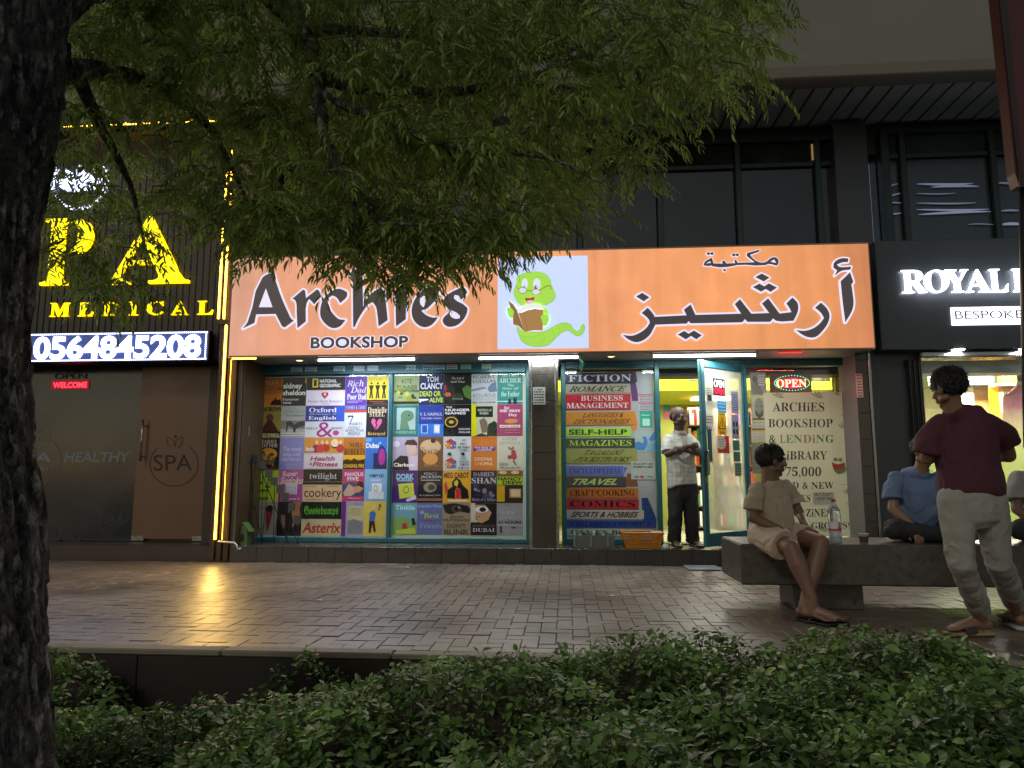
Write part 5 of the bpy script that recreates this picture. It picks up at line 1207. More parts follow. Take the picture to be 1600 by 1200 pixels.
cube = lambda x, y, s: [Pl('c8783a', [(x - s, y - s * .5), (x, y - s * .75), (x, y + s * .55), (x - s, y + s * .45)]), Pl('3a58a0', [(x, y - s * .75), (x + s, y - s * .5), (x + s, y + s * .45), (x, y + s * .55)]), Pl('a83030', [(x - s, y - s * .5), (x, y - s * 1.0), (x + s, y - s * .5), (x, y - s * .32)])] + [Rr(c, x - s * (.92 - .30 * i), y - s * .38 + s * .3 * j, x - s * (.70 - .30 * i), y - s * .15 + s * .3 * j) for (i, j, c) in ((0, 0, 'd8d8d0'), (1, 1, 'd8b030'), (2, 0, '3a9a4a'), (0, 2, 'd8d8d0'), (1, 2, '3a58a0'))] + [Rr(c, x + s * (.08 + .30 * i), y - s * .38 + s * .3 * j, x + s * (.30 + .30 * i), y - s * .15 + s * .3 * j) for (i, j, c) in ((0, 1, 'd8d8d0'), (1, 0, 'c83a3a'), (2, 1, 'd8b030'), (2, 2, '3a9a4a'), (0, 2, 'c83a3a'))]
cv(RP, b2_, 682, b3_, 735, 'b8bcc2', *cube(.26, .26, .20), *cube(.27, .82, .20), *[T(w, SER, '1a1c22', a, b, d, e) for w, a, b, d, e in (('WE', .66, .08, .82, .14), ('SELL', .60, .18, .86, .24), ('RUBIKS', .52, .28, .97, .35), ('CUBES', .58, .38, .90, .44), ('AND', .60, .62, .84, .68), ('SOLVE', .58, .71, .92, .77), ('THEM', .60, .80, .92, .86), ('FOR YOU', .54, .90, .97, .97))], Pl('1a1c22', [(.18, .47), (.28, .47), (.28, .51), (.34, .51), (.24, .57), (.12, .51), (.18, .51)]), Pl('1a1c22', [(.66, .47), (.76, .47), (.76, .51), (.82, .51), (.72, .57), (.60, .51), (.66, .51)]))
cv(RP, b3_, 682, b4_, 735, 'b86a2a', Rr('8a4a20', .06, .05, .94, .06), Rr('5a2a7a', .08, .30, .92, .43), T('THE SOUL OF', SB, 'd8c8d8', .12, .31, .86, .36), T('LEADERSHIP', SB, 'd8c8d8', .2, .38, .80, .42), T('DEEPAK', 'sans', 'e0c8a8', .14, .62, .84, .72), T('CHOPRA', 'sans', 'e0c8a8', .14, .76, .84, .86))
cv(RP, b4_, 682, b5_, 735, 'b8b4a8', T('SOPHIE', SER, '7a8a84', .20, .03, .80, .12), T('KINSELLA', SER, '7a8a84', .10, .15, .90, .24), Pl('9a3a44', [(.56, .42), (.70, .40), (.78, .62), (.66, .72), (.54, .62)]), Pl('8a6a50', [(.4, .30), (.56, .34), (.64, .28), (.68, .36), (.60, .42), (.44, .38)]), Pl('6a4a3a', [(.66, .70), (.76, .84), (.72, .86), (.60, .74)]), Rr('8a2a34', .42, .56, .56, .66), T('Mini', SCR, '3a4240', .06, .76, .44, .86), T('Shopaholic', SCR, '3a4240', .06, .88, .94, .98))
cv(RP, b0_, 735, b1_, 786, '4a2270', T('DORK', SB, '8ac8d8', .16, .10, .86, .28), T('DIARIES', SB, '8ac8d8', .2, .28, .8, .34), Pl('b8c048', [(.24, .42), (.84, .38), (.90, .80), (.30, .88)]), El('6a7030', .56, .60, .12, .12), El('b8c048', .56, .60, .09, .09), Pl('c8b8d0', [(.55, .90), (.94, .76), (.98, .88), (.62, .97)]))
cv(RP, b1_, 735, b2_, 786, '1a1826', T('PERCY', 'sans', 'a8a8b8', .26, .06, .78, .14), T('JACKSON', 'sans', 'c8c8d0', .12, .16, .94, .26), Rr('b8b8a0', .14, .29, .90, .31), El('8a806a', .5, .52, .26, .16), El('4a4038', .56, .52, .14, .09), T('the Lightning Thief', SER, 'a8a8a8', .08, .74, .92, .80), Rr('8a5a40', 0, .86, 1, .94))
cv(RP, b2_, 735, b3_, 786, 'c9952a', T('MEG CABOT', SB, '5a1a2a', .04, .06, .94, .24), Pl('14141a', [(.32, .36), (.46, .22), (.62, .30), (.72, .46), (.90, .60), (.94, .86), (.66, .88), (.64, .6), (.5, .52), (.44, .62), (.44, .88), (.14, .84), (.18, .60), (.34, .50)]), Pl('c8b030', [(.40, .36), (.50, .28), (.56, .36), (.52, .50), (.42, .46)]), Rr('b82a2a', .46, .56, .64, .86), Pl('b8402a', [(.04, .42), (.14, .34), (.18, .60), (.10, .76)]), Rr('c8b8a0', .2, .90, .9, .97))
cv(RP, b3_, 735, b4_, 786, '1c1a26', T('DARREN', SER, '9a98a8', .08, .05, .90, .18), T('SHAN', SER, 'b0aebc', .02, .22, .98, .40), Ar(2, '3a3848', '6a6878', '2a2838', '8a6a8a'), T('Birth of a Killer', SER, '8a88a0', .04, .85, .96, .94))
cv(RP, b4_, 735, b5_, 786, '2a2014', Rr('6a4a2a', 0, 0, 1, .16), El('c8a878', .22, .06, .16, .05), El('c8a878', .7, .06, .16, .05), Rr('8aa828', 0, .18, 1, .44), T('NANCY', SB, '10140a', .03, .20, .96, .31), T('DREW', SB, '10140a', .22, .32, .98, .43), Rr('b8901a', 0, .46, .30, .96), Rr('9a7a54', .48, .56, .94, .84), Rr('c8b088', .54, .58, .90, .80))
cv(RP, b0_, 786, b1_, 836, '6a9aa8', T('Tinkle', SB, 'a8d0e0', .12, .06, .92, .22), Pl('7a9a5a', [(0, .5), (.4, .44), (1, .62), (1, 1), (0, 1)]), Pl('20242a', [(.78, .5), (.9, .46), (.98, .68), (.84, .72)]), Pl('a83a2a', [(.42, .66), (.6, .62), (.66, .84), (.46, .86)]), Pl('a8b83a', [(.2, .86), (.9, .78), (1, .96), (.2, 1)]))
cv(RP, b1_, 786, b2_, 836, '5a6494', T('Jacqueline Wilson', SER, '9aa0c8', .04, .04, .96, .16), T('Best', SER, 'a8b060', .28, .32, .86, .48), T('Friends', SER, '8a90c0', .12, .64, .98, .80), Rr('8a4a6a', .3, .52, .7, .56), El('8a92c0', .2, .3, .08, .06))
cv(RP, b2_, 786, b3_, 836, '8a7a64', Pl('20181a', [(0, .06), (.4, .0), (.9, .08), (1, .2), (.96, .32), (.6, .26), (.3, .36), (.1, .3)]), El('4a3c3a', .5, .18, .18, .12), El('14100f', .5, .18, .08, .07), El('c8c0bc', .58, .14, .03, .02), T('JAMES', 'sans', '2a221e', .26, .40, .78, .47), T('PATTERSON', 'sans', '2a221e', .04, .49, .96, .57), T("DON'T", SB, '5a5244', .16, .64, .84, .78), T('BLINK', SB, '4a4438', .06, .82, .96, .98))
cv(RP, b3_, 786, b4_, 836, '141014', Pl('b08868', [(0, .05), (.55, .05), (.8, .3), (.68, .52), (.4, .64), (.25, .56), (.18, .3)]), Pl('b8b0a0', [(0, 0), (.16, 0), (.2, .5), (.3, .6), (0, .6)]), El('d0c8d0', .42, .2, .26, .10), El('1a1420', .46, .2, .13, .075), Pl('a04a4a', [(.26, .40), (.38, .42), (.3, .45)]), Rr('1a1618', 0, .62, 1, 1), T('DESPERATE IN', 'sans', '6a6468', .08, .68, .92, .74), T('DUBAI', SER, 'b0aaac', .08, .78, .92, .90))
cv(RP, b4_, 786, b5_, 836, '8a8a90', T('LEE', 'sans', 'b0b0b6', .2, .24, .7, .34), T('CHILD', 'sans', 'a8a8ae', .1, .40, .94, .50), T('61 HOURS', SB, '2e2e34', .06, .55, .94, .64), Rr('a8a8ae', 0, .66, 1, .70), Pl('2a2a30', [(.12, .72), (.18, .70), (.20, .92), (.12, .92)]), Rr('3a3a40', .55, .74, .72, .78), Rr('5a5a60', .3, .05, .6, .06))
def make_poster(L, q, label, wht):
    Yp = YG + .012; x0, x1 = X(q[0], Yp), X(q[2], Yp); z1, z0 = Z(q[1], Yp, (q[0] + q[2]) / 2), Z(q[3], Yp, (q[0] + q[2]) / 2)
    t = thing('window_poster', label, 'poster', ((x0 + x1) / 2, Yp + .01, z0), 'posters of book covers filling the left shop window')
    MB().box(x0, x1, Yp, Yp + .004, z0, z1, mat(wht, rough=.5, var=.06, scale=3)).build('backing_sheet', t)
    cols = sorted({c[0] for c in L} | {c[2] for c in L}); xm = {c: at(c, 590, Yp).x for c in cols}; pm = (q[0] + q[2]) / 2
    for (a, b, c, d, base, ops) in L:
        g_ = .0012
        f = Flat(xm[a] + g_, Z(b, Yp, pm) - g_, xm[c] - g_, Z(d, Yp, pm) + g_, Yp - .002, base, .0015, rough=.4)
        for op in ops:
            k = op[0]
            if k == 't': f.text(op[1], op[2], op[3], *op[4:8], shear=op[8])
            elif k == 'r': f.rect(*op[1:])
            elif k == 'e': f.ell(*op[1:], n=16)
            elif k == 'p': f.poly(op[1], op[2])
            elif k == 'a': scene_art(op[1], op[2])(f)
            if k in 're' and f.n > 9: f.n -= 1
        f.build('book_cover', t)
make_poster(LP, (404, 588, 607.5, 843), 'left window poster packed with book covers, starting with a brown desert cover', '9fb0c0')
make_poster(RP, (613, 583, 822, 843), 'right window poster packed with book covers, starting with a green running kite cover', 'a8b0a0')
# TINTIN down the side of its cover
# dark gap above posters : a black strip added for the shade behind the glass
MB().box(X(404, YG + .03), X(824, YG + .03), YG + .02, YG + .06, ZW1 - .2, ZW1 - .121, m_black).build('dark_gap_strip', wf)
MB().box(X(398, YG + .06), X(829, YG + .06), YG + .055, YG + .07, ZW0, ZW1, mat('33363a', rough=.8)).build('backing_wall', wf)
# cards along the lintel
rs = random.Random(4); names = 'first second third fourth fifth sixth seventh eighth ninth tenth'.split()
for i, (px, c, w) in enumerate([(463.5, 'a8c4dc', 17), (486, 'a8c4dc', 18), (530, 'b8d0e4', 17), (561, 'c4d4e8', 17), (582.5, 'c4d4e8', 17), (642, 'b8ccdc', 15), (669, 'a8c0e0', 17), (687, 'a8bcd8', 16), (706, 'c8b8b0', 17), (728, 'a8c8b8', 16), (760, 'b8d8b8', 14)]):
    y = 577.0 - (px - 460) * .0155
    lab = 'small white card on the teal lintel, %s from the left' % (names[i] if i < 10 else 'rightmost of the row, not the first')
    if i == 10: lab = 'small greenish card on the teal lintel, last of the row towards the pillar'
    paper('card', lab, 'card', (px - w / 2, y - 4.2 + .5, px + w / 2, y + 4.2), YG - .071, c, None if i in (3, 4) else (lambda f, i=i: lines('3a4658', 3, .08, .92, .12, .9, .55)(f)), 'cards stuck along the teal lintel', th=.001)
paper('notice', 'black and white notice taped to the upper tiled pillar', 'notice', (833, 605, 852, 632), YPIL - .004, 'c4ccc8', lambda f: (f.text('2 Years', SB, '22262a', .1, .05, .8, .18), lines('22262a', 5, .08, .92, .24, .9, .5)(f)), th=.002)
paper('notice', 'small square paper on the left jamb beside the glowing strips', 'notice', (376, 666, 390, 681), YG - .42, 'b4b8bc', lines('888c90', 3, h=.2), th=.002)
paper('notice', 'pink lit paper strip on the end pillar right of the door', 'notice', (1338, 584, 1348, 621), YG - .467, 'd8b8b0', lines('8a2a2a', 8, .1, .9, .05, .95, .5), th=.002)
# stack of book spines poster
Yp = YG + .012
sp = thing('book_stack_poster', 'tall window poster of stacked book spines from FICTION down to CHILDRENS STORIES', 'poster', (X(950, Yp), Yp, ZSTEP + .1))
r = pxr(884, 581, 1024, 842, Yp); MB().box(r[0], r[2], Yp, Yp + .004, r[3], r[1], mat('9aa0a4', rough=.5, var=.05, scale=2)).build('backing_sheet', sp)
f = Flat(*r, Yp - .0005, None); f.px = lambda a, b: wpt((860 + a / 7.5, 560 + b / 7.5), Yp)
f.poly('5a2a6a', [(935, 290), (945, 400), (960, 500), (1028, 500), (1025, 420), (1000, 270)]); f.poly('4a2460', [(150, 195), (1000, 143), (1020, 275), (950, 290), (150, 290)])
f.poly('c8742a', [(945, 790), (960, 620), (990, 615), (1022, 780), (985, 895), (950, 800)]); f.build('back_cover', sp)
f = Flat(*r, Yp - .0005, None); f.px = lambda a, b: wpt((860 + a / 6.665, 700 + b / 6.665), Yp)
f.poly('20407a', [(950, 520), (1015, 520), (1105, 740), (1100, 835), (960, 835)]); f.poly('3a5ab0', [(765, 290), (775, 250), (805, 205), (765, 195)]); f.poly('6a3a28', [(770, 400), (800, 262), (890, 270), (915, 400)]); f.build('back_cover', sp)
SPN = [('FICTION', SER, '2a1c3a', 'c8ccd4', 882, 582, 992, 600, 1.02, 0), ('ROMANCE', IT, 'a8a290', '1e1c10', 882, 600.5, 985, 615, 1, .04), ('BUSINESS|MANAGEMENT', SER, 'b02030', 'd8ccd0', 882, 615.5, 985.5, 641, 1, 0),
       ('LANGUAGES &|DICTIONARIES', IT, 'c07a22', '2a1c10', 882, 643, 991, 665, 1, .05), ('SELF-HELP', SB, '9acc3a', '16240f', 882, 668, 985, 682.5, 1, 0), ('MAGAZINES', SER, '1a2c26', '9ac848', 882, 684.5, 992, 700, 1, 0),
       ('TAGALOG|POCKETBOOKS', BI, '87934a', '1a200e', 882, 701, 995, 724.5, 1, .1), ('ENCYCLOPEDIAS', SER, '3f66b8', '16286a', 882, 727.5, 974, 744, 1, 0), ('TRAVEL', SI, '16263e', 'aac870', 882, 744.5, 978, 761, 1, .12),
       ('CRAFT/COOKING', SER, 'b06a2a', '3a140c', 882, 762, 997, 778, 1, 0), ('COMICS', SER, 'aa2c34', '140c10', 882, 779, 998, 796, 1, 0), ('SPORTS & HOBBIES', SI, 'b4b0a8', '16161a', 882, 796.5, 1006, 811.5, 1, .05), ("CHILDREN'S STORIES", SER, '24489a', '101c50', 882, 812.5, 1024, 825, 1, 0), ('GAMES BOOKS', SER, 'a8b4ac', '1a2420', 882, 826, 1020, 838, 1, 0)]
for k, (tt, fo, bc, tc_, x0, y0, x1, y1, s, shr) in enumerate(SPN):
    rr = list(pxr(x0, y0, x1, y1, Yp)); rr[0] = r[0] + .001
    f = Flat(rr[0], rr[1] - .003, rr[2], rr[3] + .002, Yp - .006, bc, .004, rough=.35, var=.05)
    parts = tt.split('|'); n = len(parts)
    f.rect(tuple(c * .55 for c in lin(bc)), 0, .94, 1, 1)
    for i, pt in enumerate(parts):
        a_ = (.05, .95) if n == 1 else ((.24, .88) if i == 0 else (.02, .96) if tt[0] == 'B' else (.1, .96))
        if n == 1: f.text(pt, fo, tc_, a_[0], .18, a_[1] - shr, .80, shear=shr)
        else: f.text(pt, fo, tc_, a_[0], .08 + .46 * i, a_[1] - shr, .42 + .46 * i, shear=shr)
    f.build('book_spine', sp)
paper('notice', 'small pink topped calendar sheet, upper of two in the book stack window', 'notice', (998, 616, 1019, 628), Yp - .002, 'b0aeb4', lambda f: (f.rect('b04a6a', 0, 0, 1, .16), lines('44424a', 4, .1, .9, .25, .9, .5)(f)), th=.002)
paper('notice', 'small pink topped calendar sheet, lower of two in the book stack window', 'notice', (998, 629, 1019, 641), Yp - .002, 'b0aeb4', lambda f: (f.rect('b04a6a', 0, 0, 1, .16), lines('44424a', 4, .1, .9, .25, .9, .5)(f)), th=.002)
paper('flyer', 'teal green flyer inside the book stack window', 'flyer', (1000, 642, 1019, 668), Yp - .002, '1f9a86', lambda f: (f.text('Magzter', SER, 'd0e8e0', .12, .2, .86, .32), f.rect('a8d8cc', .2, .46, .8, .9)), th=.002)
def dino(f):
    f.poly('2a7ac0', [(0, .58), (.2, .52), (.42, .60), (.46, .42), (.38, .36), (.44, .26), (.56, .28), (.62, .42), (.60, .72), (.46, .92), (0, .92)], sm=True); f.poly('2a7ac0', [(.68, .4), (.98, .02), (1, .42), (.8, .52)], sm=True)
    f.poly('6aa8c8', [(.60, .8), (.72, .56), (.82, .64), (.96, .52), (1, .95), (.6, .95)], sm=True)
paper('drawing', 'pale sheet with a blue long necked animal drawing in the book stack window', 'drawing', (991, 673, 1024, 706), Yp - .004, '9ab0b0', dino, th=.002)
paper('notice', 'white card payment notice with a handshake in the book stack window', 'notice', (986, 721, 1024, 749), Yp - .008, 'a4b4b0', lambda f: (f.text('WE ACCEPT CARD', SB, '20282a', .08, .08, .92, .2), f.text('PAYMENTS HERE', SB, '20282a', .1, .25, .9, .37), f.line('6a7a78', [(.35, .62), (.5, .48), (.66, .56), (.6, .66), (.48, .66)], .003), f.text('VISA', SI, '20282a', .12, .80, .32, .9), f.ell('b03a34', .44, .85, .08, .07), f.text('Pay', SI, '20282a', .68, .80, .9, .9)), th=.001)

# ================================================================== RIGHT WINDOW OF THE BOOKSHOP
def big_text(f, rows, c):
    for (t, y0, y1, x0, x1) in rows: f.text(t, SER, c, x0, y0, x1, y1); f.n -= 1
Yp = YG + .02
q = (1198, 613, 1333, 838); r = pxr(*q, Yp)
wp = thing('vinyl_poster', 'large pale window poster lettered ARCHIES BOOKSHOP & LENDING LIBRARY behind the seated man', 'poster', ((r[0] + r[2]) / 2, Yp, r[3]))
f = Flat(*r, Yp, mat('b4b596', rough=.5, var=.07, scale=2, emis=.17, name='self_glow_vinyl'), .003)  # emission put into the sheet stands in for room light shining through
f.px = lambda a, b: wpt((1160 + a / 4, 550 + b / 4), Yp)
K = '1c1e1c'
for t, x0, y0, x1, y1, c in [('ARCHiES', 190, 315, 512, 372, K), ('BOOKSHOP', 162, 418, 564, 472, K), ('LENDiNG', 234, 518, 570, 570, None), ('LiBRARY', 232, 618, 530, 672, K), ('75,000', 268, 718, 492, 785, K), ('USED & NEW', 192, 812, 570, 856, K), ('BOOKS', 270, 892, 424, 938, K), ('MAGAZiNES', 232, 980, 552, 1030, K), ('BOOK-GROUPS!', 250, 1064, 668, 1104, K)]:
    if c: f.text(t, SER, c, x0, y0, x1, y1); f.n -= 1
for ch, x0, x1, c in (('L', 234, 268, '7a6a3a'), ('E', 272, 316, '4a7a4a'), ('N', 320, 374, '3a6a3a'), ('D', 380, 430, '8a5a2a'), ('i', 436, 456, '8a6a3a'), ('N', 460, 512, '2a6a4a'), ('G', 520, 570, '1a4a2a')): f.text(ch, SER, c, x0, 518, x1, 568); f.n -= 1
f.text('&', SER, K, 165, 520, 208, 568); f.n -= 1
LFC = '7a8450'
for (x, y, s_) in ((220, 285, 1), (465, 285, 1), (590, 270, .6), (630, 480, 1), (640, 410, .7), (660, 890, .9), (670, 960, .6), (500, 1120, .8), (60, 1100, .8)):
    for an in (-50, -15, 20, 55, 85):
        a = R(an - 90); f.poly(LFC, [(x, y), (x + 26 * s_ * math.cos(a) - 5 * s_ * math.sin(a), y + 26 * s_ * math.sin(a) + 5 * s_ * math.cos(a)), (x + 50 * s_ * math.cos(a), y + 50 * s_ * math.sin(a)), (x + 26 * s_ * math.cos(a) + 5 * s_ * math.sin(a), y + 26 * s_ * math.sin(a) - 5 * s_ * math.cos(a))]); f.n -= 1
f.poly('6a7a3a', [(560, 700), (575, 745), (600, 765), (640, 755), (650, 735), (672, 735), (668, 722), (645, 722), (640, 690), (600, 700)], sm=True); f.poly('a03030', [(556, 688), (600, 706), (640, 690), (632, 728), (598, 740), (568, 728)]); f.ell('7a8a3a', 582, 672, 14, 12); f.ell('7a8a3a', 612, 674, 14, 12)
f.line('4a4c40', [(604, 828), (650, 828)], .003)
f.build('printed_sheet', wp)
f = Flat(*pxr(1270, 769, 1303, 788, Yp), Yp - .006, 'a8a898', .002); f.px = lambda a, b: wpt((1160 + a / 4, 550 + b / 4), Yp - .006)
f.text('BUY 2 GET', 'sans', K, 448, 882, 550, 900, shear=.1); f.text('1 MORE FREE', 'sans', K, 452, 908, 556, 926, shear=.1); tagit(f.build('notice'), 'taped handwritten note BUY 2 GET 1 stuck on the pale library poster', 'notice')
# strip of posters left of it
paper('film_poster', 'grey poster with a reclining figure at the top left of the right window', 'poster', (1172, 582, 1197, 618), YG + .03, '8a8c84', lambda f: (f.ell('5a5c58', .3, .3, .16, .14), f.poly('6c6e68', [(.1, .45), (.5, .4), (.7, .75), (.9, .95), (.1, .95)]), [f.rect('c8c8bc', .5, .12 + .1 * i, .92, .16 + .1 * i) for i in range(5)]))
def face(f):
    f.ell('7a8070', .5, .45, .30, .40); f.poly('45483f', [(.22, .55), (.3, .62), (.5, .66), (.7, .62), (.78, .55), (.74, .82), (.5, .95), (.26, .82)], sm=True); f.ell('3a3c36', .38, .42, .07, .02); f.ell('3a3c36', .62, .42, .07, .02); f.ell('8a8f7e', .5, .70, .12, .025); f.rect('3a3c36', .05, .93, .95, 1)
paper('portrait_poster', 'grey green poster with a bearded face in the right window', 'poster', (1174, 620, 1198, 656), YG + .03, 'a2a694', face)
paper('notice', 'pale sheet with a printed ruler line under the bearded face poster', 'notice', (1175, 658, 1198, 690), YG + .03, 'a6a89a', lambda f: (lines('6a6c60', 2, t0=.06, t1=.25, h=.2)(f), f.rect('3a3426', 0, .36, 1, .42), f.rect('b08a3a', 0, .42, 1, .50), lines('8a8c80', 3, t0=.6, t1=.9, h=.15)(f)))
paper('notice', 'dim grey sheet behind the hair of the seated man in the right window', 'notice', (1175, 692, 1190, 740), YG + .03, '5f6860', lines('4a5048', 5, h=.2))
# LED OPEN sign
Yo = YG + .10; r = pxr(1203, 584, 1268, 613, Yo)
on = thing('led_open_sign', 'dark box with glowing red OPEN letters ringed by green and blue dots', 'sign', ((r[0] + r[2]) / 2, Yo, r[3]))
MB().box(r[0], r[2], Yo, Yo + .03, r[3], r[1], mat('4a1414', rough=.3, name='red_box'), .004).build('housing', on)
f = Flat(*r, Yo - .001, None); f.ell(emit('d01030', .55, 'red_led'), .53, .5, .36, .30, 30); f.build('oval', on)
letters('OPEN', SER, (1213, 593, 1260, 605), Yo - .004, emit('ffd8a0', 2.2, 'warm_led'), emit('ffb0a0', 1.5, 'warm_led'), 0, .004, on)
mb = MB(); mg = emit('50ffb0', 3.0, 'green_led'); mbv = emit('5040ff', 3.0, 'blue_led')
for i in range(36):
    a = 2 * math.pi * i / 36; cx = r[0] + (r[2] - r[0]) * (.53 + .42 * math.cos(a)); cz = r[1] + (r[3] - r[1]) * (.5 + .40 * math.sin(a)); mb.ell((cx, Yo - .004, cz), (.0055, .004, .0055), mg, 4)
mb.build('led', on)['kind'] = 'stuff'
mb = MB(); rs = random.Random(2)
for i in range(14): mb.ell((r[0] + (r[2] - r[0]) * rs.uniform(.38, .70), Yo - .006, r[1] + (r[3] - r[1]) * (.30 if i % 2 else .72) + rs.uniform(-.006, .006)), (.005, .004, .005), mbv, 4)
mb.build('led', on)['kind'] = 'stuff'
mb = MB(); mb.tube([(r[0] + .02, Yo + .01, r[1]), (r[0] - .02, Yo + .03, r[1] + .10)], .003, m_black, 5); mb.build('bracket', on)
mb = MB(); mb.tube([(r[2] - .08, Yo + .01, r[1]), (r[2] - .02, Yo + .03, r[1] + .10)], .003, m_black, 5); mb.build('bracket', on)
area('led_light', ((r[0] + r[2]) / 2, Yo - .03, (r[1] + r[3]) / 2), .4, .15, .9, (1, .12, .12), (R(-90), 0, 0), parent=on)
# back side things in the window: picture boards and a yellow curtain
paper('picture_board', 'board of small photographs high behind the LED sign', 'board', (1262, 575, 1297, 596), 9.9, '8a8a7c', lambda f: [f.rect(random.Random(i).choice(['5a5a50', 'b8b8a8', '6a6048', '9a9888']), .03 + .19 * (i % 5), .06 + .32 * (i // 5), .19 + .19 * (i % 5), .34 + .32 * (i // 5)) for i in range(15)])
paper('cardboard_box', 'brown cardboard panel hanging behind the LED sign', 'box', (1225, 572, 1262, 584), 9.8, '9a7048', None, th=.1)
cu_ = MB(); xa, xb = X(1300, 9.6, 600), X(1332, 9.6, 600); n = 24; vs = []
for j in (0, 1):
    for i in range(n + 1): vs.append((xa + (xb - xa) * i / n, 9.6 + .03 * math.sin(i * 1.4), 1.6 if j == 0 else 2.7))
cu_.add(vs, [(i, i + 1, n + 2 + i, n + 1 + i) for i in range(n)], mat('b8b020', rough=.8, var=.1, name='yellow_curtain'))
tagit(cu_.build('curtain', smooth=True), 'yellow curtain hanging at the right inside the LED sign window', 'curtain')

# ================================================================== SPA FRONT ON THE LEFT
YS = 8.95
sf = thing('spa_building', 'dark glass spa front with a brown film door beside glowing yellow strips', 'shop front', (-5.4, 9.0, 0))
xL = -9.5; xC0, xC1 = X(328, YSTEP + .02, 800), X(372, YSTEP + .02, 800)
m_dg = mat('1e252e', rough=.16, var=.12, scale=1.2, spec=.6, name='dark_glass_film')
m_bf = mat('5e4437', rough=.35, var=.10, scale=1.5, name='brown_glass_film')
MB().box(xL, xC0 - .01, YSTEP + .08, YS - .05, -.02, ZSTEP - .01, mat('3a2f2b', rough=.5, var=.2, scale=3)).build('base_step', sf)
zt_ = Z(572, YS, 200)
MB().box(xL, X(216, YS) , YS, YS + .02, ZSTEP, zt_, m_dg).build('glass_panel', sf)
dr = MB().box(X(216, YS) + .004, X(324, YS), YS - .03, YS - .018, ZSTEP + .03, zt_ - .02, m_bf, .002).build('door', sf)
mb = MB(); xh = X(222, YS - .08); mb.tube([(xh, YS - .10, 1.20), (xh, YS - .10, 1.74)], .013, m_steel, 10); mb.tube([(xh, YS - .10, 1.26), (xh, YS - .03, 1.26)], .008, m_steel, 8); mb.tube([(xh, YS - .10, 1.66), (xh, YS - .03, 1.66)], .008, m_steel, 8); mb.build('handle', dr, smooth=True)
for xa in (X(216, YS) + .005, X(310, YS)): MB().box(xa, xa + .17, YS - .036, YS - .012, ZSTEP + .005, ZSTEP + .075, m_steel, .004).build('hinge_plate', dr)
MB().box(X(324, YS) + .005, xC0, YS - .04, YS + .1, 0, zt_ + .4, mat('2c241f', rough=.5, var=.15)).build('door_jamb', sf)
MB().box(xL, xC0, YS + .03, YS + .1, 0, zt_ + .1, m_black).build('backing_wall', sf)
f = Flat(0, 0, 1, 1, YS - .002, None, rough=.4, var=.03); f.px = lambda a, b: wpt((a / 4, 620 + b / 4), YS - .002)
GL = '70757a'
f.text('HEALTHY', 'sb', GL, 400, 344, 806, 408, shear=.03)
f.build('printed_word', sf); f = Flat(0, 0, 1, 1, YS - .002, None, rough=.4, var=.03); f.px = lambda a, b: wpt((a / 4, 620 + b / 4), YS - .002)
f.line('565b60', [(160 + 222 * math.cos(R(a)), 390 + 175 * math.sin(R(a))) for a in range(-46, 70, 6)], .012)
f.text('SPA', 'sb', GL, 70, 345, 322, 410, shear=.06); f.text('center', 'sans', GL, 100, 432, 322, 460)
f.line(GL, smooth([(240, 280), (245, 240), (318, 212), (300, 280), (260, 292)], 3) + [(240, 280)], .010); f.line(GL, [(225, 200), (245, 190), (248, 215), (228, 228)], .010)
f.build('printed_emblem', sf)
for (x, y, s_) in ((580, 760, 1), (740, 740, 1.2), (330, 840, .9), (450, 860, .8)):
    f = Flat(0, 0, 1, 1, YS - .002, None, rough=.4, var=.03); f.px = lambda a, b: wpt((a / 4, 620 + b / 4), YS - .002)
    for an in (-70, -35, 0, 30): 
        a = R(an - 80); L = 120 * s_; f.poly('32393c', [(x, y + 90), (x + L * .5 * math.cos(a) - 16, y + 90 + L * .5 * math.sin(a)), (x + L * math.cos(a), y + 90 + L * math.sin(a)), (x + L * .5 * math.cos(a) + 16, y + 90 + L * .5 * math.sin(a))])
    if x != 450: f.build('printed_leaf', sf)
f.build('printed_leaf', sf)
f = Flat(0, 0, 1, 1, YS - .032, None, rough=.4, var=.03); f.px = lambda a, b: wpt((a / 4, 620 + b / 4), YS - .032); DB = '3a2b26'
f.line(DB, [(1088 + 150 * math.cos(R(a)), 420 + 138 * math.sin(R(a))) for a in range(-50, 232, 6)], .012)
f.text('SPA', 'sans', DB, 960, 362, 1200, 462, shear=.0)
f.line(DB, smooth([(1070, 320), (1045, 290), (1044, 250), (1080, 270), (1092, 315)], 3), .008); f.line(DB, smooth([(1092, 315), (1100, 270), (1140, 250), (1138, 290), (1110, 320)], 3), .008); f.ell(DB, 1096, 248, 9, 9)
f.build('door_print', dr)
# sign panel above
YU = 8.62
MB().box(xL, xC0 - .01, YU, YS + .1, zt_ + .005, 5.6, mat('1e1d1b', rough=.5, var=.2, scale=3, name='spa_panel')).build('sign_wall', sf)
x = -7.2
rib = MB().box(x, x + .070, YU - .012, YU - .001, zt_ + .02, 5.2, mat('201f1d', rough=.5, var=.2, scale=3), .003).mesh('slat')
while x < xC0 - .08:
    o = link('slat', rib, sf); o.location = (x + 7.2, 0, 0); x += .085
m_yel = emit('ffe800', 1.5, 'yellow_lit_letter'); m_yels = emit('ffd800', 2.2, 'yellow_lit_edge')
ss = thing('spa_sign', 'big glowing yellow serif letters of the spa sign behind the leaves', 'sign', (X(200, YU), YU, Z(495, YU, 200)))
letters('S', SER, (-62, 343, 58, 446), YU - .02, m_yel, m_yels, 0, .05, ss)
letters('P', SER, (70, 343, 146, 446), YU - .02, m_yel, m_yels, 0, .05, ss)
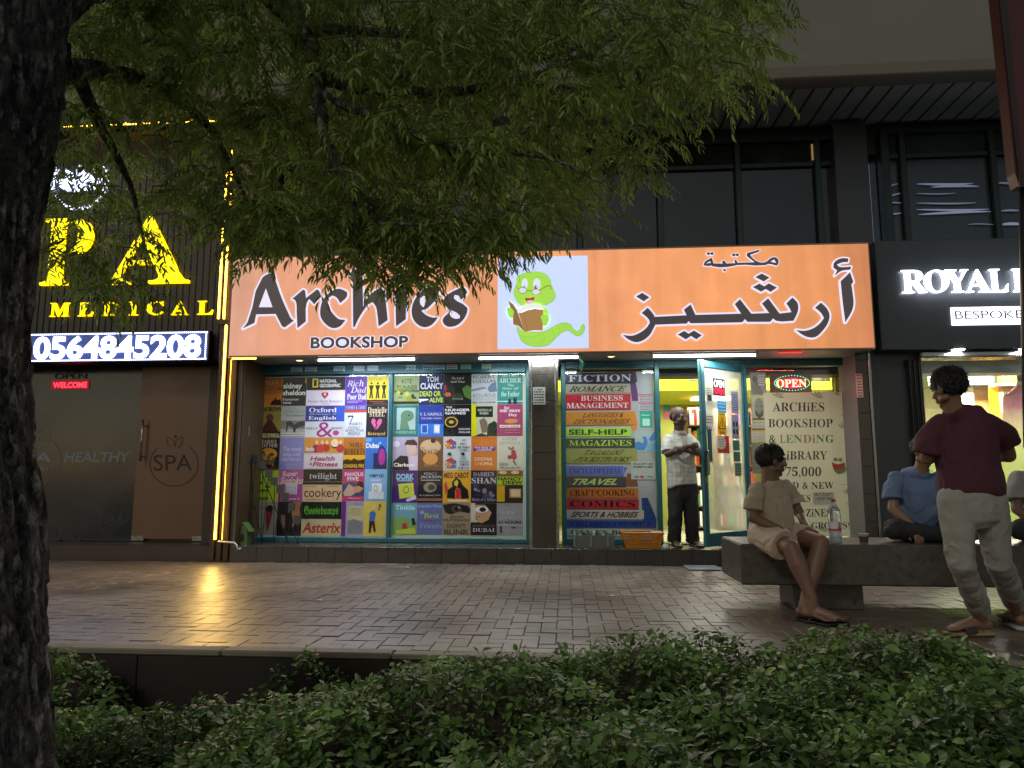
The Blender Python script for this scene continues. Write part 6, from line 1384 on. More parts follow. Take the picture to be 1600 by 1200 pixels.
letters('A', SER, (170, 340, 300, 444), YU - .02, m_yel, m_yels, 0, .05, ss)
for ch, xa, xb, y in (('M', 80, 110, 0), ('E', 124, 147, -.6), ('D', 162, 187, -1.4), ('I', 202, 217, -2), ('C', 231, 256, -2.4), ('A', 269, 295, -2.6), ('L', 310, 334, -3.2)): letters(ch, SER, (xa, 474 + y, xb, 495 + y), YU - .02, m_yel, m_yels, 0, .03, ss)
lg = thing('logo_light', 'white glowing round flower logo high behind the leaves of the spa sign', 'sign', (X(120, YU, 280), YU, Z(330, YU, 120)))
mb = MB(); c = at(128, 285, YU); m_wl = emit('c8d4ff', 4.5, 'white_led')
for k in range(5):
    an = R(90 + (k - 2) * 32); pts_ = []
    for i in range(9):
        t = i / 8; w = math.sin(math.pi * t) * .07; L = .36 * t
        pts_.append((c.x + math.cos(an) * L - math.sin(an) * w, c.z - .14 + math.sin(an) * L + math.cos(an) * w))
    for i in range(9):
        t = 1 - i / 8; w = math.sin(math.pi * t) * .07; L = .36 * t
        if 0 < i < 8: pts_.append((c.x + math.cos(an) * L + math.sin(an) * w, c.z - .14 + math.sin(an) * L - math.cos(an) * w))
    vs, ts = tess([pts_]); m_ = MB(); slab(m_, vs, ts, YU - .06 - .004 * k, YU - .03, m_wl); m_.build('petal', lg)
mb.tube([(c.x + .38 * math.cos(R(a)), YU - .04, c.z + .38 * math.sin(R(a))) for a in range(150, 392, 10)], .022, m_wl, 8); mb.build('ring', lg, smooth=True)
# LED number board
YL = 8.48; r = pxr(-60, 519, 326, 566, YL)
nb = thing('number_display', 'long blue white LED board showing a phone number under the spa sign', 'sign', ((r[0] + r[2]) / 2, YL, r[3]))
MB().box(r[0], r[2], YL, YL + .10, r[3], r[1], m_black, .005).build('housing', nb)
MB().box(r[0] + .01, r[2] - .01, YL - .003, YL - .0005, r[3] + .01, r[1] - .01, emit('4a62b0', .22, 'blue_led_haze')).build('screen', nb)
letters('0564845208', 'sb', (53, 524, 314, 561), YL - .006, emit('f2f6ff', 5, 'white_led'), emit('dfe8ff', 5, 'white_led'), 0, .006, nb)
mb = MB(); md = emit('dfe8ff', 5, 'white_led'); x = r[0] + .03
while x < r[2] - .02:
    mb.box(x, x + .016, YL - .008, YL - .003, r[1] - .032, r[1] - .018, md); mb.box(x, x + .016, YL - .008, YL - .003, r[3] + .018, r[3] + .032, md); x += .027
z = r[3] + .04
while z < r[1] - .03: mb.box(r[2] - .045, r[2] - .030, YL - .008, YL - .003, z, z + .014, md); z += .027
mb.build('led', nb)['kind'] = 'stuff'
area('led_light', ((r[0] + r[2]) / 2 + .4, YL - .03, (r[1] + r[3]) / 2), 2.4, .3, 20, (.55, .66, 1), (R(-90), 0, 0), parent=nb)
wl_ = thing('welcome_display', 'small red LED display reading WELCOME behind the dark spa glass', 'sign', (X(110, YS), YS - .01, Z(608, YS, 110)))
rr = pxr(80, 594, 139, 608, YS - .012); MB().box(rr[0], rr[2], YS - .012, YS - .003, rr[3], rr[1], emit('a00818', .5, 'red_led_haze')).build('screen', wl_)
letters('WELCOME', 'sb', (83, 597, 136, 606), YS - .015, emit('ff3048', 3.0, 'red_led'), emit('ff3048', 3.0, 'red_led'), 0, .002, wl_)
rr = pxr(84, 583, 136, 592, YS - .012); f = Flat(*rr, YS - .010, None, rough=.4); f.text('OPEN', 'sans', '4a2a2c', .02, .05, .98, .95); f.build('unlit_word', wl_)
# corner column with four glowing strips
cc = thing('strip_column', 'brown corner column between spa and bookshop carrying glowing warm light strips', 'column', ((xC0 + xC1) / 2, YSTEP, 0))
m_col = mat('4a3a26', rough=.45, metal=.3, var=.15, scale=4, name='bronze_sheet'); zc = Z(502, YSTEP, 345)
MB().box(xC0, xC1 - .01, YSTEP + .04, YS + .05, 0, zc, m_col, .004).build('lower_casing', cc)
MB().box(xC0 + .02, xC1 - .04, YSTEP + .10, YS + .05, zc + .002, 5.5, m_col, .004).build('upper_casing', cc)
MB().box(xC0 - .01, xC1 + .005, YSTEP - .02, YSTEP + .30, zc - .03, zc + .012, m_col, .004).build('ledge', cc)
for q in range(3):
    xa = xC0 + .05 + q * .085; MB().box(xa, xa + .03, YSTEP + .01, YSTEP + .039, .02, zc - .04, m_col, .004).build('rib', cc)
m_strip = emit('ffb838', 16.0, 'warm_strip')
def strip(a, b, Y, label, w=.013):
    """a glowing strip between two pixels on the plane Y"""
    p, q = at(a[0], a[1], Y), at(b[0], b[1], Y)
    if abs(a[1] - b[1]) > abs(a[0] - b[0]): q.x = p.x
    else: q.z = p.z
    t = thing('light_strip', label, 'light strip', tuple(p.lerp(q, .5)), 'warm light strips on the corner column')
    mb = MB(); mb.tube([p, q], w, m_strip, 8); mb.build('glow_tube', t, smooth=True)
    ch = MB(); d = (q - p).normalized()
    if abs(d.z) > .5: ch.box(p.x - w * 1.6, p.x + w * 1.6, Y + w, Y + w + .02, min(p.z, q.z), max(p.z, q.z), m_col)
    else: ch.box(min(p.x, q.x), max(p.x, q.x), Y + w, Y + w + .02, p.z - w * 1.6, p.z + w * 1.6, m_col)
    ch.build('channel', t); return p, q
YC = YSTEP - .005
p, q = strip((353.5, 508), (347, 843), YC, 'left of the two tall warm light strips on the lower column')
area('strip_light', tuple(p.lerp(q, .5) + V((0, -.03, 0))), .04, abs(p.z - q.z), 30, (1, .62, .16), (R(-90), 0, 0), parent=cc)
strip((360, 562), (352, 843), YC + .03, 'right of the two tall warm light strips on the lower column')
YC2 = YSTEP + .08
strip((341, 498), (349, 236), YC2, 'left of the two upper warm light strips above the corner ledge'); strip((349.5, 498), (356, 236), YC2, 'right of the two upper warm light strips above the corner ledge')
strip((100, 197), (352, 194), YC2 + .1, 'level warm light strip half hidden by leaves above the spa sign'); strip((166, 110), (168, 196), YC2 + .1, 'short upright warm light strip half hidden by leaves, far upper left')
strip((363, 560.5), (400, 559.5), YSIGN + .02, 'short level warm light strip under the left corner of the orange sign', .008)
# folding grille and dark bits left of the window, the wire rack in front, the green box and grey elbow pipe
rk = thing('wire_rack', 'dark folded wire display rack leaning across the lower left window', 'rack', tuple(at(420, 852, YSTEP + .3)))
m_wire = mat('2e3032', rough=.4, metal=.6, var=.1, name='wire'); Yr = YSTEP + .32
pl = [(400, 717), (411, 727), (420, 740), (429, 752), (438, 764), (446, 776), (456, 792), (465, 812)]
for i, (a, b) in enumerate(pl):
    c = at(a - 8 + 8, b, Yr); s_ = .045; MB().box(c.x - s_, c.x + s_, Yr - .015, Yr - .004, c.z - s_ * 1.1, c.z + s_ * 1.1, mat('3c3f40', rough=.5, var=.15), .003).build('card_holder', rk)
    mb = MB(); e = at(a - 3, 853, Yr); mb.tube([(c.x, Yr, c.z), (c.x + (.02 if i % 2 else -.05), Yr, ZSTEP + .005)], .005, m_wire, 6); mb.build('wire', rk)
mb = MB()
for a, b in (((393, 700), (396, 852)), ((399, 712), (452, 852)), ((452, 812), (466, 852)), ((398, 852), (468, 853)), ((398, 790), (410, 852))):
    mb = MB(); mb.tube([at(*a, Yr + .02), at(*b, Yr + .02)], .006, m_wire, 6); mb.build('wire', rk)
gb = thing('green_house_box', 'small green wooden house shaped box hanging at the left end of the step', 'box', tuple(at(378, 856, YSTEP + .12)))
m_gr = mat((.075, .13, .03), rough=.5, var=.12, name='green_paint'); Yb = YSTEP + .10; c = at(379, 838, Yb)
gv = [(c.x - .055, c.z - .13), (c.x + .055, c.z - .13), (c.x + .055, c.z + .08), (c.x, c.z + .15), (c.x - .055, c.z + .08)]
hole = [(c.x + .028 * math.cos(R(a)), c.z - .02 + .05 * math.sin(R(a))) for a in range(0, 360, 30)]
vs, ts = tess([gv, hole]); mb = MB(); slab(mb, vs, ts, Yb, Yb + .012, m_gr); mb.build('front_board', gb)
MB().box(c.x - .052, c.x + .052, Yb + .013, Yb + .12, c.z - .13, c.z + .075, mat('2c3a1c', rough=.7)).build('body', gb)
for sgn in (-1, 1):
    mb = MB(); a0_, a1_ = V((c.x, 0, c.z + .165)), V((c.x + sgn * .085, 0, c.z + .06)); vs = [(a0_.x, Yb - .02, a0_.z), (a1_.x, Yb - .02, a1_.z), (a1_.x, Yb + .14, a1_.z), (a0_.x, Yb + .14, a0_.z)]; vs += [(v[0], v[1], v[2] - .012) for v in vs]
    mb.add(vs, [(0, 1, 2, 3), (7, 6, 5, 4), (0, 4, 5, 1), (1, 5, 6, 2), (2, 6, 7, 3), (3, 7, 4, 0)], m_gr); mb.build('roof_board', gb)
mb = MB(); mb.tube([(c.x, Yb + .03, c.z + .16), (c.x + .005, Yb + .03, c.z + .20), (c.x + .02, Yb + .03, c.z + .19)], .004, m_steel, 6); mb.build('hook', gb)
pp = MB(); P_ = [at(341, 846, YSTEP - .05), at(366, 848, YSTEP - .05), at(370, 852, YSTEP - .05), at(371, 858, YSTEP - .05), at(378, 857, YSTEP + .02), at(384, 853, YSTEP + .1)]
pp.tube(P_, .011, m_white, 8); tagit(pp.build('drain_pipe', smooth=True), 'thin white elbow pipe at the foot of the glowing column', 'pipe')

# ================================================================== TAILOR FRONT ON THE RIGHT
YT_ = 8.72
tf = thing('tailor_building', 'dark panelled tailor shop front with a bright display window', 'shop front', (5.2, 9.0, 0))
xa = X(1360, YG - .2, 650)
MB().box(X(1352, 8.9), X(1446, YT_), YT_, YT_ + .5, 0, Z(548, YT_, 1400), m_navy, .006).build('wall_panel', tf)
r = pxr(1372, 380, 1500, 546, YT_ - .22); xe = 9.8
MB().box(r[0], xe, YT_ - .22, YUP + .09, r[3], r[1] + .04, m_navy, .006).build('sign_board', tf)
MB().box(r[0], r[0] + .02, YT_ - .225, YT_ - .2205, r[3], r[1], m_dark).build('board_edge', tf)
zr = r[3]; MB().box(X(1440, YT_), xe, YT_ - .14, YT_ + .15, zr - .085, zr - .005, m_steel, .02).build('shutter_box', tf)
m_rw = emit('f4f4ff', 4.5, 'white_lit_letter')
rs_ = thing('tailor_sign', 'white glowing serif letters ROYAL on the dark board at the right edge', 'sign', (X(1500, YT_), YT_ - .25, Z(460, YT_, 1500)))
Yz = YT_ - .245
for ch, xa, xb, dy in (('R', 1408, 1446, 0), ('O', 1443, 1481, -.3), ('Y', 1476, 1512, -.8), ('A', 1507, 1546, -1.2), ('L', 1545, 1573, -1.6), ('F', 1581, 1606, -2.2), ('A', 1609, 1648, -2.8), ('S', 1652, 1680, -3)):
    letters(ch, SER, (xa, 423 + dy, xb, 458 + dy * .8), Yz, m_rw, m_rw, 0, .03, rs_)
bp_ = thing('tailor_sign', 'white lit plate lettered BESPOKE below the glowing word ROYAL', 'sign', (X(1560, YT_), YT_ - .25, Z(507, YT_, 1560)))
rr = pxr(1487, 478, 1760, 506, Yz); MB().box(rr[0], rr[2], Yz, Yz + .02, rr[3], rr[1], emit('f6f4ff', 2.4, 'white_lit_plate'), .002).build('plate', bp_)
letters('BESPOKE', 'sans', (1492, 485, 1598, 498), Yz - .001, mat('4a4a66', rough=.4), mat('4a4a66', rough=.4), 0, .003, bp_)
area('sign_light', ((X(1480, YT_, 450) + X(1640, YT_, 450)) / 2, Yz - .05, Z(455, YT_, 1560)), 2.0, .35, 7, (.88, .90, 1), (R(-90), 0, 0), parent=rs_)
# halo back light onto the board
area('halo_light', (X(1540, YT_, 450), Yz - .25, Z(450, YT_, 1540)), 1.6, .2, 4, (.80, .86, 1), (R(91), 0, 0), parent=rs_)
# folded grille
gx0, gx1 = X(1428, YT_ - .06), X(1447, YT_ - .06)
fg = thing('folding_grille', 'folded black steel security grille at the left of the tailor window', 'grille', ((gx0 + gx1) / 2, YT_ - .06, 0))
for i in range(6):
    xx = gx0 + (gx1 - gx0) * i / 5; MB().box(xx, xx + .012, YT_ - .09 + .02 * (i % 2), YT_ - .06 + .02 * (i % 2), .03, zr - .09, mat('34373a', rough=.3, metal=.8, var=.1, name='grille_steel'), .003).build('upright', fg)
MB().box(gx0 - .01, gx1 + .02, YT_ - .06, YT_ - .03, .03, zr - .09, m_black).build('backing', fg)
gx = gx1 + .03
MB().box(gx, xe, YT_ + .02, YT_ + .03, .25, zr - .09, glass(refl=1.0)).build('pane', tf)
MB().box(gx - .02, xe, YT_ - .05, YT_ + .10, 0, .25, m_navy, .004).build('base_wall', tf)
# frosted film on the lower glass
def frost():
    m = bpy.data.materials.new('frosted_film'); m.use_nodes = True; n = m.node_tree.nodes; l = m.node_tree.links; n.remove(n['Principled BSDF'])
    t = n.new('ShaderNodeBsdfTransparent'); d = n.new('ShaderNodeBsdfTranslucent'); d.inputs[0].default_value = (.62, .70, .42, 1); d2 = n.new('ShaderNodeBsdfDiffuse'); d2.inputs[0].default_value = (.35, .40, .26, 1)
    a = n.new('ShaderNodeMixShader'); a.inputs[0].default_value = .3; l.new(d.outputs[0], a.inputs[1]); l.new(d2.outputs[0], a.inputs[2])
    tc = n.new('ShaderNodeTexCoord'); sp_ = n.new('ShaderNodeSeparateXYZ'); l.new(tc.outputs['Object'], sp_.inputs[0]); mr = n.new('ShaderNodeMapRange')
    mr.inputs[1].default_value = 1.85; mr.inputs[2].default_value = 1.15; mr.inputs[3].default_value = 0; mr.inputs[4].default_value = .93; l.new(sp_.outputs[2], mr.inputs[0])
    mx = n.new('ShaderNodeMixShader'); l.new(mr.outputs[0], mx.inputs[0]); l.new(t.outputs[0], mx.inputs[1]); l.new(a.outputs[0], mx.inputs[2]); l.new(mx.outputs[0], n['Material Output'].inputs[0]); return m
MB().box(gx + .01, xe, YT_ + .035, YT_ + .037, .26, 1.8, frost()).build('frosted_film', tf)
rx0_, rx1_ = gx - .3, xe
wb = mat('b8b49a', rough=.8, var=.05, name='cream_wall')
mb = MB(); mb.box(rx0_ - .1, rx0_, YT_ + .12, 12.0, 0, 2.84, wb); mb.build('room_wall', tf); MB().box(rx0_, rx1_, 11.9, 12.0, 0, 3.0, wb).build('room_wall', tf)
MB().box(rx0_, rx1_, YT_ + .12, 11.9, 2.85, 2.95, mat('cfc98a', rough=.7, var=.04, name='cream_ceiling')).build('room_ceiling', tf); MB().box(rx0_, rx1_, YT_ + .12, 11.9, -.05, .1, wb).build('room_floor', tf)
def inbox(name, label, cat, q, Y, dpt, c, **kw):
    r = pxr(*q, Y); o = MB().box(r[0], r[2], Y, Y + dpt, r[3], r[1], mat(c, **kw), .005).build(name); tagit(o, label, cat); return o
inbox('wall_cabinet', 'long grey green wall cabinet inside the tailor shop', 'cabinet', (1449, 569, 1567, 602), 11.2, .4, '5f6f68', rough=.35, var=.1)
inbox('wood_panel', 'tan wooden wall panel at the right inside the tailor shop', 'panel', (1568, 569, 1640, 690), 11.0, .1, 'a06a30', rough=.4, var=.15, scale=3)
inbox('wood_panel', 'lower tan wooden wall panel behind the head of the standing man', 'panel', (1523, 603, 1567, 680), 11.4, .1, 'b08450', rough=.4, var=.15, scale=3)
nc = thing('lit_shelf', 'glowing yellow wall niche with pale hanging cloth in the tailor shop', 'shelf', tuple(at(1558, 650, 11.1)))
r = pxr(1547, 605, 1572, 650, 11.1); MB().box(r[0], r[2], 11.1, 11.12, r[3], r[1], emit('d8a010', .75, 'lit_niche')).build('back_panel', nc); MB().box(r[0], r[2] + .1, 10.9, 11.09, r[1], r[1] + .03, m_white).build('shelf_board', nc)
for i in range(4): MB().box(r[0] + .12 + i * .035, r[0] + .14 + i * .035, 10.98, 11.08, r[3] + .05, r[1] - .08, mat('c8c4a0', rough=.8), .003).build('cloth', nc)
tw_ = inbox('white_board', 'pale board leaning inside the tailor shop behind the man', 'board', (1503, 604, 1522, 640), 11.3, .05, 'c0c4b0', rough=.6)
for i, (px, lab) in enumerate(((1487, 'round lamp in the tailor ceiling above the head of the standing man'), (1575, 'round lamp in the tailor ceiling above the pink shirt'))):
    YLp = 10.9; c = at(px, 563, YLp); t = thing('ceiling_lamp', lab, 'lamp', (c.x, YLp, 2.85), 'round lamps in the tailor ceiling'); MB().lathe((c.x, YLp, 2.83), [(0, 0), (.09, 0), (.10, .018)], emit('f4f8ff', 7, 'lamp_glow'), 18).build('disc', t); MB().lathe((c.x, YLp, 2.83), [(.10, .0), (.115, .019), (.10, .021)], m_white, 18).build('rim', t)
    area('lamp_or_fill_light', (c.x, YLp, 2.80), .2, .2, 190, (1, .94, .72), parent=t); area('lamp_or_fill_light', (c.x, 9.5, 2.80), .5, .3, 150, (1, .94, .74), parent=t)  # the second lamp, nearer the glass, is an added unseen fill
for i, px in enumerate((1493, 1598)):
    c = at(px, 550, YT_ - .12); t = thing('downlight', ['bright round downlight outside above the standing man', 'bright round downlight outside at the right edge'][i], 'lamp', (c.x, YT_ - .12, zr), 'downlights over the tailor window')
    MB().lathe((c.x, YT_ - .18, zr), [(0, -.012), (.06, -.012), (.07, .0)], emit('f4f8ff', 9, 'lamp_glow'), 18).build('disc', t); area('lamp_or_fill_light', (c.x, YT_ - .2, zr - .03), .12, .12, 11, (.92, .96, 1), parent=t)
# mannequin torso with pink shirt
mq = thing('mannequin', 'shop mannequin in a pink shirt with a white collar in the tailor window', 'mannequin', tuple(at(1600, 720, 9.5)))
# (body is made with the figure builder below)

# ---- red hanging board close by, upper right corner
hb = thing('red_board', 'dark red hanging board cut off by the upper right corner', 'board', tuple(at(1600, 150, 3.2)))
m_red = mat('3f0f0c', rough=.45, var=.15, scale=4, name='dark_red_paint'); m_red2 = mat('1a0a0a', rough=.5, name='dark_edge')
def tilted(q, Y, d, m, name):
    loops = [(at(a, b, Y).x, at(a, b, Y).z) for a, b in q]; vs, ts = tess([loops]); mb = MB(); slab(mb, vs, ts, Y, Y + d, m); return mb.build(name, hb)
tilted([(1545, -120), (1800, -120), (1800, 300), (1592, 290), (1586, 270)], 3.2, .06, m_red, 'board_face'); tilted([(1548, -130), (1562, -130), (1600, 292), (1594, 292)], 3.19, .008, m_red2, 'edge_strip')
mb = MB(); mb.tube([at(1604, 290, 3.24), at(1606, 440, 3.24), at(1612, 700, 3.24)], .03, m_black, 10); mb.build('post', hb, smooth=True)

# ---- pale pipes on the upper wall behind the leaves
for (px, ya, yb, lab) in ((690, 240, 402, 'pale vertical pipe on the upper wall, half hidden by leaves, nearer the spa'), (818, 272, 392, 'pale vertical pipe on the upper wall above the bookworm picture')):
    a, b = at(px, ya, YUP - .16), at(px, yb, YUP - .16); t = thing('wall_pipe', lab, 'pipe', (a.x, YUP - .16, b.z)); mb = MB(); mb.tube([(a.x, YUP - .16, a.z), (a.x, YUP - .16, b.z - .1)], .045, mat('a8aca4', rough=.5, var=.1), 14); mb.build('pipe_length', t, smooth=True)
    for zz in (.35, .8): MB().box(a.x - .06, a.x + .06, YUP - .22, YUP - .08, b.z + (a.z - b.z) * zz, b.z + (a.z - b.z) * zz + .04, m_steel, .004).build('clamp', t)
# ================================================================== BENCH AND SMALL THINGS
BY0, BY1, BZ0, BZ1 = 5.56, 6.24, .20, .50
bx0 = onz(1157, 850, .5).x
def granite():
    m = mat('4b4743', rough=.34, var=.45, scale=16, bump=.1, bscale=120, name='granite'); return m
bn = thing('stone_bench', 'long thick polished stone bench standing on block feet', 'bench', (3, 5.9, 0))
mb = MB(); mb.box(bx0, bx0 + 2.42, BY0, BY1, BZ0, BZ1, granite(), .012); mb.build('slab', bn); MB().box(bx0 + 2.426, bx0 + 4.9, BY0, BY1, BZ0, BZ1, granite(), .012).build('slab', bn)
for xa_ in (onz(1237, 948, 0).x, onz(1237, 948, 0).x + 1.75, onz(1237, 948, 0).x + 3.6): MB().box(xa_ - .02, xa_ + .50, BY0 + .16, BY1 - .16, 0, BZ0 - .002, granite(), .008).build('foot_block', bn)
MB().box(bx0 + .001, bx0 + .003, BY0 + .1, BY1 - .3, BZ0 + .06, BZ1 - .08, mat('8a8478', rough=.6)) 
def on_bench(px, py): p = onz(px, py, BZ1); return p
# bottle
p = onz(1306, 850, BZ1); bt = thing('water_bottle', 'clear plastic water bottle with a red cap on the bench', 'bottle', tuple(p)); rr = .046
def plastic():
    m = bpy.data.materials.new('clear_plastic'); m.use_nodes = True; b = m.node_tree.nodes['Principled BSDF']; b.inputs['Base Color'].default_value = (.85, .9, .95, 1); b.inputs['Roughness'].default_value = .12; b.inputs['Transmission Weight'].default_value = .88; b.inputs['IOR'].default_value = 1.2; return m
pr_ = [(.001, .004), (.040, .0), (.046, .012)]
for i in range(10): pr_ += [(.046, .012 + .018 * i + .004), (.0435, .012 + .018 * i + .011)]
pr_ += [(.046, .20), (.046, .225), (.038, .262), (.020, .292), (.0135, .300), (.0135, .315)]
MB().lathe(tuple(p), pr_, plastic(), 24).build('body', bt, smooth=True)
MB().lathe(tuple(p), [(.001, .008), (.040, .008), (.0405, .10), (.001, .10)], mat((.55, .62, .68), rough=.2, var=.05), 20).build('water', bt, smooth=True)
lb = MB(); lb.lathe(tuple(p), [(.0466, .105), (.0466, .165)], mat('c8c8d4', rough=.4), 24); lb.lathe(tuple(p), [(.0469, .103), (.0469, .115)], mat('b02048', rough=.4), 24); lb.build('label', bt, smooth=True)
lb = MB(); lb.add([(p.x + .006, p.y - .0485, p.z + .105), (p.x + .026, p.y - .0485, p.z + .105), (p.x + .015, p.y - .0485, p.z + .178)], [(0, 1, 2)], mat('b02048', rough=.4)); lb.build('label_mark', bt)
MB().lathe(tuple(p), [(.0, .334), (.0155, .334), (.0165, .330), (.0165, .312), (.0, .312)], mat('b01838', rough=.35), 18).build('cap', bt, smooth=True)
p = onz(1350, 850, BZ1); cp = thing('paper_cup', 'small patterned paper tea cup on the bench right of the bottle', 'cup', tuple(p))
MB().lathe(tuple(p), [(.0, .002), (.026, .0), (.037, .076), (.0385, .078), (.036, .079), (.025, .01), (.0, .01)], mat('a8a498', rough=.6), 22).build('body', cp, smooth=True)
MB().lathe(tuple(p), [(.0290, .016), (.0350, .058)], mat('3a362e', rough=.6, var=.6, scale=60), 22).build('print_band', cp, smooth=True)
# clear tub of books
m_tub = mat('5f6663', rough=.35, var=.12, name='grey_plastic')
def open_box(name, parent, x0, x1, y0, y1, z0, z1, flare, m, th=.008):
    mb = MB(); f_ = flare
    lo_ = [(x0, y0), (x1, y0), (x1, y1), (x0, y1)]; hi = [(x0 - f_, y0 - f_ * .5), (x1 + f_, y0 - f_ * .5), (x1 + f_, y1 + f_ * .5), (x0 - f_, y1 + f_ * .5)]
    vs = [(a, b, z0) for a, b in lo_] + [(a, b, z1) for a, b in hi]; cx, cy = (x0 + x1) / 2, (y0 + y1) / 2
    sh = lambda a, b: (a + th * (1 if a < cx else -1), b + th * (1 if b < cy else -1))
    vs += [(*sh(a, b), z1) for a, b in hi] + [(*sh(a, b), z0 + th) for a, b in lo_]
    fs = [(3, 2, 1, 0), (12, 13, 14, 15)]
    for o_ in (0, 4, 8):
        for k in range(4): fs.append((o_ + k, o_ + (k + 1) % 4, o_ + 4 + (k + 1) % 4, o_ + 4 + k))
    mb.add(vs, fs, m); return mb.build(name, parent)
c0 = at(895, 855, YSTEP + .03); c1 = at(963, 855, YSTEP + .03)
tb = thing('book_tub', 'grey plastic tub of second hand books on the step under the spine poster', 'tub', (c0.x + .2, YSTEP + .15, ZSTEP))
open_box('tub', tb, c0.x + .02, c1.x - .03, YSTEP + .04, YSTEP + .34, ZSTEP + .003, ZSTEP + .15, .02, m_tub); 
for k in range(3): MB().box(c0.x + .01 + k * .19, c0.x + .03 + k * .19, YSTEP + .018, YSTEP + .028, ZSTEP + .02, ZSTEP + .14, mat('7c8480', rough=.4)).build('rib', tb)
rs = random.Random(8); xx = c0.x + .05; nbk = 0
while xx < c1.x - .09:
    w = rs.uniform(.015, .035); h = rs.uniform(.12, .19)
    o = MB().box(-w / 2, w / 2, 0, .20, 0, h, mat(rs.choice(['b8b4a8', '8a9ab0', 'c0b070', '5a6a8a', 'd0ccc0', '3a3a44']), rough=.5), .002).build('book'); o.location = (xx, YSTEP + .08 + rs.uniform(0, .04), ZSTEP + .012); o.rotation_euler = (rs.uniform(-.3, .0), rs.uniform(-.25, .25), 0)
    tagit(o, 'second hand book standing in the grey plastic tub, %s from its left end' % 'first second third fourth fifth sixth seventh eighth ninth tenth eleventh twelfth'.split()[nbk], 'book', 'second hand books in the grey tub'); nbk += 1; xx += w + rs.uniform(.006, .02)
c0 = at(972, 855, YSTEP + .03); c1 = at(1038, 855, YSTEP + .03)
bk_ = thing('orange_basket', 'orange plastic slotted basket on the step beside the doorway', 'basket', ((c0.x + c1.x) / 2, YSTEP + .15, ZSTEP))
mo = mat('c47c1c', rough=.4, var=.12, name='orange_plastic'); ax, bx_, za, zb_ = c0.x + .05, c1.x - .05, ZSTEP + .004, ZSTEP + .19
open_box('floor_tray', bk_, ax, bx_, YSTEP + .05, YSTEP + .30, za, za + .035, .008, mo)
mb = MB(); mb.box(ax - .05, bx_ + .05, YSTEP + .015, YSTEP + .033, zb_ - .02, zb_, mo, .004); mb.box(ax - .05, bx_ + .05, YSTEP + .318, YSTEP + .336, zb_ - .02, zb_, mo, .004); mb.box(ax - .05, ax - .035, YSTEP + .034, YSTEP + .317, zb_ - .02, zb_, mo, .004); mb.box(bx_ + .035, bx_ + .05, YSTEP + .034, YSTEP + .317, zb_ - .02, zb_, mo, .004); mb.build('rim', bk_)
n = 26
for i in range(n + 1):
    t = i / n; xb_ = ax + (bx_ - ax) * t; xt = ax - .043 + (bx_ - ax + .086) * t
    for (yb, yt) in ((YSTEP + .048, YSTEP + .026), (YSTEP + .302, YSTEP + .326)):
        mb = MB(); mb.tube([(xb_, yb, za + .03), (xt, yt, zb_ - .018)], .0045, mo, 5); mb.build('slat', bk_)
for i in range(12):
    t = (i + .5) / 12; y = YSTEP + .05 + .25 * t
    for (xb_, xt) in ((ax, ax - .042), (bx_, bx_ + .042)):
        mb = MB(); mb.tube([(xb_, y, za + .03), (xt, y, zb_ - .018)], .0045, mo, 5); mb.build('slat', bk_)
for k, zz in enumerate((.075, .12, .155)): 
    e = .043 * (zz / .19); mb = MB(); mb.box(ax - e, bx_ + e, YSTEP + .05 - e * .5 - .004, YSTEP + .053 - e * .5, ZSTEP + zz, ZSTEP + zz + .008, mo); mb.build('band', bk_)
for k in range(4):
    o = MB().box(ax + .03 + k * .09, ax + .16 + k * .09, YSTEP + .08, YSTEP + .27, ZSTEP + .15 + k * .006, ZSTEP + .165 + k * .006, mat(['3a3a6a', 'a8a0b8', '7a5a8a', 'c0b8a8'][k], rough=.5), .002).build('book'); tagit(o, ['dark blue', 'pale lilac', 'purple', 'cream'][k] + ' book lying on top in the orange basket', 'book')
p = at(1040, 853, YSTEP + .1); mb = MB(); mb.lathe((p.x, YSTEP + .1, ZSTEP + .001), [(0, .0), (.05, 0), (.05, .02), (.03, .05), (0, .055)], m_white, 16); tagit(mb.build('door_stop', smooth=True), 'white rounded door stop on the step beside the basket', 'door stop')
MB_m = MB(); q0, q1 = onz(1082, 891, .006), onz(1130, 884, .006); MB_m.box(X(1075, 8.0, 885), X(1128, 8.0, 885), 7.95, YSTEP - .02, .004, .014, mat('6a6e72', rough=.8, var=.15), .003); tagit(MB_m.build('door_mat'), 'pale grey mat on the paving in front of the open door', 'mat')
rs = random.Random(6)
for i, (px, py, w, lab) in enumerate([(497, 938, .07, 'white scrap of paper lying on the paving in front of the left window'), (632, 932, .025, 'tiny white scrap on the paving left of the pillar'), (652, 955, .03, 'small pale crumb of litter nearer the kerb'), (243, 1004, .04, 'pale scrap at the kerb on the left'), (955, 931, .05, 'crumpled pale scrap on the paving in front of the book tub'), (1412, 949, .04, 'small pale scrap in the dark under the bench')]):
    p = onz(px, py, .006); mb = MB(); vs = [(p.x - w / 2, p.y - .012, .005), (p.x, p.y - .018, .012), (p.x + w / 2, p.y + .006, .006), (p.x + w * .3, p.y + .02, .011), (p.x - w * .35, p.y + .016, .006)]
    mb.add(vs, [(0, 1, 4), (1, 3, 4), (1, 2, 3)], m_white); tagit(mb.build('paper_scrap'), lab, 'litter')

